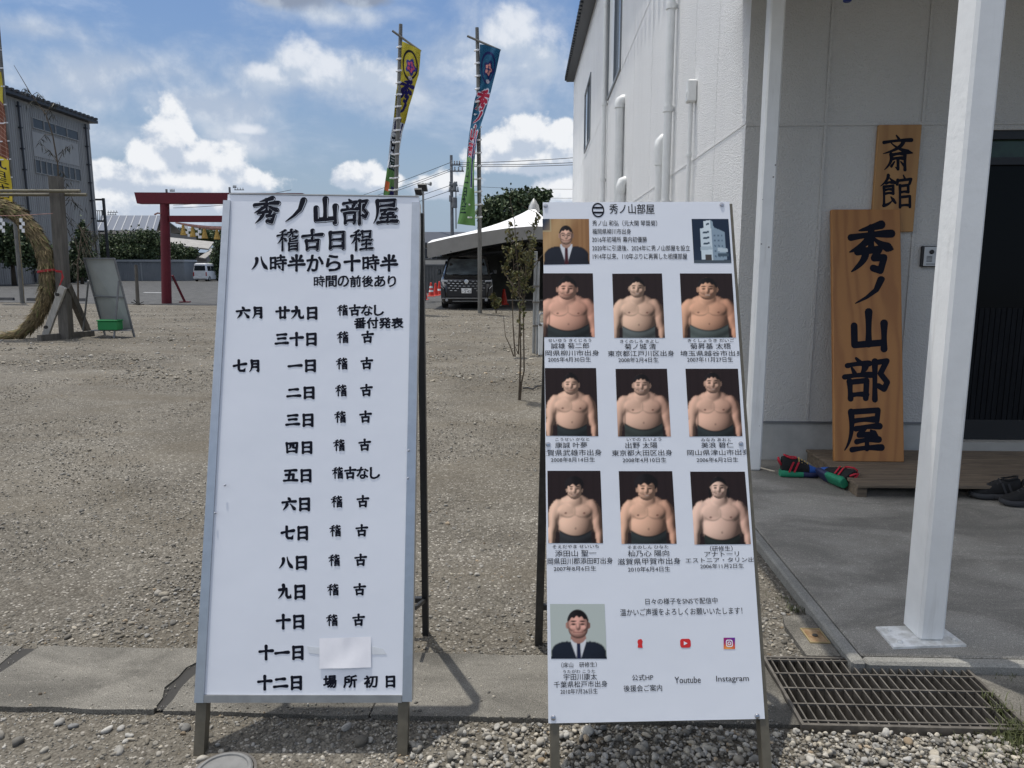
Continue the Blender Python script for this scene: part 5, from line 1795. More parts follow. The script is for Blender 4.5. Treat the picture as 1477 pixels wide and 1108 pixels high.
sg2 = empty('wooden_signboard', B(1.07, -0.015, 1.75), 'smaller wooden board with two black brush characters, on the wall behind the large one', 'wooden sign', YAW)
mb = MB(); mb.bbox(-0.149, 0.149, -0.028, 0.0, 0.0, SB.sp(1290, 180)[1], 0.003, lambda p: SB.pt(p.x, p.z, p.y))
brd = obj('board', mb, 'sign_wood_pale', sg2)
mb = MB()
for ch, b_ in (('斎', (1272, 195.5, 1317.5, 246)), ('館', (1269, 252, 1316, 300.5))):
    mb = MB(); brush(mb, ch, SB.cell(*b_[:2], *b_[2:]), 1.12, h0=0.0006); obj('lettering', mb, 'ink', brd)
# ------------------------------------------------------------------ shoes on the porch


def shoe(loc, rz, roll, label, mats, scale=1.0, group=None):
    t = empty('shoe', loc, label, 'shoe', rz, group)
    Mx = INV[t.name].inverted() @ Matrix.Rotation(roll, 4, 'X') @ Matrix.Diagonal((1, 1.08, 1.32, 1))
    L = 0.28 * scale
    prof = [(0.0, .026, .030), (0.02, .036, .034), (.08, .038, .028), (.15, .038, .026), (.20, .046, .024), (.245, .044, .024), (.27, .030, .026), (.28, .012, .030)]

    def ring(x, w, z0, z1, top_w, n=14):
        r = []
        for k in range(n):
            a = 2 * math.pi * k / n
            c, s_ = math.cos(a), math.sin(a)
            f = (s_ + 1) / 2
            ww = w * (1 - f) + top_w * f
            r.append(Mx @ Vector((x * scale, math.copysign(abs(c) ** 0.55, c) * ww * scale, (z0 + (z1 - z0) * (math.copysign(abs(s_) ** 0.6, s_) * .5 + .5)) * scale)))
        return r
    lift = 0.006 if roll == 0 else 0.0
    mb = MB(); rows = [ring(x, w + .005, 0.0 + (0.012 * max(0, (x - .2) / .08) ** 2), h + .006, w + .002) for x, w, h in prof[:4]]
    mb.grid(rows, True); mb.add(rows[0], [tuple(range(14))]); mb.add(rows[-1], [tuple(range(14))])
    obj('heel_sole', mb, mats[0], t, smooth=50)
    mb = MB(); rows = [ring(x, w + .003, 0.0 + (0.012 * max(0, (x - .2) / .08) ** 2), h + .008, w + .001) for x, w, h in [(.1505, .038, .026)] + prof[4:]]
    mb.grid(rows, True); mb.add(rows[0], [tuple(range(14))]); mb.add(rows[-1], [tuple(range(14))])
    obj('fore_sole', mb, mats[1], t, smooth=50)
    up = [(0.006, .026, .105, .018), (.025, .034, .112, .022), (.07, .036, .098, .026), (.11, .037, .098, .026), (.15, .038, .088, .024), (.19, .043, .066, .026), (.235, .041, .050, .024), (.262, .028, .042, .014), (.272, .012, .036, .006)]
    mb = MB(); rows = [ring(x, w, .024, h, tw) for x, w, h, tw in up]
    mb.grid(rows, True); mb.add(rows[0], [tuple(range(14))]); mb.add(rows[-1], [tuple(range(14))])
    obj('upper', mb, mats[2], t, smooth=True)
    mb = MB(); mb.tube([Mx @ (Vector(p) * scale) for p in ((.03, -.02, .1125), (.02, 0, .118), (.03, .02, .1125), (.07, .026, .102), (.10, .018, .102), (.105, 0, .104), (.10, -.018, .102), (.07, -.026, .102), (.03, -.02, .1125))], .0055 * scale, 8)
    obj('collar', mb, mats[3], t, smooth=True)
    mb = MB()
    for x in (.118, .138, .158, .178):
        mb.tube([Mx @ (Vector(p) * scale) for p in ((x, -.026, .086 - (x - .118) * .42), (x + .006, 0, .103 - (x - .118) * .48), (x, .026, .086 - (x - .118) * .42))], .0034 * scale, 6)
    obj('laces', mb, mats[4], t)
    mb = MB(); mb.tube([Mx @ (Vector(p) * scale) for p in ((.004, -.012, .062), (-.012, -.010, .085), (-.016, 0, .100), (-.012, .010, .085), (.004, .012, .062))], .0075 * scale, 8)
    obj('heel_tab', mb, mats[3], t, smooth=True)
    mb = MB(); rows = [ring(x, w * 1.06, .024, h * 1.02, tw * 1.05) for x, w, h, tw in up[5:]]
    mb.grid(rows, True); mb.add(rows[-1], [tuple(range(14))])
    obj('toe_cap', mb, mats[5], t, smooth=True)
    mb = MB()
    for s_ in (-1, 1):
        for x0 in (.05, .085):
            mb.beam(Mx @ (Vector((x0, s_ * .0395, .030)) * scale), Mx @ (Vector((x0 + .03, s_ * .034, .085)) * scale), .003 * scale, .012 * scale, up=Mx.to_3x3() @ Vector((1, 0, 0)))
    obj('side_stripe', mb, mats[6], t)
    return t


M['shoe_green'] = mat('shoe_green', (0.012, 0.20, 0.105), 0.75, var=0.1, vscale=30)
M['shoe_red'] = mat('shoe_red', (0.40, 0.012, 0.03), 0.8)
M['shoe_blue'] = mat('shoe_blue', (0.02, 0.09, 0.36), 0.8)
M['shoe_navy'] = mat('shoe_navy', (0.012, 0.018, 0.07), 0.6)
M['shoe_black'] = mat('shoe_black', (0.009, 0.009, 0.010), 0.9, var=0.2, vscale=60)
M['shoe_yellow'] = mat('shoe_yellow', (0.6, 0.42, 0.12), 0.6)
M['shoe_grey'] = mat('shoe_grey', (0.035, 0.036, 0.040), 0.85)
cs = ('shoe_green', 'shoe_navy', 'shoe_black', 'shoe_red', 'shoe_yellow', 'shoe_blue', 'shoe_red')
p = G(1126, 688, 0.05)
shoe((p.x, p.y + 0.02, 0.051), R(-4), 0.0, 'green soled colourful sneaker standing upright by the duckboard end, toe to the right', cs, 1.0, 'colourful sneakers by the duckboard')
p = G(1204, 711, 0.05)
shoe((p.x + 0.055, p.y + 0.03, 0.090), R(104), R(55), 'green soled colourful sneaker tipped on its side against the duckboard corner', cs, 1.0, 'colourful sneakers by the duckboard')
ks = ('shoe_grey', 'shoe_grey', 'shoe_black', 'shoe_black', 'shoe_grey', 'shoe_black', 'shoe_grey')
p = G(1462, 722, 0.05)
shoe((p.x + 0.03, p.y + 0.0, 0.051), R(168), 0.0, 'black sneaker on the porch floor beside the duckboard, its toe nearest the white post', ks, 1.0, 'black sneakers at the right edge')
p = G(1500, 730, 0.05)
shoe((p.x + 0.04, p.y - 0.02, 0.051), R(172), 0.0, 'black sneaker cut by the right picture edge, second of the black pair', ks, 1.0, 'black sneakers at the right edge')

# ------------------------------------------------------------------ leaves


def leaf_cloud(blobs, n, size, tones, rng, long=1.6, droop=0.3, fill=0.75, top_light=1.0):
    """leaf-sized quads spread through ellipsoid blobs [(centre, (rx, ry, rz))], thinner at the rim, in clumps"""
    vols = np.array([b_[1][0] * b_[1][1] * b_[1][2] for b_ in blobs]) ** 0.8
    pick = rng.choice(len(blobs), n, p=vols / vols.sum())
    C = np.array([tuple(b_[0]) for b_ in blobs])[pick]; Rr = np.array([b_[1] for b_ in blobs])[pick]
    d = rng.normal(size=(n, 3)); d /= np.linalg.norm(d, axis=1, keepdims=True)
    rad = rng.uniform(0, 1, n) ** 0.42
    # clumps: pull leaves toward random twig ends
    nc = max(10, n // 90)
    cd = rng.normal(size=(nc, 3)); cd /= np.linalg.norm(cd, axis=1, keepdims=True)
    cr = rng.uniform(0.45, 1.12, nc)
    own = rng.randint(0, nc, n)
    tgt = cd[own] * cr[own][:, None]
    q = np.where((rng.rand(n) < fill)[:, None], tgt + rng.normal(size=(n, 3)) * 0.16, d * rad[:, None])
    P = C + q * Rr
    a = rng.normal(size=(n, 3)); a[:, 2] -= droop; a /= np.linalg.norm(a, axis=1, keepdims=True)
    b_ = np.cross(a, rng.normal(size=(n, 3))); b_ /= np.linalg.norm(b_, axis=1, keepdims=True)
    s = size * rng.uniform(0.6, 1.35, n)[:, None]
    V = np.stack([P - a * s * long * .5, P + b_ * s * .5, P + a * s * long * .5, P - b_ * s * .5], 1)
    F = np.arange(n * 4).reshape(n, 4)
    tone = np.array(tones)[rng.randint(0, len(tones), n)]
    clump_t = rng.uniform(0.72, 1.28, nc)[own][:, None]
    col = tone * clump_t * rng.uniform(0.8, 1.2, n)[:, None]
    return V.reshape(-1, 3), F, np.repeat(col[:, None, :], 4, 1).reshape(-1, 3)


DARKG = [(0.055, 0.082, 0.040), (0.075, 0.105, 0.048), (0.042, 0.064, 0.034), (0.105, 0.135, 0.060)]
MIDG = [(0.050, 0.080, 0.028), (0.070, 0.105, 0.036), (0.040, 0.066, 0.024), (0.090, 0.120, 0.045)]
OLIVE = [(0.10, 0.095, 0.030), (0.075, 0.08, 0.026), (0.13, 0.105, 0.035), (0.055, 0.06, 0.022), (0.12, 0.12, 0.04)]
PXM = lambda Y: Y * 0.985 / FPX


def tree(name, label, cat, Y, base_px, blobs, n, size, tones, seed, trunk_r=0.15, group=None, limbs=5, long=1.5, stuffkind=None):
    rng = np.random.RandomState(seed)
    bl = []
    for (px, py, rx, ry) in blobs:
        k = PXM(Y)
        bl.append((A(px, py, Y + rng.uniform(-.5, .5) * rx * k * 0.6), (rx * k, rx * k * 0.8, ry * k)))
    bx = A(base_px, 400, Y).x
    t = empty(name, (bx, Y, 0), label, cat, 0, group)
    mb = MB()
    zc = bl[0][0].z
    top = Vector(bl[0][0])
    mb.tube([Vector((bx, Y, 0)), Vector((bx, Y, zc * 0.35)).lerp(Vector((top.x, top.y, zc * .35)), .2), Vector((top.x, top.y, zc)).lerp(Vector((bx, Y, zc)), .3)], [trunk_r, trunk_r * .8, trunk_r * .4], 8)
    for c, r in bl[:limbs + 1]:
        s0 = Vector((bx, Y, 0)).lerp(top, 0.45 + 0.3 * rng.rand())
        mb.tube([s0, s0.lerp(Vector(c), .6) + Vector((0, 0, .1 * r[2])), Vector(c) + Vector((0, 0, r[2] * .5))], [trunk_r * .45, trunk_r * .3, trunk_r * .08], 6)
    obj('trunk', mb, 'bark', t, smooth=True)
    V, F, C = leaf_cloud(bl, n, size, tones, rng, long)
    np_mesh('crown', V, F, 'leaf', C, parent=t)
    return t


tree('tree', 'broad dark green tree rising behind the white marquee roof', 'tree', 62, 735, [(733, 304, 36, 24), (704, 312, 18, 16), (760, 296, 24, 20), (780, 285, 14, 10), (746, 286, 16, 9), (715, 298, 14, 10), (790, 280, 7, 6), (760, 318, 44, 14), (725, 284, 7, 5), (697, 300, 7, 6), (752, 277, 6, 5), (773, 278, 8, 6), (785, 300, 10, 8), (712, 322, 20, 12)], 9300, 0.21, DARKG, 1, 0.25)
tree('tree', 'dark bushy tree before the grey warehouse, behind the straw ring', 'tree', 60, 20, [(15, 352, 34, 26), (45, 362, 26, 22), (-15, 350, 30, 28), (70, 375, 18, 14), (30, 335, 16, 12)], 10912, 0.19, DARKG, 2, 0.2)
tree('conifer', 'narrow pointed conifer standing before the warehouse corner', 'tree', 66, 118, [(118, 372, 18, 22), (118, 352, 13, 16), (119, 336, 8, 13), (119, 324, 4, 8), (112, 388, 20, 14)], 5803, 0.16, DARKG, 3, 0.16)
tree('bush', 'wide dark bush above the grey shed, left of the red gate', 'bush', 84, 175, [(172, 358, 30, 20), (205, 352, 26, 20), (150, 368, 24, 24), (225, 358, 18, 18), (190, 366, 40, 16), (215, 340, 14, 8)], 13888, 0.18, DARKG, 4, 0.2)
tree('bush', 'small dark tree between the red gate post and the white van', 'bush', 88, 262, [(262, 370, 18, 14), (250, 362, 14, 12), (275, 366, 10, 10)], 5158, 0.18, DARKG, 5, 0.15)
tree('tree', 'sunlit green treetops far behind the gateway, above the barn roof', 'tree', 120, 285, [(285, 340, 26, 9), (262, 337, 14, 7), (305, 342, 16, 8), (240, 334, 14, 8)], 11000, 0.22, MIDG, 6, 0.2)
tree('tree', 'tall dark tree right beside the left rail of the calligraphy board', 'tree', 80, 318, [(318, 365, 12, 26), (322, 345, 8, 14), (312, 385, 12, 16)], 4191, 0.18, DARKG, 7, 0.16)
tree('bush', 'dim shrub in the shade beyond the marquee, right of the black van', 'bush', 40, 745, [(735, 392, 26, 16), (765, 388, 24, 18), (720, 385, 14, 12), (780, 400, 20, 14)], 1612, 0.22, DARKG, 8, 0.1)
hg = MB()
rngh = np.random.RandomState(4)
V, F, C = leaf_cloud([(A(x, 397, 70), (2.2, 0.7, 0.62)) for x in range(-20, 112, 24)], 3600, 0.22, [(0.018, 0.028, 0.014), (0.024, 0.036, 0.016)], rngh)
he = empty('hedge', (A(45, 400, 70).x, 70, 0), 'low clipped dark hedge along the back of the parking lot', 'hedge')
np_mesh('foliage', V, F, 'leaf', C, parent=he)
mb = MB()
for x in range(-20, 112, 12):
    q = A(x, 400, 70); mb.tube([Vector((q.x, 70, 0)), Vector((q.x, 70, 0.9))], 0.05, 6)
obj('stems', mb, 'bark', he)

# ------------------------------------------------------------------ grey warehouse
WX = -43.6
q0, q1 = AX(0, 133, WX), AX(128, 178, WX)
ZE = (q0.z + q1.z) / 2
YE = q1.y
wh = empty('warehouse', (WX, 65, 0), 'tall dark grey corrugated warehouse with two rows of windows at the left', 'warehouse')
M['wh_wall'] = mat('wh_wall', (0.28, 0.27, 0.255), 0.6, var=0.0, vscale=0.5, stretch=(1, 3.0, 0.12), col2=(0.35, 0.34, 0.32))
M['wh_pale'] = mat('wh_pale', (0.35, 0.34, 0.32), 0.6, var=0.08, vscale=0.6, stretch=(1, 2.0, 0.2))
M['wh_roof'] = mat('wh_roof', (0.05, 0.052, 0.058), 0.5, 0.3)
M['wh_glass'] = mat('wh_glass', (0.045, 0.050, 0.058), 0.25, spec=0.4)
mb = MB(); mb.box(WX - 26, WX, 46, YE, 0, ZE - .02)
for k in range(118):
    y = 46.1 + k * 0.29
    if y < YE - .1: mb.box(WX, WX + 0.035, y, y + 0.10, 0.0, ZE - 0.3)
obj('wall', mb, 'wh_wall', wh)
mb = MB(); mb.box(WX - 26.4, WX + 0.7, 45.6, YE + .5, ZE, ZE + 0.28)
for k in range(48):
    y = 46.2 + k * 0.72
    if y < YE + .2: mb.box(WX + 0.1, WX + 0.85, y, y + 0.30, ZE + 0.281, ZE + 0.50)
obj('roof', mb, 'wh_roof', wh)
mb = MB()
a_, b_ = AX(86, 160, WX - 3), AX(126, 160, WX - 3)
mb.box(WX - 7, WX - 3, a_.y, b_.y, ZE + 0.3, a_.z)
for k in range(14):
    y = a_.y + 0.2 + k * (b_.y - a_.y - .3) / 13; mb.box(WX - 3, WX - 2.93, y, y + 0.2, ZE + .3, a_.z)
obj('roof_box', mb, 'wh_pale', wh)
c0, c1 = AX(47, 200, WX), AX(113, 262, WX)
for (xa, ta, ba, xb, tb, bb, n) in ((44.5, 169.8, 184.3, 109.5, 188.0, 202.6, 4), (48.5, 228.4, 248.8, 113.3, 244.1, 262.2, 8)):
    zt = AX(xa, ta, WX).z; zb = AX(xa, ba, WX).z
    zt = (zt + AX(xb, tb, WX).z) / 2; zb = (zb + AX(xb, bb, WX).z) / 2
    for k in range(n):
        x0 = xa + (xb - xa) * k / n; x1 = xa + (xb - xa) * (k + 1) / n
        y0, y1 = AX(x0, ta, WX).y, AX(x1, ta, WX).y
        g = 0.07
        mb = MB()
        for (p, q, r, s) in ((y0 + .03, y0 + g, zb, zt), (y1 - g, y1 - .03, zb, zt), (y0 + g, y1 - g, zb, zb + g), (y0 + g, y1 - g, zt - g, zt)):
            mb.box(WX + 0.036, WX + 0.12, p, q, r, s)
        w_ = obj('window', mb, 'wh_pale', wh)
        mb = MB(); mb.box(WX + 0.036, WX + 0.07, y0 + g, y1 - g, zb + g, zt - g)
        obj('pane', mb, 'wh_glass', w_)
mb = MB(); ya, yb = AX(47, 210, WX).y, AX(112, 215, WX).y
mb.box(WX + .036, WX + .05, ya, yb, AX(48, 228, WX).z + .2, AX(45, 186, WX).z - .2)
obj('pale_panel', mb, 'wh_pale', wh)
for px in (28, 122):
    y = AX(px, 200, WX).y
    mb = MB(); mb.tube([(WX + .2, y, 0.1), (WX + .2, y, ZE - .3)], 0.09, 8)
    for k in range(9): mb.box(WX + .03, WX + .34, y - .12, y + .12, 1 + k * 1.8, 1.12 + k * 1.8)
    obj('downpipe', mb, 'wh_roof', wh)
mb = MB()
Ys = YE + 1.5
for (x, z0, z1) in ((133.5, 0, 288), (149, 0, 286)):
    p = A(x, z1, Ys); mb.beam((p.x, Ys, 0), (p.x, Ys, p.z), .22, .22)
for y in (288, 319, 334):
    p, q = A(132, y, Ys), A(149.5, y, Ys); mb.beam(p, q, .25, .18)
for k in range(5):
    x = 135 + k * 3; p, q = A(x, 304, Ys), A(x, 319, Ys); mb.beam(p, q, .06, .06)
p, q = A(133, 304, Ys), A(149, 304, Ys); mb.beam(p, q, .07, .07)
obj('stair_landing', mb, 'wh_roof', wh)

# ------------------------------------------------------------------ far houses behind the lot
hs = empty('house', (A(180, 400, 100).x, 100, 0), 'low house with a grey ribbed metal roof behind the bushes', 'house')
mb = MB()
r0, r1, e0, e1 = A(146, 312.5, 106), A(232, 312.5, 106), A(135, 334, 99), A(226, 334, 99)
mb.prism([r0, r1, e1, e0], (0, 0, 0.15)); b0, b1 = r0 + Vector((0, 7, r0.z * 0 - 2.0)), r1 + Vector((0, 7, -2.0))
mb.prism([r0 + Vector((0, .01, 0)), b0, b1, r1 + Vector((0, .01, 0))], (0, 0, 0.15))
rf = obj('roof', mb, 'solar', hs)
mb = MB()
for k in range(8):
    t = (k + .5) / 8; p = r0.lerp(r1, t) + Vector((0, 0, .16)); q = e0.lerp(e1, t) + Vector((0, 0, .16)); mb.beam(p, q, 0.12, 0.08)
obj('roof_seams', mb, 'solar_line', rf)
mb = MB(); mb.box(e0.x + .3, e1.x - .3, 99.3, 112, 0, e0.z - .02)
obj('wall', mb, 'house_wall', hs)
mb = MB(); mb.box(e0.x, e1.x, 98.75, 98.98, e0.z - .3, e0.z + .08)
obj('gutter', mb, 'beige', hs)
bn = empty('barn', (A(265, 400, 93).x, 93, 0), 'old barn with pale sloping roof seen through the red gateway', 'barn')
mb = MB(); mb.prism([A(208, 340.6, 97), A(309, 351, 95), A(301, 361, 91), A(236, 353.5, 92.5)], (0, 0, .18))
obj('roof', mb, 'roof_grey', bn)
p = A(301, 361, 91)
mb = MB(); mb.box(A(243, 380, 93).x, A(300, 380, 93).x, 92.6, 97, 0, p.z - .25)
obj('wall', mb, 'house_wall', bn)
mb = MB(); mb.prism([A(287, 372, 90), A(305, 360, 92), A(309, 363, 90), A(296, 374, 88.5)], (0, 0, .1))
obj('lean_to_roof', mb, 'roof_grey', bn)
sh = empty('storage_shed', (A(215, 405, 80).x, 80, 0), 'long low grey metal storage shed behind the red gate post', 'shed')
s0, s1 = A(167, 376, 80), A(265, 376, 80)
mb = MB(); mb.box(s0.x, s1.x, 80, 83, 0, s0.z - .12)
for k in range(34):
    x = s0.x + .1 + k * (s1.x - s0.x - .2) / 33; mb.box(x, x + .06, 79.97, 80, .05, s0.z - .2)
obj('wall', mb, 'shed', sh)
mb = MB(); mb.box(s0.x - .12, s1.x + .12, 79.85, 83.1, s0.z - .12, s0.z + .10); obj('roof', mb, 'shed_roof', sh)
for px in (203, 204.8):
    pass
mb = MB(); p = A(204, 390, 79.96); mb.box(p.x - .06, p.x + .06, 79.94, 79.969, .05, s0.z - .2); obj('door_post', mb, 'shed_roof', sh)
gw = empty('boundary_wall', (A(274, 400, 83).x, 83, 0), 'brown grey block wall between the shed and the white van', 'wall')
mb = MB(); a_, b_ = A(266, 379, 83), A(330, 379, 83); mb.box(a_.x, b_.x, 83, 83.2, 0, a_.z); obj('blocks', mb, 'house_wall', gw)
mb = MB(); mb.box(a_.x - .05, b_.x + .05, 82.95, 83.25, a_.z + .002, a_.z + .1); obj('coping', mb, 'roof_grey', gw)
h2 = empty('house', (A(625, 400, 58).x, 58, 0), 'two storey beige house behind the dark fence, left of the marquee', 'house')
a_, b_ = A(566, 354, 58), A(668, 354, 58)
mb = MB(); mb.box(a_.x, b_.x, 58, 66, 0, a_.z); obj('wall', mb, 'house_wall', h2)
mb = MB(); mb.prism([(a_.x - .5, 57.4, a_.z + .002), (b_.x + .5, 57.4, a_.z + .002), (b_.x + .5, 62, a_.z + 1.0), (a_.x - .5, 62, a_.z + 1.0)], (0, 0, .2))
mb.prism([(a_.x - .5, 66.6, a_.z + .002), (b_.x + .5, 66.6, a_.z + .002), (b_.x + .5, 62.01, a_.z + 1.0), (a_.x - .5, 62.01, a_.z + 1.0)], (0, 0, .2))
obj('roof', mb, 'wh_roof', h2)
mb = MB(); z0, z1 = A(610, 382.5, 57).z, A(610, 375.6, 57).z; mb.box(a_.x, b_.x, 56.9, 57.05, z0, z1); mb.box(a_.x, b_.x, 57.05, 57.999, z0, z0 + .12)
obj('balcony', mb, 'beige', h2)
for x in (610, 622, 634):
    mb = MB(); p, q = A(x, 374, 57.95), A(x + 8, 358, 57.95); mb.box(p.x, q.x, 57.94, 57.998, p.z, q.z); w_ = obj('window', mb, 'grey_frame', h2)
    mb = MB(); mb.box(p.x + .06, q.x - .06, 57.92, 57.938, p.z + .06, q.z - .06); obj('pane', mb, 'dark_glass', w_)
fe = empty('fence', (A(650, 420, 43).x, 43, 0), 'dark corrugated metal fence behind the black van and the cones', 'fence')
a_, b_ = A(560, 383, 43), A(800, 383, 43)
mb = MB(); mb.box(a_.x, b_.x, 43, 43.05, .02, a_.z)
k = 0
while a_.x + k * .17 < b_.x - .1:
    x = a_.x + k * .17; mb.box(x, x + .07, 42.96, 43, .05, a_.z - .03); k += 1
obj('sheet', mb, 'fence_grey', fe)
mb = MB(); mb.box(a_.x, b_.x, 42.93, 43.08, a_.z + .001, a_.z + .07); obj('top_rail', mb, 'pole_grey', fe)

# ------------------------------------------------------------------ red gateway with its straw rope
TY = 30.7
k = PXM(TY)
tb = A(240.5, 438, TY).x
to = empty('torii', (tb + 2.2, TY, 0), 'dark red shrine gateway standing at the edge of the gravel', 'gateway')
zt = A(240, 294, TY).z
xt = A(237.5, 294, TY).x
SPAN = 4.55
for s_ in (0, 1):
    mb = MB()
    if s_ == 0: mb.tube([(tb, TY, 0), (xt, TY, zt)], [0.195, 0.178], 20)
    else: mb.tube([(tb + SPAN + .12, TY, 0), (xt + SPAN, TY, zt)], [0.195, 0.178], 20)
    obj('pillar', mb, 'red_torii', to, smooth=40)
    mb = MB()
    x = tb if s_ == 0 else tb + SPAN + .12
    mb.beam((x + .20, TY + .25, 1.15), (x + .42, TY + .75, 0.05), .07, .07); mb.box(x + .22, x + .62, TY + .65, TY + .9, 0.0, .06)
    obj('prop', mb, 'red_torii', to)
za, zb = A(197, 278.2, TY).z, A(200, 294.2, TY).z
xl = A(197, 278, TY).x; xl2 = A(201, 294, TY).x
xr = xt * 2 + SPAN - xl
mb = MB(); mb.prism([(xl, TY - .2, za), (xr, TY - .2, za - .03), (xr - (xl2 - xl), TY - .2, zb), (xl2, TY - .2, zb)], (0, .4, 0))
obj('top_beam', mb, 'red_torii', to)
z0, z1 = A(280, 320.5, TY).z, A(280, 311.3, TY).z
mb = MB(); mb.box(xt + .16, xt + SPAN - .16, TY - .09, TY + .09, z0, z1); obj('tie_beam', mb, 'red_torii', to)
rp = empty('sacred_rope', (xt + SPAN / 2, TY - .25, z0 - .1), 'straw rope with hanging tassels and white paper strips under the gateway beam', 'straw rope')
mb = MB(); pts = []
for i in range(25):
    t = i / 24; pts.append((xt + .45 + (SPAN - .9) * t, TY - .13, z0 - .03 - .22 * math.sin(math.pi * t)))
mb.tube(pts, [0.03 + 0.05 * math.sin(math.pi * i / 24) for i in range(25)], 8)
M['pink_rope'] = mat('pink_rope', (0.36, 0.20, 0.17), 0.9, var=0.3, vscale=14)
obj('rope', mb, 'pink_rope', rp, smooth=True)
M['tassel'] = mat('tassel', (0.42, 0.27, 0.07), 0.9, var=0.25, vscale=16)
mb = MB(); mb.tube([(tb - .22, TY, A(240, 309.5, TY).z), (tb, TY - .22, A(240, 308, TY).z), (tb + .25, TY, A(240, 309.5, TY).z)], .035, 6); obj('tie', mb, 'pink_rope', rp)
xs = [A(x, 330, TY).x for x in (266.3, 279.7, 296.5)]
xs += [xs[-1] + .5 * (i + 1) for i in range(4)]
for x in xs:
    t = (x - xt - .45) / (SPAN - .9); zz = z0 - .05 - .22 * math.sin(math.pi * max(0, min(1, t)))
    mb = MB(); mb.lathe([(.03, 0), (.05, -.04), (.075, -.2), (.13, -.42), (.11, -.43), (0.02, -.40)], (x, TY - .13, zz), 10); obj('tassel', mb, 'tassel', rp)
for x in ([A(273, 330, TY).x, A(288, 330, TY).x]):
    t = (x - xt - .45) / (SPAN - .9); zz = z0 - .06 - .22 * math.sin(math.pi * t)
    mb = MB()
    for j in range(4):
        o = .05 * (1 if j % 2 else -1); mb.box(x - .07 + o, x + .07 + o, TY - .152, TY - .146, zz - .11 * (j + 1), zz - .11 * j)
    obj('paper_strip', mb, 'white', rp)
st = empty('wooden_stake', G(198.5, 440), 'thin wooden stake upright in the gravel, left of the red gate', 'stake')
mb = MB(); p, q = G(199, 440), A(196, 382, G(199, 440).y); mb.tube([p, q], [.075, .06], 8); obj('stake', mb, 'old_wood', st)
mb = MB()
for j in range(7):
    a = j * .9; mb.tube([p + Vector((0, 0, .03)), p + Vector((.25 * math.cos(a), .2 * math.sin(a), .02 + .1 * (j % 3)))], .015, 5)
obj('dry_weeds', mb, 'straw', st)

# ------------------------------------------------------------------ straw ring on its timber frame
RY = 15.55
kk = PXM(RY)
rng_ = np.random.RandomState(21)
cl = [(-12, 294, 12.5), (0, 298, 12.5), (21, 307, 12.5), (43.6, 328, 12.5), (58, 351, 12.5), (66.5, 374, 12.5), (69.6, 399, 12.2), (67.5, 421.6, 12), (60, 444.5, 11.5), (49, 463, 10.5), (31, 480, 7.5), (8, 486, 4.0), (-12, 487, 3.6)]
full = cl + [(-24 - x, y, r) for x, y, r in cl[-2:0:-1]]
ring = [(A(x, y, RY), r * kk) for x, y, r in full]
sr = empty('straw_ring', (ring[0][0].x, RY, 0), 'large ring of bundled straw tied with cord, cut by the left picture edge', 'straw ring')
# dense centre line
N = len(ring)
dense = []
for i in range(N):
    p0, p1, p2, p3 = (ring[(i + j - 1) % N] for j in range(4))
    for s_ in range(8):
        t = s_ / 8
        f = lambda a, b_, c, d: 0.5 * ((2 * b_) + (-a + c) * t + (2 * a - 5 * b_ + 4 * c - d) * t * t + (-a + 3 * b_ - 3 * c + d) * t ** 3)
        dense.append((Vector([f(p0[0][q], p1[0][q], p2[0][q], p3[0][q]) for q in range(3)]), f(p0[1], p1[1], p2[1], p3[1])))
ND = len(dense)
Lc = [0.0]
for i in range(ND): Lc.append(Lc[-1] + (dense[(i + 1) % ND][0] - dense[i][0]).length)
SEC = 0.245
rows_ = []
for i in range(ND + 1):
    p, r = dense[i % ND]
    d = (dense[(i + 1) % ND][0] - dense[i - 1 if i % ND else ND - 1][0]).normalized()
    x = Vector((0, 1, 0)); y = d.cross(x).normalized()
    ph = (Lc[i] % SEC) / SEC
    rr = r * (0.70 + 0.24 * ph ** 1.3)
    rows_.append([p + x * (rr * math.cos(a * math.pi / 9) * 1.0) + y * (rr * math.sin(a * math.pi / 9)) for a in range(18)])
mb = MB(); mb.col = (0.13, 0.10, 0.055); mb.grid(rows_, True)
obj('core', mb, 'straw', sr, smooth=True)
Vv, Ff, Cc = [], [], []
for s_ in range(12000):
    i = rng_.randint(0, ND); p, r = dense[i]
    d = (dense[(i + 1) % ND][0] - dense[i - 1][0]).normalized()
    x = Vector((0, 1, 0)); y = d.cross(x).normalized()
    a = rng_.uniform(0, 6.283); o = x * math.cos(a) + y * math.sin(a); tg = -x * math.sin(a) + y * math.cos(a)
    ph = (Lc[i] % SEC) / SEC
    le = rng_.uniform(0.08, 0.22); sp = rng_.normal(0, .28)
    fl = rng_.uniform(0.0, 0.42) ** 1.2
    r0 = r * (0.70 + 0.24 * ph ** 1.3) * rng_.uniform(0.97, 1.03)
    P0 = p + o * r0; P1 = P0 + d * le * .55 + o * (fl * .35 * le) + tg * sp * le * .5; P2 = P0 + d * le + o * (fl * le) + tg * sp * le
    w = tg * rng_.uniform(.0035, .009); b0 = len(Vv)
    Vv += [P0 - w, P0 + w, P1 + w, P1 - w, P2 + w * .4, P2 - w * .4]; Ff += [(b0, b0 + 1, b0 + 2, b0 + 3), (b0 + 3, b0 + 2, b0 + 4, b0 + 5)]
    c = rng_.uniform(.35, 1.0) + 1.1 * ph * rng_.rand(); g_ = rng_.rand() < .12
    Cc += [((0.20 if not g_ else .13) * c, 0.152 * c, (0.078 if not g_ else .05) * c)] * 6
np_mesh('strands', [tuple(v) for v in Vv], Ff, 'straw', np.array(Cc), parent=sr)
mb = MB()
nt = int(Lc[-1] / SEC)
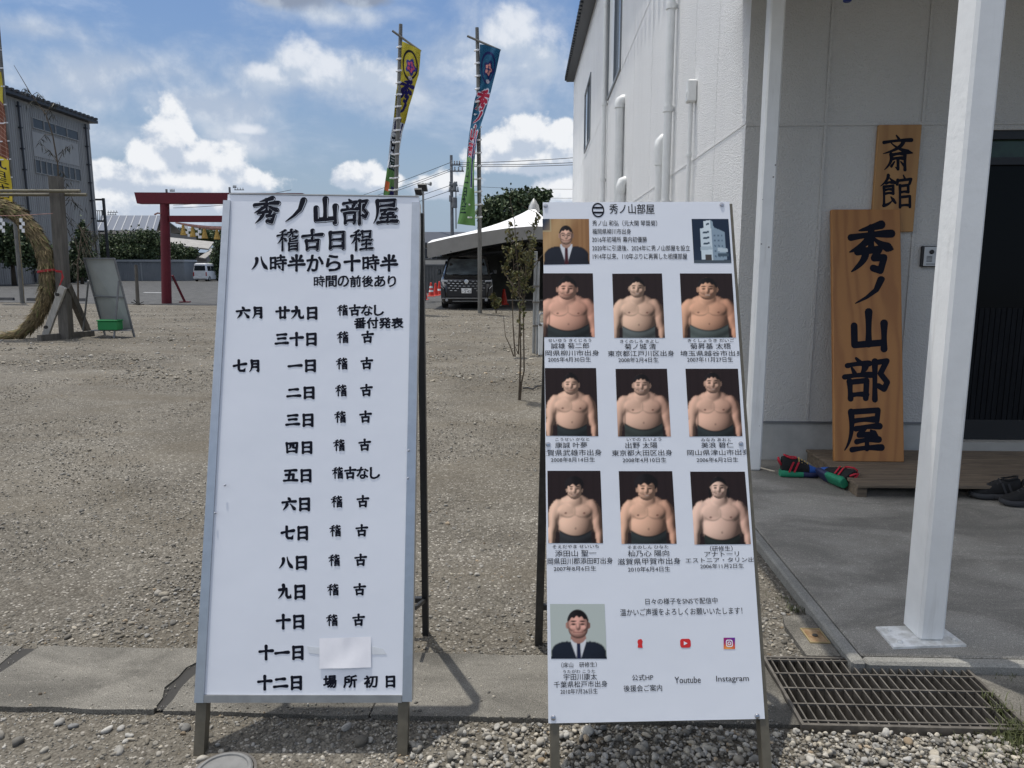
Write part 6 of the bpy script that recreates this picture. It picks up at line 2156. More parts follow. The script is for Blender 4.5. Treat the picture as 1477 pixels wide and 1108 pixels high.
for q in range(nt):
    s0 = q * SEC
    i = max(j for j in range(ND) if Lc[j] <= s0 + 1e-6); p, r = dense[i]
    d = (dense[(i + 1) % ND][0] - dense[i - 1][0]).normalized(); x = Vector((0, 1, 0)); y = d.cross(x).normalized()
    mb.tube([p + x * (r * .80 * math.cos(a * math.pi / 8)) + y * (r * .80 * math.sin(a * math.pi / 8)) + d * .03 * math.sin(a * .8 + q) for a in range(17)], .012, 5, cap=False)
obj('binding_cords', mb, 'rope_dark', sr)
rr = empty('red_cord', A(75, 391, RY), 'red cord tying the straw ring to the timber post', 'cord')
mb = MB(); pts = []
p, r = A(69.5, 393, RY), 12.6 * kk
for a in range(34):
    t = a * math.pi / 8; pts.append(p + Vector((math.cos(t) * r * 1.03, math.sin(t) * r * 1.05, .012 * a / 8 + .02 * math.cos(t))))
mb.tube(pts, .012, 6)
for j in range(3): mb.tube([A(80, 390 + j, RY - .2), A(89, 391 + j, RY - .15), A(89.5 + j, 400, RY - .15), A(87 - j, 410 + 2 * j, RY - .16)], .010, 5)
obj('loops', mb, 'red_rope', rr)
fr = empty('timber_frame', G(96, 488), 'weathered timber post with braces and bamboo rails holding the straw ring', 'timber frame')
mb = MB(); p = G(96.5, 489); PY = p.y; mb.beam(p, A(80.5, 255, PY + .1), .20, .20, up=(0, 1, 0)); obj('post', mb, 'old_wood', fr)
mb = MB(); mb.beam(A(91, 414, PY - .16), G(66, 489) + Vector((0, 0, .06)), .13, .07, up=(0, 1, 0)); br = obj('brace', mb, 'pale_timber', fr)
for (x, y) in ((83, 425), (66.5, 472)):
    q = A(x, y, PY - .22); mb = MB(); mb.lathe([(.035, -.01), (.035, .03)], q, 10, axis=(0, -1, 0)); obj('bolt', mb, 'deep', br)
mb = MB(); mb.beam(A(97, 412, PY), G(127, 482) + Vector((0, 0, .03)), .12, .12, up=(0, 1, 0)); obj('brace', mb, 'old_wood', fr)
mb = MB(); a_, b_ = G(57, 492), G(134, 485); mb.beam(a_ + Vector((0, 0, .06)), b_ + Vector((0, 0, .06)), .13, .12, up=(0, 0, 1)); obj('base_beam', mb, 'old_wood', fr)
for (y, x1, dy) in ((275.2, 116, -.16), (280.6, 125, .2)):
    mb = MB(); a_, b_ = A(-40, y + .3, PY + dy), A(x1, y + (.6 if dy < 0 else .4), PY + dy)
    pts = [a_.lerp(b_, t / 18) for t in range(19)]
    mb.tube(pts, .034, 10)
    for t in range(1, 18, 3): mb.lathe([(.036, -.01), (.039, 0), (.036, .01)], pts[t], 10, axis=(b_ - a_).normalized())
    obj('bamboo_rail', mb, 'bamboo_dark', fr)
pc = empty('paper_streamers', A(20, 311, RY - .3), 'white zigzag paper streamers hanging from a string across the straw ring', 'paper streamer')
mb = MB(); mb.tube([A(-30, 311, RY - .3), A(20, 311.5, RY - .3), A(76, 308, RY - .3)], .006, 5); obj('string', mb, 'pink_rope', pc)
for x in (3, 31.5):
    mb = MB()
    for j in range(4):
        p = A(x + (1.6 if j % 2 else -1.6), 315 + j * 5, RY - .3); mb.box(p.x - .03, p.x + .03, p.y - .003, p.y + .003, p.z - .075, p.z)
    obj('streamer', mb, 'white', pc)
# bamboo branches tied to the post
bb = empty('bamboo_branch', G(98, 487), 'thin leafy bamboo cane tied upright to the timber post', 'bamboo')
mb = MB(); cane = [A(x, y, PY + .25) for x, y in ((97, 486), (92, 400), (87, 300), (83, 235), (76, 195), (66, 165), (46, 138), (20, 94))]
mb.tube(cane, [.02, .02, .018, .015, .013, .011, .009, .004], 7)
twigs = []
for (x, y, x2, y2) in ((83, 235, 104, 208), (83, 235, 62, 212), (76, 195, 55, 205), (85, 262, 112, 300), (86, 290, 118, 298), (87, 300, 108, 330), (66, 165, 84, 148), (58, 152, 40, 150), (46, 138, 32, 130), (62, 160, 76, 168), (88, 320, 104, 345), (46, 138, 62, 140), (90, 340, 80, 372), (84, 245, 96, 262)):
    a_, b_ = A(x, y, PY + .25), A(x2, y2, PY + .25 + rng_.uniform(-.2, .2)); mb.tube([a_, a_.lerp(b_, .5) + Vector((0, 0, .08)), b_], [.007, .005, .002], 5); twigs.append((a_, b_))
obj('canes', mb, 'bark', bb)
Vv, Ff, Cc = [], [], []
for a_, b_ in twigs:
    for j in range(16):
        t = rng_.uniform(.35, 1.05); p = a_.lerp(b_, t) + Vector((0, 0, .08 * (1 - abs(2 * t - 1)))) + Vector(rng_.normal(0, .02, 3))
        d = Vector((rng_.normal(0, .5), rng_.normal(0, .5), -1.0)).normalized(); le = rng_.uniform(.10, .19)
        w = d.cross(Vector(rng_.normal(size=3))).normalized() * .009; b0 = len(Vv)
        Vv += [p, p + d * le * .4 + w, p + d * le, p + d * le * .4 - w]; Ff += [(b0, b0 + 1, b0 + 2, b0 + 3)]
        g_ = rng_.uniform(.6, 1.2); Cc += [(.035 * g_, .036 * g_, .024 * g_)] * 4
np_mesh('leaves', [tuple(v) for v in Vv], Ff, 'leaf', np.array(Cc), parent=bb)
sd = empty('willow_spray', A(140, 400, 22), 'drooping leafy sapling before the conifer, behind the leaning board', 'sapling')
mb = MB(); Vv, Ff, Cc = [], [], []
base = G(113, 452)
mb.tube([base, A(112, 380, base.y), A(118, 335, base.y), A(134, 318, base.y)], [.03, .025, .018, .006], 6)
for j in range(16):
    s0 = A(112 + rng_.uniform(0, 8), rng_.uniform(325, 390), base.y); s1 = A(120 + rng_.uniform(-18, 34), rng_.uniform(330, 385), base.y + rng_.uniform(-.6, .6))
    s2 = s1 + Vector((rng_.normal(0, .15), 0, -rng_.uniform(.2, .6))); mb.tube([s0, s1, s2], [.008, .006, .003], 5)
    for q in range(26):
        t = rng_.rand(); p = s1.lerp(s2, t) if rng_.rand() < .7 else s0.lerp(s1, t)
        d = Vector((rng_.normal(0, .4), rng_.normal(0, .4), -1)).normalized(); le = rng_.uniform(.10, .2); w = d.cross(Vector(rng_.normal(size=3))).normalized() * .010; b0 = len(Vv)
        Vv += [p, p + d * le * .4 + w, p + d * le, p + d * le * .4 - w]; Ff += [(b0, b0 + 1, b0 + 2, b0 + 3)]; g_ = rng_.uniform(.5, 1.1); Cc += [(.06 * g_, .07 * g_, .038 * g_)] * 4
obj('stems', mb, 'bark', sd)
np_mesh('leaves', [tuple(v) for v in Vv], Ff, 'leaf', np.array(Cc), parent=sd)
bp = empty('bamboo_pole', G(33, 437), 'leaning bamboo pole planted beside the banner pole, behind the straw ring', 'bamboo pole')
mb = MB(); p = G(33, 437); mb.tube([p, A(25, 322, p.y)], [.075, .06], 8); obj('pole', mb, 'bamboo', bp)
mb = MB()
for t in (.15, .3, .45, .6, .75, .9): mb.lathe([(.078, -.02), (.084, 0), (.078, .02)], p.lerp(A(25, 322, p.y), t), 10)
obj('nodes', mb, 'bamboo', bp)
for (xa, xb, y, lab) in ((-6, 20, 433.5, 'short dark concrete wheel stop at the left picture edge'), (40, 125, 434.5, 'long dark concrete wheel stop behind the straw ring')):
    p, q = G(xa, y), G(xb, y + .3)
    w_ = empty('wheel_stop', (p + q) / 2, lab, 'wheel stop', 0, 'wheel stops on the parking lot')
    mb = MB(); mb.prism([p + Vector((0, -.09, 0)), p + Vector((0, .09, 0)), p + Vector((0, .06, .14)), p + Vector((0, -.06, .14))], q - p); obj('block', mb, 'asphalt_kerb', w_)
    mb = MB()
    for t in (.2, .8): mb.lathe([(.03, 0), (.03, .008)], p.lerp(q, t) + Vector((0, 0, .14)), 8)
    obj('pins', mb, 'steel', w_)

# leaning notice board seen from behind, with a green box on its shelf
nb_ = empty('notice_board', G(160, 487), 'grey folding board seen from behind, leaning beside the timber frame', 'notice board')
NY = 15.95
TL, TR = A(122, 372.6, NY + .1), A(165.7, 372.6, NY - .12)
FL, FR = G(151.5, 483.5), G(194, 486.5)
PL, PR = TL.lerp(FL, .90), TR.lerp(FR, .90)
nrm = (TR - TL).cross(FL - TL).normalized()
mb = MB(); mb.prism([TL, TR, PR, PL], nrm * .015); obj('panel', mb, 'board_back', nb_)
for a_, b_ in ((TL, FL), (TR, FR)):
    mb = MB(); mb.beam(a_ - nrm * .016, b_ - nrm * .016 * 0, .035, .03, up=nrm); obj('front_leg', mb, 'pole_grey', nb_)
mb = MB()
for t in (.0, .485, .90): mb.beam(TL.lerp(FL, t) - nrm * .02, TR.lerp(FR, t) - nrm * .02, .03, .03)
obj('rails', mb, 'pole_grey', nb_)
for a_, b_ in ((A(127.5, 405, NY - .05), G(119.5, 483.5)), (A(171.5, 405, NY - .2), G(164.5, 488.5))):
    mb = MB(); mb.beam(a_, b_, .03, .03); obj('rear_leg', mb, 'pole_grey', nb_)
mb = MB(); sA, sB = A(134, 476.5, NY - .22), A(188, 476.5, NY - .22); mb.beam(sA, sB, .16, .02, up=(0, 0, 1)); obj('shelf', mb, 'pole_grey', nb_)
gb = empty('plastic_box', A(156, 475, NY - .22), 'green plastic box on the foot rail of the leaning board', 'box')
p, q = A(143, 475.2, NY - .3), A(170.5, 461.5, NY - .3)
mb = MB(); mb.bbox(p.x, q.x, NY - .36, NY - .12, sA.z + .012, q.z - .03, .012); obj('body', mb, 'green_plastic', gb)
mb = MB(); mb.bbox(p.x - .012, q.x + .012, NY - .372, NY - .108, q.z - .029, q.z, .008); obj('lid', mb, 'green_plastic', gb)
# ------------------------------------------------------------------ banners


def stamp(img, X, Y, ch, x0, y0, x1, y1, col, bold=1.0, edge=None):
    """paint a brush character into a colour grid"""
    d = np.full(X.shape, 9.0)
    st = glyph_strokes(ch)
    bw = max(8.2, min(15.0, 15.2 - 0.46 * len(st))) * bold
    gx = (X - x0) / (x1 - x0) * 100; gy = (Y - y0) / (y1 - y0) * 100
    for s in st:
        for (ax, ay, aw), (bx, by, bw2) in zip(s[:-1], s[1:]):
            dx, dy = bx - ax, by - ay
            t = np.clip(((gx - ax) * dx + (gy - ay) * dy) / (dx * dx + dy * dy + 1e-9), 0, 1)
            r = (aw + (bw2 - aw) * t) * bw * .5
            d = np.minimum(d, np.hypot(gx - ax - t * dx, gy - ay - t * dy) / r)
    if edge is not None:
        put(img, 1 - ss(d, 1.35, 1.75), edge)
    put(img, 1 - ss(d, 0.85, 1.15), col)


def banner_art(segs, crest, letters, small=()):
    w, h = 48, 300
    img = np.zeros((h, w, 3))
    Y, X = np.mgrid[0:h, 0:w]
    X = (X + .5) / w; Y = (Y + .5) / h * 6.0       # cloth is 1 wide, 6 long
    for y0, y1, c in segs:
        img[(Y >= y0) & (Y < y1)] = lin(c)
    for fn in crest:
        fn(img, X, Y)
    for ch, x0, y0, x1, y1, c, e in letters:
        stamp(img, X, Y, ch, x0, y0, x1, y1, lin(c), 1.45, None if e is None else lin(e))
    for ch, x0, y0, x1, y1, c, e in small:
        stamp(img, X, Y, ch, x0, y0, x1, y1, lin(c), 1.25, None if e is None else lin(e))
    return img


def crest_a(ring, mid, inner):
    def f(img, X, Y):
        q = np.hypot((X - .50) / .40, (Y - .72) / .52)
        put(img, ss(q, .82, .88) * (1 - ss(q, 1.0, 1.06)), lin(ring))
        a = np.arctan2(Y - .78, X - .55); rr = np.hypot(X - .55, Y - .78)
        put(img, 1 - ss(rr, .24 + .05 * np.cos(a * 5), .28 + .05 * np.cos(a * 5)), lin(mid))
        put(img, 1 - ss(rr, .15 + .03 * np.cos(a * 5), .19 + .03 * np.cos(a * 5)), lin(inner))
        put(img, (1 - ss(np.abs(X - .55), .015, .035)) * (rr < .13), lin(mid))
        put(img, (1 - ss(np.abs(Y - .78), .015, .035)) * (rr < .13), lin(mid))
        put(img, (1 - ss(np.hypot(X - .6, (Y - 1.16) / .5), .10, .14)) * .8, lin((205, 196, 205)))
    return f


def banner(pole_px, Y, left, right, img, label, twist, bar, knots=14, pole_r=0.075):
    base = G(*pole_px[-1]) if pole_px[-1][1] > 420 else None
    b0 = Vector((A(pole_px[-1][0], 440, Y).x, Y, 0)) if base is None else Vector((base.x, Y, 0))
    t = empty('nobori_banner', b0, label, 'banner')
    top = A(*pole_px[0], Y)
    pts = [A(x, y, Y) for x, y in pole_px]
    pts[-1] = Vector((pts[-1].x, Y, 0)) if base is None else b0
    mb = MB(); mb.tube(pts, [pole_r * .75] + [pole_r * .9] * (len(pts) - 2) + [pole_r], 10)
    obj('pole', mb, 'banner_pole', t, smooth=40)
    mb = MB(); mb.tube([A(*bar[0], Y - .1), A(*bar[1], Y - .1)], .035, 7); obj('cross_bar', mb, 'banner_pole', t)
    n = 70
    m = 14

    def along(poly, s):
        ys = [p[1] for p in poly]
        y = ys[0] + (ys[-1] - ys[0]) * s
        return float(np.interp(y, ys, [p[0] for p in poly])), y
    h, w, _ = img.shape
    V, C = [], []
    for j in range(h):
        s = j / (h - 1)
        l = along(left, s); r = along(right, s)
        yl, yr = twist(s)
        L_, R_ = A(l[0], l[1], Y - .12 + yl), A(r[0], r[1], Y - .12 + yr)
        for i in range(w):
            u = i / (w - 1)
            p = L_.lerp(R_, u) + Vector((0, -.10 * math.sin(math.pi * u) * math.sin(s * 9 + 1) - .03 * math.sin(u * 9 + s * 25), 0))
            V.append(tuple(p)); C.append(img[j, i])
    ii, jj = np.meshgrid(np.arange(h - 1), np.arange(w - 1), indexing='ij'); a = (ii * w + jj).ravel()
    np_mesh('cloth', V, np.stack([a + w, a + w + 1, a + 1, a], -1), 'cloth', np.array(C), smooth=True, parent=t)
    mb = MB()
    for k in range(knots):
        s = (k + .5) / knots
        l = along(left, s); r = along(right, s)
        y = l[1]
        px = float(np.interp(y, [p[1] for p in pole_px], [p[0] for p in pole_px]))
        q = A(px, y, Y)
        near = l if abs(l[0] - px) < abs(r[0] - px) or k < 4 else l
        e = A(min(near[0], px + 1), y + .4, Y - .13)
        mb.tube([q + Vector((pole_r * 1.1, -.02, .02)), q + Vector((0, -pole_r * 1.25, 0)), q + Vector((-pole_r * 1.2, -.03, -.01)), q.lerp(e, .55) + Vector((0, -.1, 0))], .03, 6)
    obj('tie_loops', mb, 'white', t)
    return t


YL, PU, GRN = (190, 174, 62), (36, 32, 92), (96, 164, 62)
art1 = banner_art([(0, 2.75, YL), (2.75, 4.55, (206, 212, 220)), (4.55, 6.1, (98, 138, 82))], [crest_a((24, 24, 40), (60, 62, 140), (206, 92, 120))],
                  [('秀', .08, 1.25, .95, 2.05, PU, None), ('ノ', .1, 2.05, .85, 2.60, PU, None), ('山', .12, 2.62, .9, 3.25, PU, None), ('部', .1, 3.3, .92, 3.95, (22, 26, 34), None), ('屋', .1, 4.0, .9, 4.55, (22, 50, 46), None)])
Yg, Xg = np.mgrid[0:300, 0:48]; Xg = (Xg + .5) / 48; Yg = (Yg + .5) / 50
put(art1, (Xg < .45) * (Yg > 5.0) * (Yg < 5.35) * (Xg > .05), lin((206, 110, 70)))
put(art1, ss(Xg - (Yg - 5.3) * -.4, .55, .6) * (Yg > 5.1), lin((34, 34, 96)))
banner([(578, 35), (577, 80), (574, 180), (571, 280), (569.5, 445)], 24.2,
       [(580, 60), (579, 85), (577, 114), (572, 130), (569, 157), (566, 184), (563.5, 198), (560, 227), (557, 254), (553, 279), (551, 300)],
       [(607, 73), (604, 108), (596, 135), (590, 153), (586, 173), (580.5, 191), (577, 211), (573, 234), (571, 255), (570, 279), (569, 306)], art1,
       'tall yellow and green banner with dark purple lettering on a pole', lambda s: (0.25 * s, 0.9 * math.sin(s * 2.4) * .5), [(566, 44.5), (607, 74)])
BL, RD = (30, 82, 112), (160, 34, 60)
art2 = banner_art([(0, 3.75, BL), (3.75, 6.1, (102, 142, 84))], [crest_a((28, 34, 84), (30, 34, 84), (206, 138, 128))],
                  [('秀', .08, 1.45, .95, 2.15, RD, (196, 200, 212)), ('ノ', .15, 2.15, .85, 2.62, RD, (196, 200, 212)), ('山', .1, 2.65, .9, 3.2, RD, (196, 200, 212)), ('部', .1, 3.2, .9, 3.7, RD, (196, 200, 212))],
                  [(c, .05, 3.85 + i * .30, .42, 4.15 + i * .30, (22, 40, 44), None) for i, c in enumerate('古山一日九三')])
put(art2, (np.abs(Xg - .72) < .10) * (Yg > 3.0) * (Yg < 4.75), lin((206, 210, 220)))
put(art2, (np.abs(Xg - .72) < .07) * (Yg > 3.0) * (Yg < 4.72), lin((26, 36, 92)))
banner([(688, 40), (690, 110), (690.5, 200), (691.5, 300), (692.5, 452)], 24.2,
       [(692, 64), (692, 121), (685, 143), (681, 165), (677, 192), (674, 219), (672, 246), (666, 284), (662, 311), (659.5, 323)],
       [(722, 72), (715, 105), (705.5, 143), (697, 170), (690, 192), (686, 213), (684, 240), (684, 270), (685, 297), (685.5, 326)], art2,
       'tall blue and green banner with red lettering on a pole in front of the marquee', lambda s: (0.35 * s, -0.35 * math.sin(s * 3)), [(674, 52), (722, 73)])
art3 = banner_art([(0, 1.4, (196, 178, 70)), (1.4, 3.9, (120, 74, 58)), (3.9, 6.1, (206, 182, 60))], [],
                  [], [('九', .15, 4.0, .9, 4.4, (22, 30, 60), None)] + [(c, .1 + .4 * (i % 2), 4.5 + .28 * (i // 2), .48 + .4 * (i % 2), 4.76 + .28 * (i // 2), (26, 28, 40), None) for i, c in enumerate('古日山三十七古日')])
for i_ in range(13):
    put(art3, (np.abs(Yg - 1.5 - i_ * .19) < .016) * .6, lin((186, 150, 132)))
put(art3, (np.abs(((Xg * 5) % 1) - .5) < .05) * (Yg > 1.4) * (Yg < 3.9) * .5, lin((186, 150, 132)))
banner([(-4, 20), (0, 72), (8, 165), (19, 295), (36, 437)], 31.2, [(-34, 60), (-30, 110), (-26, 160), (-22, 220), (-16, 262), (-12, 296)], [(2, 105), (4, 135), (8, 175), (13, 232), (16, 262), (19.5, 300)], art3,
       'faded red and yellow banner on a leaning pole at the left edge', lambda s: (0.2, 0), [(-40, 58), (2, 70)], knots=9)

# ------------------------------------------------------------------ marquee roof
mq = empty('marquee', (A(770, 400, 29).x, 29, 0), 'white peaked marquee roof with grey valance sheltering the black van', 'marquee')
FY = 26.6
front = [(616, 351), (650, 343), (690, 335.5), (730, 329.5), (765, 326.5), (792, 327), (822, 333)]
fpts = [A(x, y, FY - .0006 * (x - 616) * 8) for x, y in front]
peak = A(770, 301, 29.6)
cap_top = A(770, 287, 29.6)
BYK = 33.6
bpts = [Vector((p.x * 1.0, BYK, p.z)) for p in fpts]
# canopy: rings from the eave outline to the peak with a hanging curve
outline = [fpts[0].lerp(fpts[0], 0)] + fpts[1:]
side_r = [fpts[-1].lerp(bpts[-1], t / 4) + Vector((0, 0, .25 * math.sin(math.pi * t / 4))) for t in range(1, 4)]
side_l = [bpts[0].lerp(fpts[0], t / 4) + Vector((0, 0, .25 * math.sin(math.pi * t / 4))) for t in range(1, 4)]
loop = outline + side_r + bpts[::-1] + side_l
rows_ = []
for j in range(13):
    t = j / 12
    rows_.append([Vector((p.x + (peak.x - p.x) * t * .97, p.y + (peak.y - p.y) * t * .97, p.z + (peak.z - p.z) * (0.68 * t + 0.32 * t ** 3.4))) for p in loop])
mb = MB(); mb.grid(rows_, True)
obj('canopy', mb, 'tent', mq, smooth=True)
mb = MB(); mb.lathe([(.24, -.12), (.20, .1), (.10, .28), (.02, cap_top.z - peak.z + .02)], peak, 14); obj('peak_cap', mb, 'alu_dull', mq, smooth=40)
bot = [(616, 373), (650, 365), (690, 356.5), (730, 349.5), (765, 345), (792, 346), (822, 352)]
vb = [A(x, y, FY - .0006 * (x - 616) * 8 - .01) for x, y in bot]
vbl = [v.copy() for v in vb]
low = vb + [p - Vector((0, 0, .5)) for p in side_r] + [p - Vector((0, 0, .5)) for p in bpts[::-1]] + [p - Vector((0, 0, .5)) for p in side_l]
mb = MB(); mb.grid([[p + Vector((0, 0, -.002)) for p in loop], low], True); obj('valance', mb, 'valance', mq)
mb = MB()
for i in range(len(vb) - 1): mb.beam(vb[i] + Vector((0, .06, .05)), vb[i + 1] + Vector((0, .06, .05)), .05, .05)
ctr = Vector((peak.x, peak.y, 2.25))
for i, p in enumerate(low):
    mb.tube([p + Vector((0, 0, .04)), p.lerp(ctr, .5) + Vector((0, 0, .28)), ctr + Vector((0, 0, .3))], .03, 6)
for t in (.25, .5, .75):
    a_, b_ = vb[0].lerp(low[len(vb) + 3 + len(bpts) - 1], t), vb[-1].lerp(low[len(vb) + 3], t); mb.beam(a_ + Vector((0, 0, .02)), b_ + Vector((0, 0, .02)), .06, .06)
obj('frame', mb, 'dark_metal', mq)
for p in (Vector((vb[0].x + 1.0, 29.9, vb[0].z)), vb[-1] + Vector((-.3, .1, 0)), Vector((bpts[0].x + .3, BYK - .2, bpts[0].z)), Vector((bpts[-1].x - .3, BYK - .2, bpts[-1].z))):
    mb = MB(); mb.beam((p.x, p.y, 0), (p.x, p.y, p.z), .1, .1); mb.beam((p.x, p.y, p.z - .55), (p.x + (.55 if p.x < 0 else -.55), p.y, p.z + .15), .07, .07)
    obj('post', mb, 'dark_metal', mq)
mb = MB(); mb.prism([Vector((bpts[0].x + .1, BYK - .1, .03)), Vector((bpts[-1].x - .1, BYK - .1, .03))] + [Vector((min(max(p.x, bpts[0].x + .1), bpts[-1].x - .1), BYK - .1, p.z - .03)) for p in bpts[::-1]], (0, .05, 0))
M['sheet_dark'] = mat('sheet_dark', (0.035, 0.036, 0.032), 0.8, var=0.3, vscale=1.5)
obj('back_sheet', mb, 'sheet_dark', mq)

# ------------------------------------------------------------------ cars


def rr_ring(x0, x1, y0, y1, z, r, n=5):
    out = []
    for cx_, cy_, s0 in ((x1 - r, y1 - r, 0), (x0 + r, y1 - r, 1), (x0 + r, y0 + r, 2), (x1 - r, y0 + r, 3)):
        for k in range(n):
            t = (s0 + k / (n - 1)) * math.pi / 2
            out.append((cx_ + r * math.cos(t), cy_ + r * math.sin(t), z))
    return out


def stack(mb, rows, tf):
    rr_ = [[tf(Vector(p)) for p in r] for r in rows]
    mb.grid(rr_, True)
    mb.add(rr_[0], [tuple(range(len(rr_[0])))]); mb.add(rr_[-1], [tuple(range(len(rr_[-1])))])


def wheel(t, tf, x, y, r, w, s_):
    mb = MB(); c = tf(Vector((x, y, r))); ax = (tf(Vector((x + 1, y, r))) - c)
    mb.lathe([(r * .62, -w / 2), (r * .95, -w / 2), (r, -w * .35), (r, w * .35), (r * .95, w / 2), (r * .62, w / 2)], c, 22, axis=ax)
    wl_ = obj('wheel', mb, 'rubber', t, smooth=40)
    mb = MB(); mb.lathe([(r * .60, -.02), (r * .60, .015), (r * .2, .03), (r * .1, .04)], c + ax * (s_ * w * .42), 16, axis=ax * s_); obj('rim', mb, 'alu_dull', wl_)


def minivan(loc, rz, label):
    t = empty('parked_van', loc, label, 'van', rz)
    Mx = Matrix.Translation(Vector(loc)) @ Matrix.Rotation(rz, 4, 'Z')
    tf = lambda p: Mx @ Vector(p)
    hw = .925
    mb = MB()
    rows = [rr_ring(-.84, .84, .10, 4.85, .20, .16), rr_ring(-.90, .90, .03, 4.93, .30, .2), rr_ring(-hw, hw, -.02, 4.97, .50, .22), rr_ring(-hw, hw, .0, 4.97, .80, .24), rr_ring(-.915, .915, .06, 4.96, 1.0, .26), rr_ring(-.895, .895, .16, 4.94, 1.11, .28),
            rr_ring(-.875, .875, .52, 4.92, 1.20, .28), rr_ring(-.84, .84, .98, 4.90, 1.42, .28), rr_ring(-.785, .785, 1.38, 4.86, 1.68, .28), rr_ring(-.72, .72, 1.66, 4.80, 1.83, .26), rr_ring(-.62, .62, 1.86, 4.70, 1.89, .24), rr_ring(-.40, .40, 2.2, 4.5, 1.915, .2)]
    stack(mb, rows, tf); obj('body', mb, 'car_black', t, smooth=35)
    mb = MB()      # windscreen, curved a little, standing just proud of the body
    rws = []
    for z, y, w in ((1.205, .50, .76), (1.31, .71, .745), (1.42, .935, .73), (1.55, 1.15, .70), (1.68, 1.345, .67), (1.765, 1.50, .64)):
        rws.append([tf((w * u, y + .10 * u * u - .012, z + .012)) for u in (-1, -.6, -.2, .2, .6, 1)])
    mb.grid(rws); M.setdefault('windscreen', mat('windscreen', (0.15, 0.18, 0.20), 0.08, spec=0.9, var=0.35, vscale=2.5)); obj('windscreen', mb, 'windscreen', t, smooth=True)
    mb = MB(); mb.bbox(-.70, .70, -.045, .05, .42, 1.01, .03, tf); gr = obj('grille', mb, 'plastic_black', t)
    mb = MB()
    for j, z in enumerate((.985, .90, .815, .73, .645)):
        n = 9 if j % 2 else 8
        for i in range(n):
            x = (i - (n - 1) / 2) * .155
            if abs(x) < .10 and j == 0: continue
            if abs(x) < .24 and z < .72: continue
            dz = .018 * (abs(x) / .6) ** 2
            mb.bbox(x - .045, x + .045, -.056, -.044, z + dz - .010, z + dz + .010, .004, tf)
    obj('grille_dashes', mb, 'chrome', gr)
    mb = MB(); mb.lathe([(.075, 0), (.075, .01), (.06, .014)], tf((0, -.045, .975)), 20, axis=-(tf((0, 1, 0)) - tf((0, 0, 0)))); em_ = obj('badge', mb, 'chrome', gr)
    for s_ in (-1, 1):
        mb = MB(); mb.prism([tf(p) for p in ((s_ * .66, -.035, .955), (s_ * .90, .05, .975), (s_ * .905, .08, 1.03), (s_ * .66, .0, 1.02))], tf((0, -.03, 0)) - tf((0, 0, 0))); hl = obj('headlight', mb, 'lamp_glass', t)
        mb = MB(); mb.beam(tf((s_ * .68, -.07, 1.0)), tf((s_ * .88, .02, 1.01)), .02, .012); obj('light_strip', mb, 'white', hl)
        mb = MB(); mb.prism([tf(p) for p in ((s_ * .74, -.05, .40), (s_ * .90, .0, .40), (s_ * .91, .02, .84), (s_ * .80, -.02, .76))], tf((0, -.025, 0)) - tf((0, 0, 0))); vn = obj('side_vent', mb, 'plastic_black', t)
        mb = MB(); mb.beam(tf((s_ * .91, -.02, .83)), tf((s_ * .80, -.07, .72)), .018, .015); obj('vent_trim', mb, 'chrome', vn)
        mb = MB(); mb.bbox(s_ * .93 - .07 + s_ * .09, s_ * .93 + .07 + s_ * .09, .85, .98, 1.22, 1.40, .03, tf); mb.beam(tf((s_ * .86, .93, 1.25)), tf((s_ * .96, .93, 1.27)), .05, .05); obj('mirror', mb, 'car_black', t)
        mb = MB(); mb.prism([tf(p) for p in ((s_ * .895, 1.15, 1.24), (s_ * .895, 4.6, 1.24), (s_ * .80, 4.55, 1.72), (s_ * .80, 1.62, 1.72))], tf((s_ * .012, 0, 0)) - tf((0, 0, 0))); obj('side_window', mb, 'dark_glass', t)
        mb = MB(); mb.lathe([(.05, 0), (.05, .02), (.03, .03)], tf((s_ * .70, -.045, .325)), 14, axis=-(tf((0, 1, 0)) - tf((0, 0, 0)))); obj('fog_lamp', mb, 'lamp_glass', t)
        for y in (.98, 3.95): wheel(t, tf, s_ * .82, y, .345, .22, s_)
    mb = MB(); mb.bbox(-.86, .86, -.06, -.02, .375, .405, .008, tf); mb.bbox(-.50, .50, -.062, -.02, .275, .295, .006, tf); obj('bumper_trim', mb, 'alu_dull', t)
    mb = MB(); mb.bbox(-.175, .175, -.075, -.058, .565, .74, .005, tf); pl = obj('number_plate', mb, 'white', t)
    mb = MB(); V, F = text_mesh('2 43'); mn, mx = V.min(0), V.max(0)
    mb.add([tf((-.075 + .22 * (p[0] - mn[0]) / (mx[0] - mn[0]), -.0765, .585 + .085 * (p[1] - mn[1]) / (mx[1] - mn[1]))) for p in V], F)
    mb.box(-.14, -.12, -.0768, -.0755, .62, .635, tf); mb.box(-.08, .06, -.0768, -.0755, .70, .715, tf); obj('plate_number', mb, 'ink_soft', pl)
    mb = MB()
    for x in (-.25, .3):
        mb.beam(tf((x - .25, .50, 1.225)), tf((x + .28, .58, 1.25)), .014, .02)
    obj('wiper', mb, 'plastic_black', t)
    return t


minivan((A(672.7, 440, 26.3).x, 26.45, 0.012), R(2), 'black van with a dashed chrome grille parked under the white marquee')

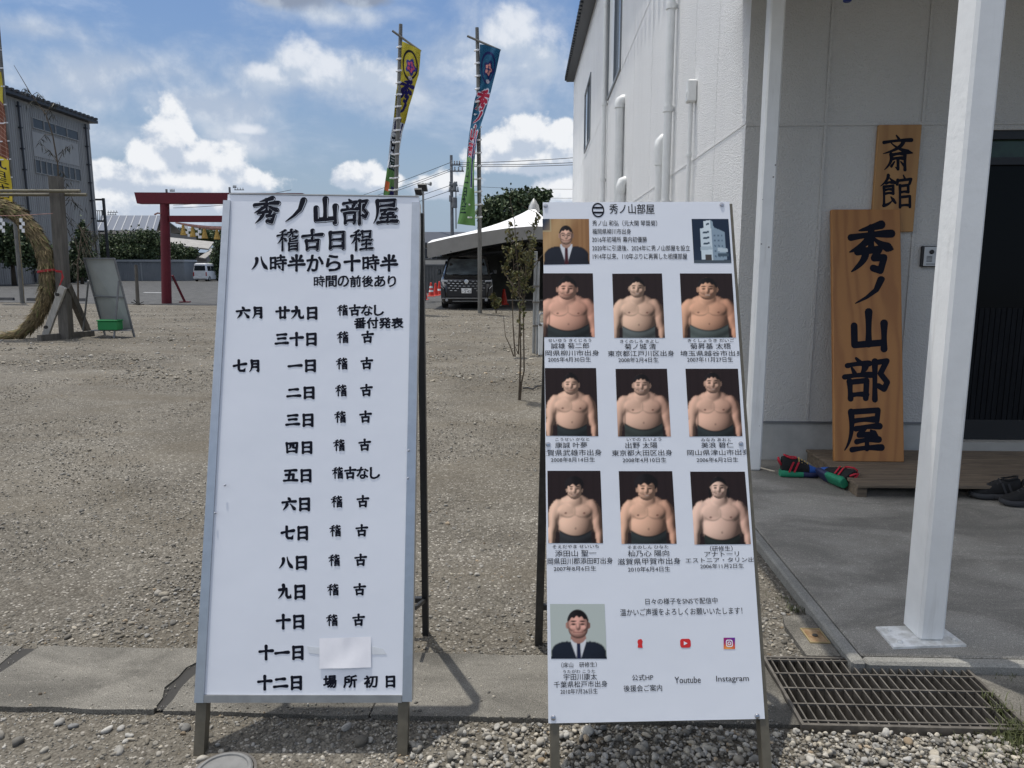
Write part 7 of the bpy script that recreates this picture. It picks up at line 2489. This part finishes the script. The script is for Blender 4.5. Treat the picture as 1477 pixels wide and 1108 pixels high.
# small white van seen from behind
vp = A(289, 405, 77.5)
wv = empty('parked_van', (vp.x, 77.5, 0.012), 'small white van seen from behind at the far side of the lot', 'van', R(-3))
Mx = INV[wv.name].inverted()
tf = lambda p: Mx @ Vector(p)
mb = MB(); stack(mb, [rr_ring(-.70, .70, .05, 3.35, .22, .1), rr_ring(-.735, .735, .0, 3.38, .45, .12), rr_ring(-.735, .735, .0, 3.38, 1.0, .12), rr_ring(-.70, .70, .04, 3.1, 1.35, .14), rr_ring(-.64, .64, .10, 2.6, 1.78, .16), rr_ring(-.50, .50, .2, 2.45, 1.87, .18)], tf); obj('body', mb, 'car_white', wv, smooth=35)
mb = MB(); mb.prism([tf(p) for p in ((-.60, .005, 1.12), (.60, .005, 1.12), (.56, .055, 1.62), (-.56, .055, 1.62))], tf((0, -.012, 0)) - tf((0, 0, 0))); obj('rear_window', mb, 'dark_glass', wv)
for y0, y1 in ((.25, .98), (1.05, 1.75), (1.82, 2.55)):
    mb = MB(); mb.prism([tf(p) for p in ((.737, y0, 1.08), (.737, y1, 1.08), (.668, y1 - (.25 if y1 > 2 else 0), 1.58), (.668, y0, 1.58))], tf((.01, 0, 0)) - tf((0, 0, 0))); obj('side_window', mb, 'dark_glass', wv)
for s_ in (-1, 1):
    mb = MB(); mb.bbox(s_ * .67 - .05, s_ * .67 + .05, -.03, .02, .55, .95, .01, tf); obj('tail_light', mb, 'tail_red', wv)
    for y in (.6, 2.75): wheel(wv, tf, s_ * .66, y, .27, .17, s_)
mb = MB(); mb.bbox(-.72, .72, -.06, .0, .30, .50, .02, tf); obj('bumper', mb, 'car_white', wv)
mb = MB(); mb.bbox(-.165, .165, -.075, -.062, .56, .72, .005, tf); obj('number_plate', mb, 'white', wv)

# ------------------------------------------------------------------ cones, lights, poles and wires


def cone(px, py, label, bands=2, h=0.70):
    p = G(px, py)
    t = empty('traffic_cone', p, label, 'cone', 0, 'red cones by the fence')
    mb = MB(); mb.bbox(p.x - .19, p.x + .19, p.y - .19, p.y + .19, 0.0, .045, .01); mb.lathe([(.145, .046), (.14, .07), (.045, h), (.03, h + .015), (.0, h + .015)], p, 18)
    obj('body', mb, 'cone_red', t, smooth=35)
    for k in range(bands):
        z0, z1 = .24 + k * .2, .34 + k * .2
        f = lambda z: .143 + (.045 - .14) * (z - .07) / (h - .07)
        mb = MB(); mb.grid([[p + Vector((f(z) * math.cos(a * math.pi / 9), f(z) * math.sin(a * math.pi / 9), z)) for a in range(18)] for z in (z0, z1)], True); obj('band', mb, 'white', t, smooth=True)
    return t


cone(612, 433, 'red cone nearest the calligraphy board, left of the black van', 0, .78)
cone(622, 428, 'red and white banded cone between the plain red ones', 2)
cone(628.5, 427, 'plain red cone just left of the black van, behind the tallest pair', 0, .66)
cone(634, 426, 'red cone touching the black van side in the picture', 1, .72)
cone(727, 440, 'lone orange red cone right of the black van under the marquee', 0, .62)
dr = empty('covered_reel', G(735, 424), 'dark red rounded object in the shade behind the saplings', 'reel')
p = G(735, 424); mb = MB(); mb.lathe([(.36, -.22), (.46, -.2), (.46, .2), (.36, .22)], p + Vector((0, 0, .47)), 22, axis=(.3, 1, 0))
M['deep_red'] = mat('deep_red', (0.16, 0.012, 0.02), 0.7); obj('drum', mb, 'deep_red', dr, smooth=40)
mb = MB(); mb.beam(p + Vector((-.3, 0, 0)), p + Vector((0, 0, .5)), .06, .06); mb.beam(p + Vector((.3, 0, 0)), p + Vector((0, 0, .5)), .06, .06); obj('stand', mb, 'dark_metal', dr)


def floodlight(px, ytop, Y, heads, label):
    b = A(px, 430, Y); t = empty('floodlight', (b.x, Y, 0), label, 'floodlight')
    top = A(px, ytop, Y)
    mb = MB(); mb.tube([(b.x, Y, 0), (b.x, Y, top.z)], .045, 8); obj('pole', mb, 'pole_grey', t)
    for x0, y0, x1, y1, tilt in heads:
        a_ = A(x0, y0, Y - .25); b_ = A(x1, y0, Y - .25); c_ = A(x1 + 2, y1, Y - .25 - tilt); d_ = A(x0 + 2, y1, Y - .25 - tilt)
        n = (b_ - a_).cross(d_ - a_).normalized() * .08
        mb = MB(); mb.prism([a_, b_, c_, d_], n); hd = obj('lamp_head', mb, 'fence_grey', t)
        f = lambda p: (p - (a_ + b_ + c_ + d_) / 4) * .86 + (a_ + b_ + c_ + d_) / 4
        mb = MB(); mb.prism([f(p) - n * .15 for p in (a_, b_, c_, d_)], -n * .1); obj('lens', mb, 'plastic_black', hd)
        mb = MB(); mb.beam((a_ + c_) / 2 + n, (b.x, Y, top.z - .05), .04, .04); obj('bracket', mb, 'pole_grey', hd)
    return t


floodlight(613, 264, 33, [(602, 266.3, 615, 276.5, -.25)], 'square floodlight on a slim grey pole, right one of the pair')
floodlight(603.5, 280, 32.2, [(597.5, 273.5, 608, 282, -.3)], 'downward tilted floodlight on a pole behind the calligraphy board corner')
hn = empty('horn_speaker', A(617, 265, 33), 'small grey horn speaker on top of the floodlight pole', 'speaker')
mb = MB(); mb.lathe([(.02, 0), (.04, .1), (.09, .22), (.085, .22), (.02, .05)], A(614.5, 265, 33), 12, axis=(1, -.5, -.1)); obj('horn', mb, 'galv', hn, smooth=40)
mb = MB(); mb.tube([A(613, 264.5, 33), A(615, 264.8, 33)], .02, 6); obj('arm', mb, 'pole_grey', hn)


def upole(px, ytop, Y, arms, label, r=0.16, extras=True):
    b = A(px, 400, Y); top = A(px, ytop, Y)
    t = empty('utility_pole', (b.x, Y, 0), label, 'utility pole')
    mb = MB(); mb.tube([(b.x, Y, 0), (b.x, Y, top.z)], [r, r * .72], 10); obj('pole', mb, 'pole_grey', t, smooth=40)
    tips = []
    for (x0, x1, y, dY) in arms:
        p, q = A(x0, y, Y - .15), A(x1, y, Y - .15 + dY); mb = MB(); mb.beam(p, q, .10, .10); am = obj('cross_arm', mb, 'pole_grey', t)
        mb = MB()
        for k in range(4):
            c = p.lerp(q, (k + .3) / 3.7); mb.lathe([(.05, .05), (.07, .12), (.04, .2), (.06, .28), (.02, .34)], c, 8); tips.append(c + Vector((0, 0, .34)))
        obj('insulators', mb, 'galv', am)
    if extras:
        for (x, y, rr_, hh) in ((655.5, 300, .22, .8), (650, 291, .12, .5), (656, 275, .14, .6)):
            c = A(x, y, Y - .3); mb = MB(); mb.lathe([(rr_ * .9, 0), (rr_, .05), (rr_, hh - .05), (rr_ * .8, hh)], c, 12); obj('transformer', mb, 'pole_grey', t)
        mb = MB(); mb.tube([A(657.5, 262, Y - .1), A(657.8, 330, Y - .1)], .05, 6); obj('riser_pipe', mb, 'pole_grey', t)
    return t, tips


PY1 = 60
_, tips = upole(653, 224, PY1, [(651, 664, 238, .3), (649, 669, 247, .4), (648, 660, 268, .2), (647, 662, 276, .2)], 'tall utility pole with cross arms between the banners')
upole(249, 273, 104, [(245, 252, 276, 0)], 'distant utility pole showing above the red gateway beam', .2, False)
upole(338.5, 270, 110, [(336, 341, 270.6, 0), (338, 352, 274, 0)], 'distant utility pole peeking over the top edge of the calligraphy board', .2, False)
upole(155.5, 303, 125, [(155, 170, 306.5, 0), (155, 168, 310, 0)], 'distant utility pole above the ribbed metal roof', .2, False)


def wire(a_, b_, sag, label, r=.022):
    mid = (a_ + b_) / 2
    t = empty('power_line', mid, label, 'power line', 0, 'overhead power lines')
    mb = MB(); n = 16
    mb.tube([a_.lerp(b_, i / n) - Vector((0, 0, sag * 4 * (i / n) * (1 - i / n))) for i in range(n + 1)], r, 5); obj('cable', mb, 'wire', t)


for k, (x0, y0, x1, y1) in enumerate(((651, 234, 380, 322), (650, 244, 380, 326), (649, 247, 380, 331), (648, 268, 400, 336), (647, 276, 400, 345))):
    wire(A(x0, y0, PY1), A(x1, y1, 120), .5, 'power line running down to the left behind the calligraphy board')
for k, (y0, y1) in enumerate(((235, 221), (237.5, 230), (240, 233.5), (268, 272), (281, 285))):
    wire(A(662, y0, PY1), A(900, y1, 62 + k), .15, 'power line running right from the utility pole to behind the white building', .025 if k < 3 else .014)
for k, (y0, y1) in enumerate(((300, 286), (304, 294))):
    wire(A(250, y0 - 4, 104), A(420, y1 - 12, 90), .3, 'power line seen between the two beams of the red gateway', .03)

# ------------------------------------------------------------------ saplings and the water post


def sapling(base_px, stems, blobs, n, label, seed, size=.03):
    rng = np.random.RandomState(seed)
    b = G(*base_px); Y = b.y
    t = empty('sapling', b, label, 'sapling')
    mb = MB()
    for st_ in stems:
        pts = [A(x, y, Y) if i else b for i, (x, y) in enumerate(st_)]
        pts[0] = b + Vector((rng.uniform(-.01, .01), 0, -.01)); r0 = .012
        mb.tube(pts, [r0 * (1 - .7 * i / (len(pts) - 1)) for i in range(len(pts))], 7)
        for j in range(12):
            i = rng.randint(1, len(pts)); s0 = pts[i - 1].lerp(pts[i], rng.rand())
            if s0.z < .75: continue
            s1 = s0 + Vector((rng.normal(0, .13), rng.normal(0, .13), rng.uniform(.08, .3))); mb.tube([s0, s0.lerp(s1, .5) + Vector((0, 0, -.02)), s1], [.005, .004, .002], 5)
    obj('stems', mb, 'bark', t)
    k = PXM(Y)
    V, F, C = leaf_cloud([(A(x, y, Y), (rx * k, rx * k, ry * k)) for x, y, rx, ry in blobs], n, size, OLIVE, rng, 2.2, .2, .8)
    np_mesh('leaves', V, F, 'leaf', C, parent=t)


sapling((749, 579), [[(749, 579), (751, 520), (750, 450), (748, 400), (742, 318)], [(749, 579), (752, 553), (756, 535), (755, 450), (757, 410), (765, 340)]],
        [(744, 355, 12, 22), (756, 378, 13, 24), (765, 345, 9, 16), (740, 328, 6, 10), (748, 405, 12, 16), (760, 415, 10, 8), (752, 440, 8, 20), (750, 470, 6, 14)], 430, 'nearest sapling with two thin stems and olive leaves, left of the portrait board', 31, .025)
sapling((742.5, 515), [[(742.5, 515), (740, 470), (739, 430), (741, 380), (733, 322)], [(742.5, 515), (736, 500), (729, 485), (726, 455)]],
        [(735, 365, 9, 20), (738, 395, 10, 20), (733, 335, 6, 14), (742, 420, 8, 12), (728, 385, 6, 10)], 300, 'slender sapling with olive leaves behind the nearest one', 32, .034)
sapling((748, 512), [[(748, 512), (749, 470), (749, 430), (760, 390), (771, 330), (775, 304)], [(748, 512), (743, 500)]],
        [(775, 316, 5, 10), (771, 325, 4, 8), (769, 352, 6, 10), (764, 372, 8, 14), (758, 398, 8, 12)], 270, 'sapling with a dark leafy tip against the white marquee roof', 33, .036)
sapling((716, 452), [[(716, 452), (713, 435), (711, 425)], [(716, 452), (719, 438), (724, 430)]], [(711, 430, 6, 8), (720, 434, 6, 6), (715, 440, 6, 5)], 160, 'low leafy shoot in the gravel before the black van', 34, .06)
wp = empty('water_post', G(775, 511), 'grey standpipes and short white tap post at the left edge of the portrait board', 'water post')
Yw = G(776, 511).y
for (x0, y0, x1, y1, r, m_) in ((773, 363, 769.8, 497, .030, 'galv'), (777, 377, 774.3, 511, .022, 'galv')):
    mb = MB(); b = A(x1, y1, Yw + (.15 if r > .025 else 0)); b.z = 0; mb.tube([b, A(x0, y0, Yw)], r, 10); obj('pipe', mb, m_, wp, smooth=40)
mb = MB(); p, q = A(776.5, 466, Yw - .1), A(786, 466, Yw - .1); mb.bbox(p.x, q.x, Yw - .16, Yw - .04, 0, p.z, .01); tp = obj('post', mb, 'pvc', wp)
mb = MB(); mb.tube([A(777.5, 469, Yw - .16), A(777.5, 457, Yw - .16), A(779.5, 452.5, Yw - .16), A(784, 452, Yw - .16)], .018, 8); obj('spout', mb, 'galv', wp, smooth=40)
mb = MB(); mb.lathe([(.02, 0), (.02, .05)], A(779, 468, Yw - .16), 8, axis=(0, -1, 0)); mb.box(A(777, 468, Yw).x, A(781, 468, Yw).x, Yw - .22, Yw - .21, A(779, 469, Yw).z, A(779, 467, Yw).z); obj('tap', mb, 'steel', wp)
mb = MB()
for y in (413, 436, 470): 
    p = A(772.5, y, Yw); mb.box(p.x - .05, p.x + .07, Yw - .05, Yw + .05, p.z - .015, p.z + .015)
obj('clamps', mb, 'steel', wp)
cbl = empty('black_cable', G(770, 561), 'short black cable lying on the gravel left of the portrait board', 'cable')
mb = MB(); mb.tube([G(754, 560, .012), G(762, 559.5, .014), G(768, 561.5, .012), G(775, 557, .03), G(784, 556, .012)], .011, 6); obj('cable', mb, 'plastic_black', cbl)
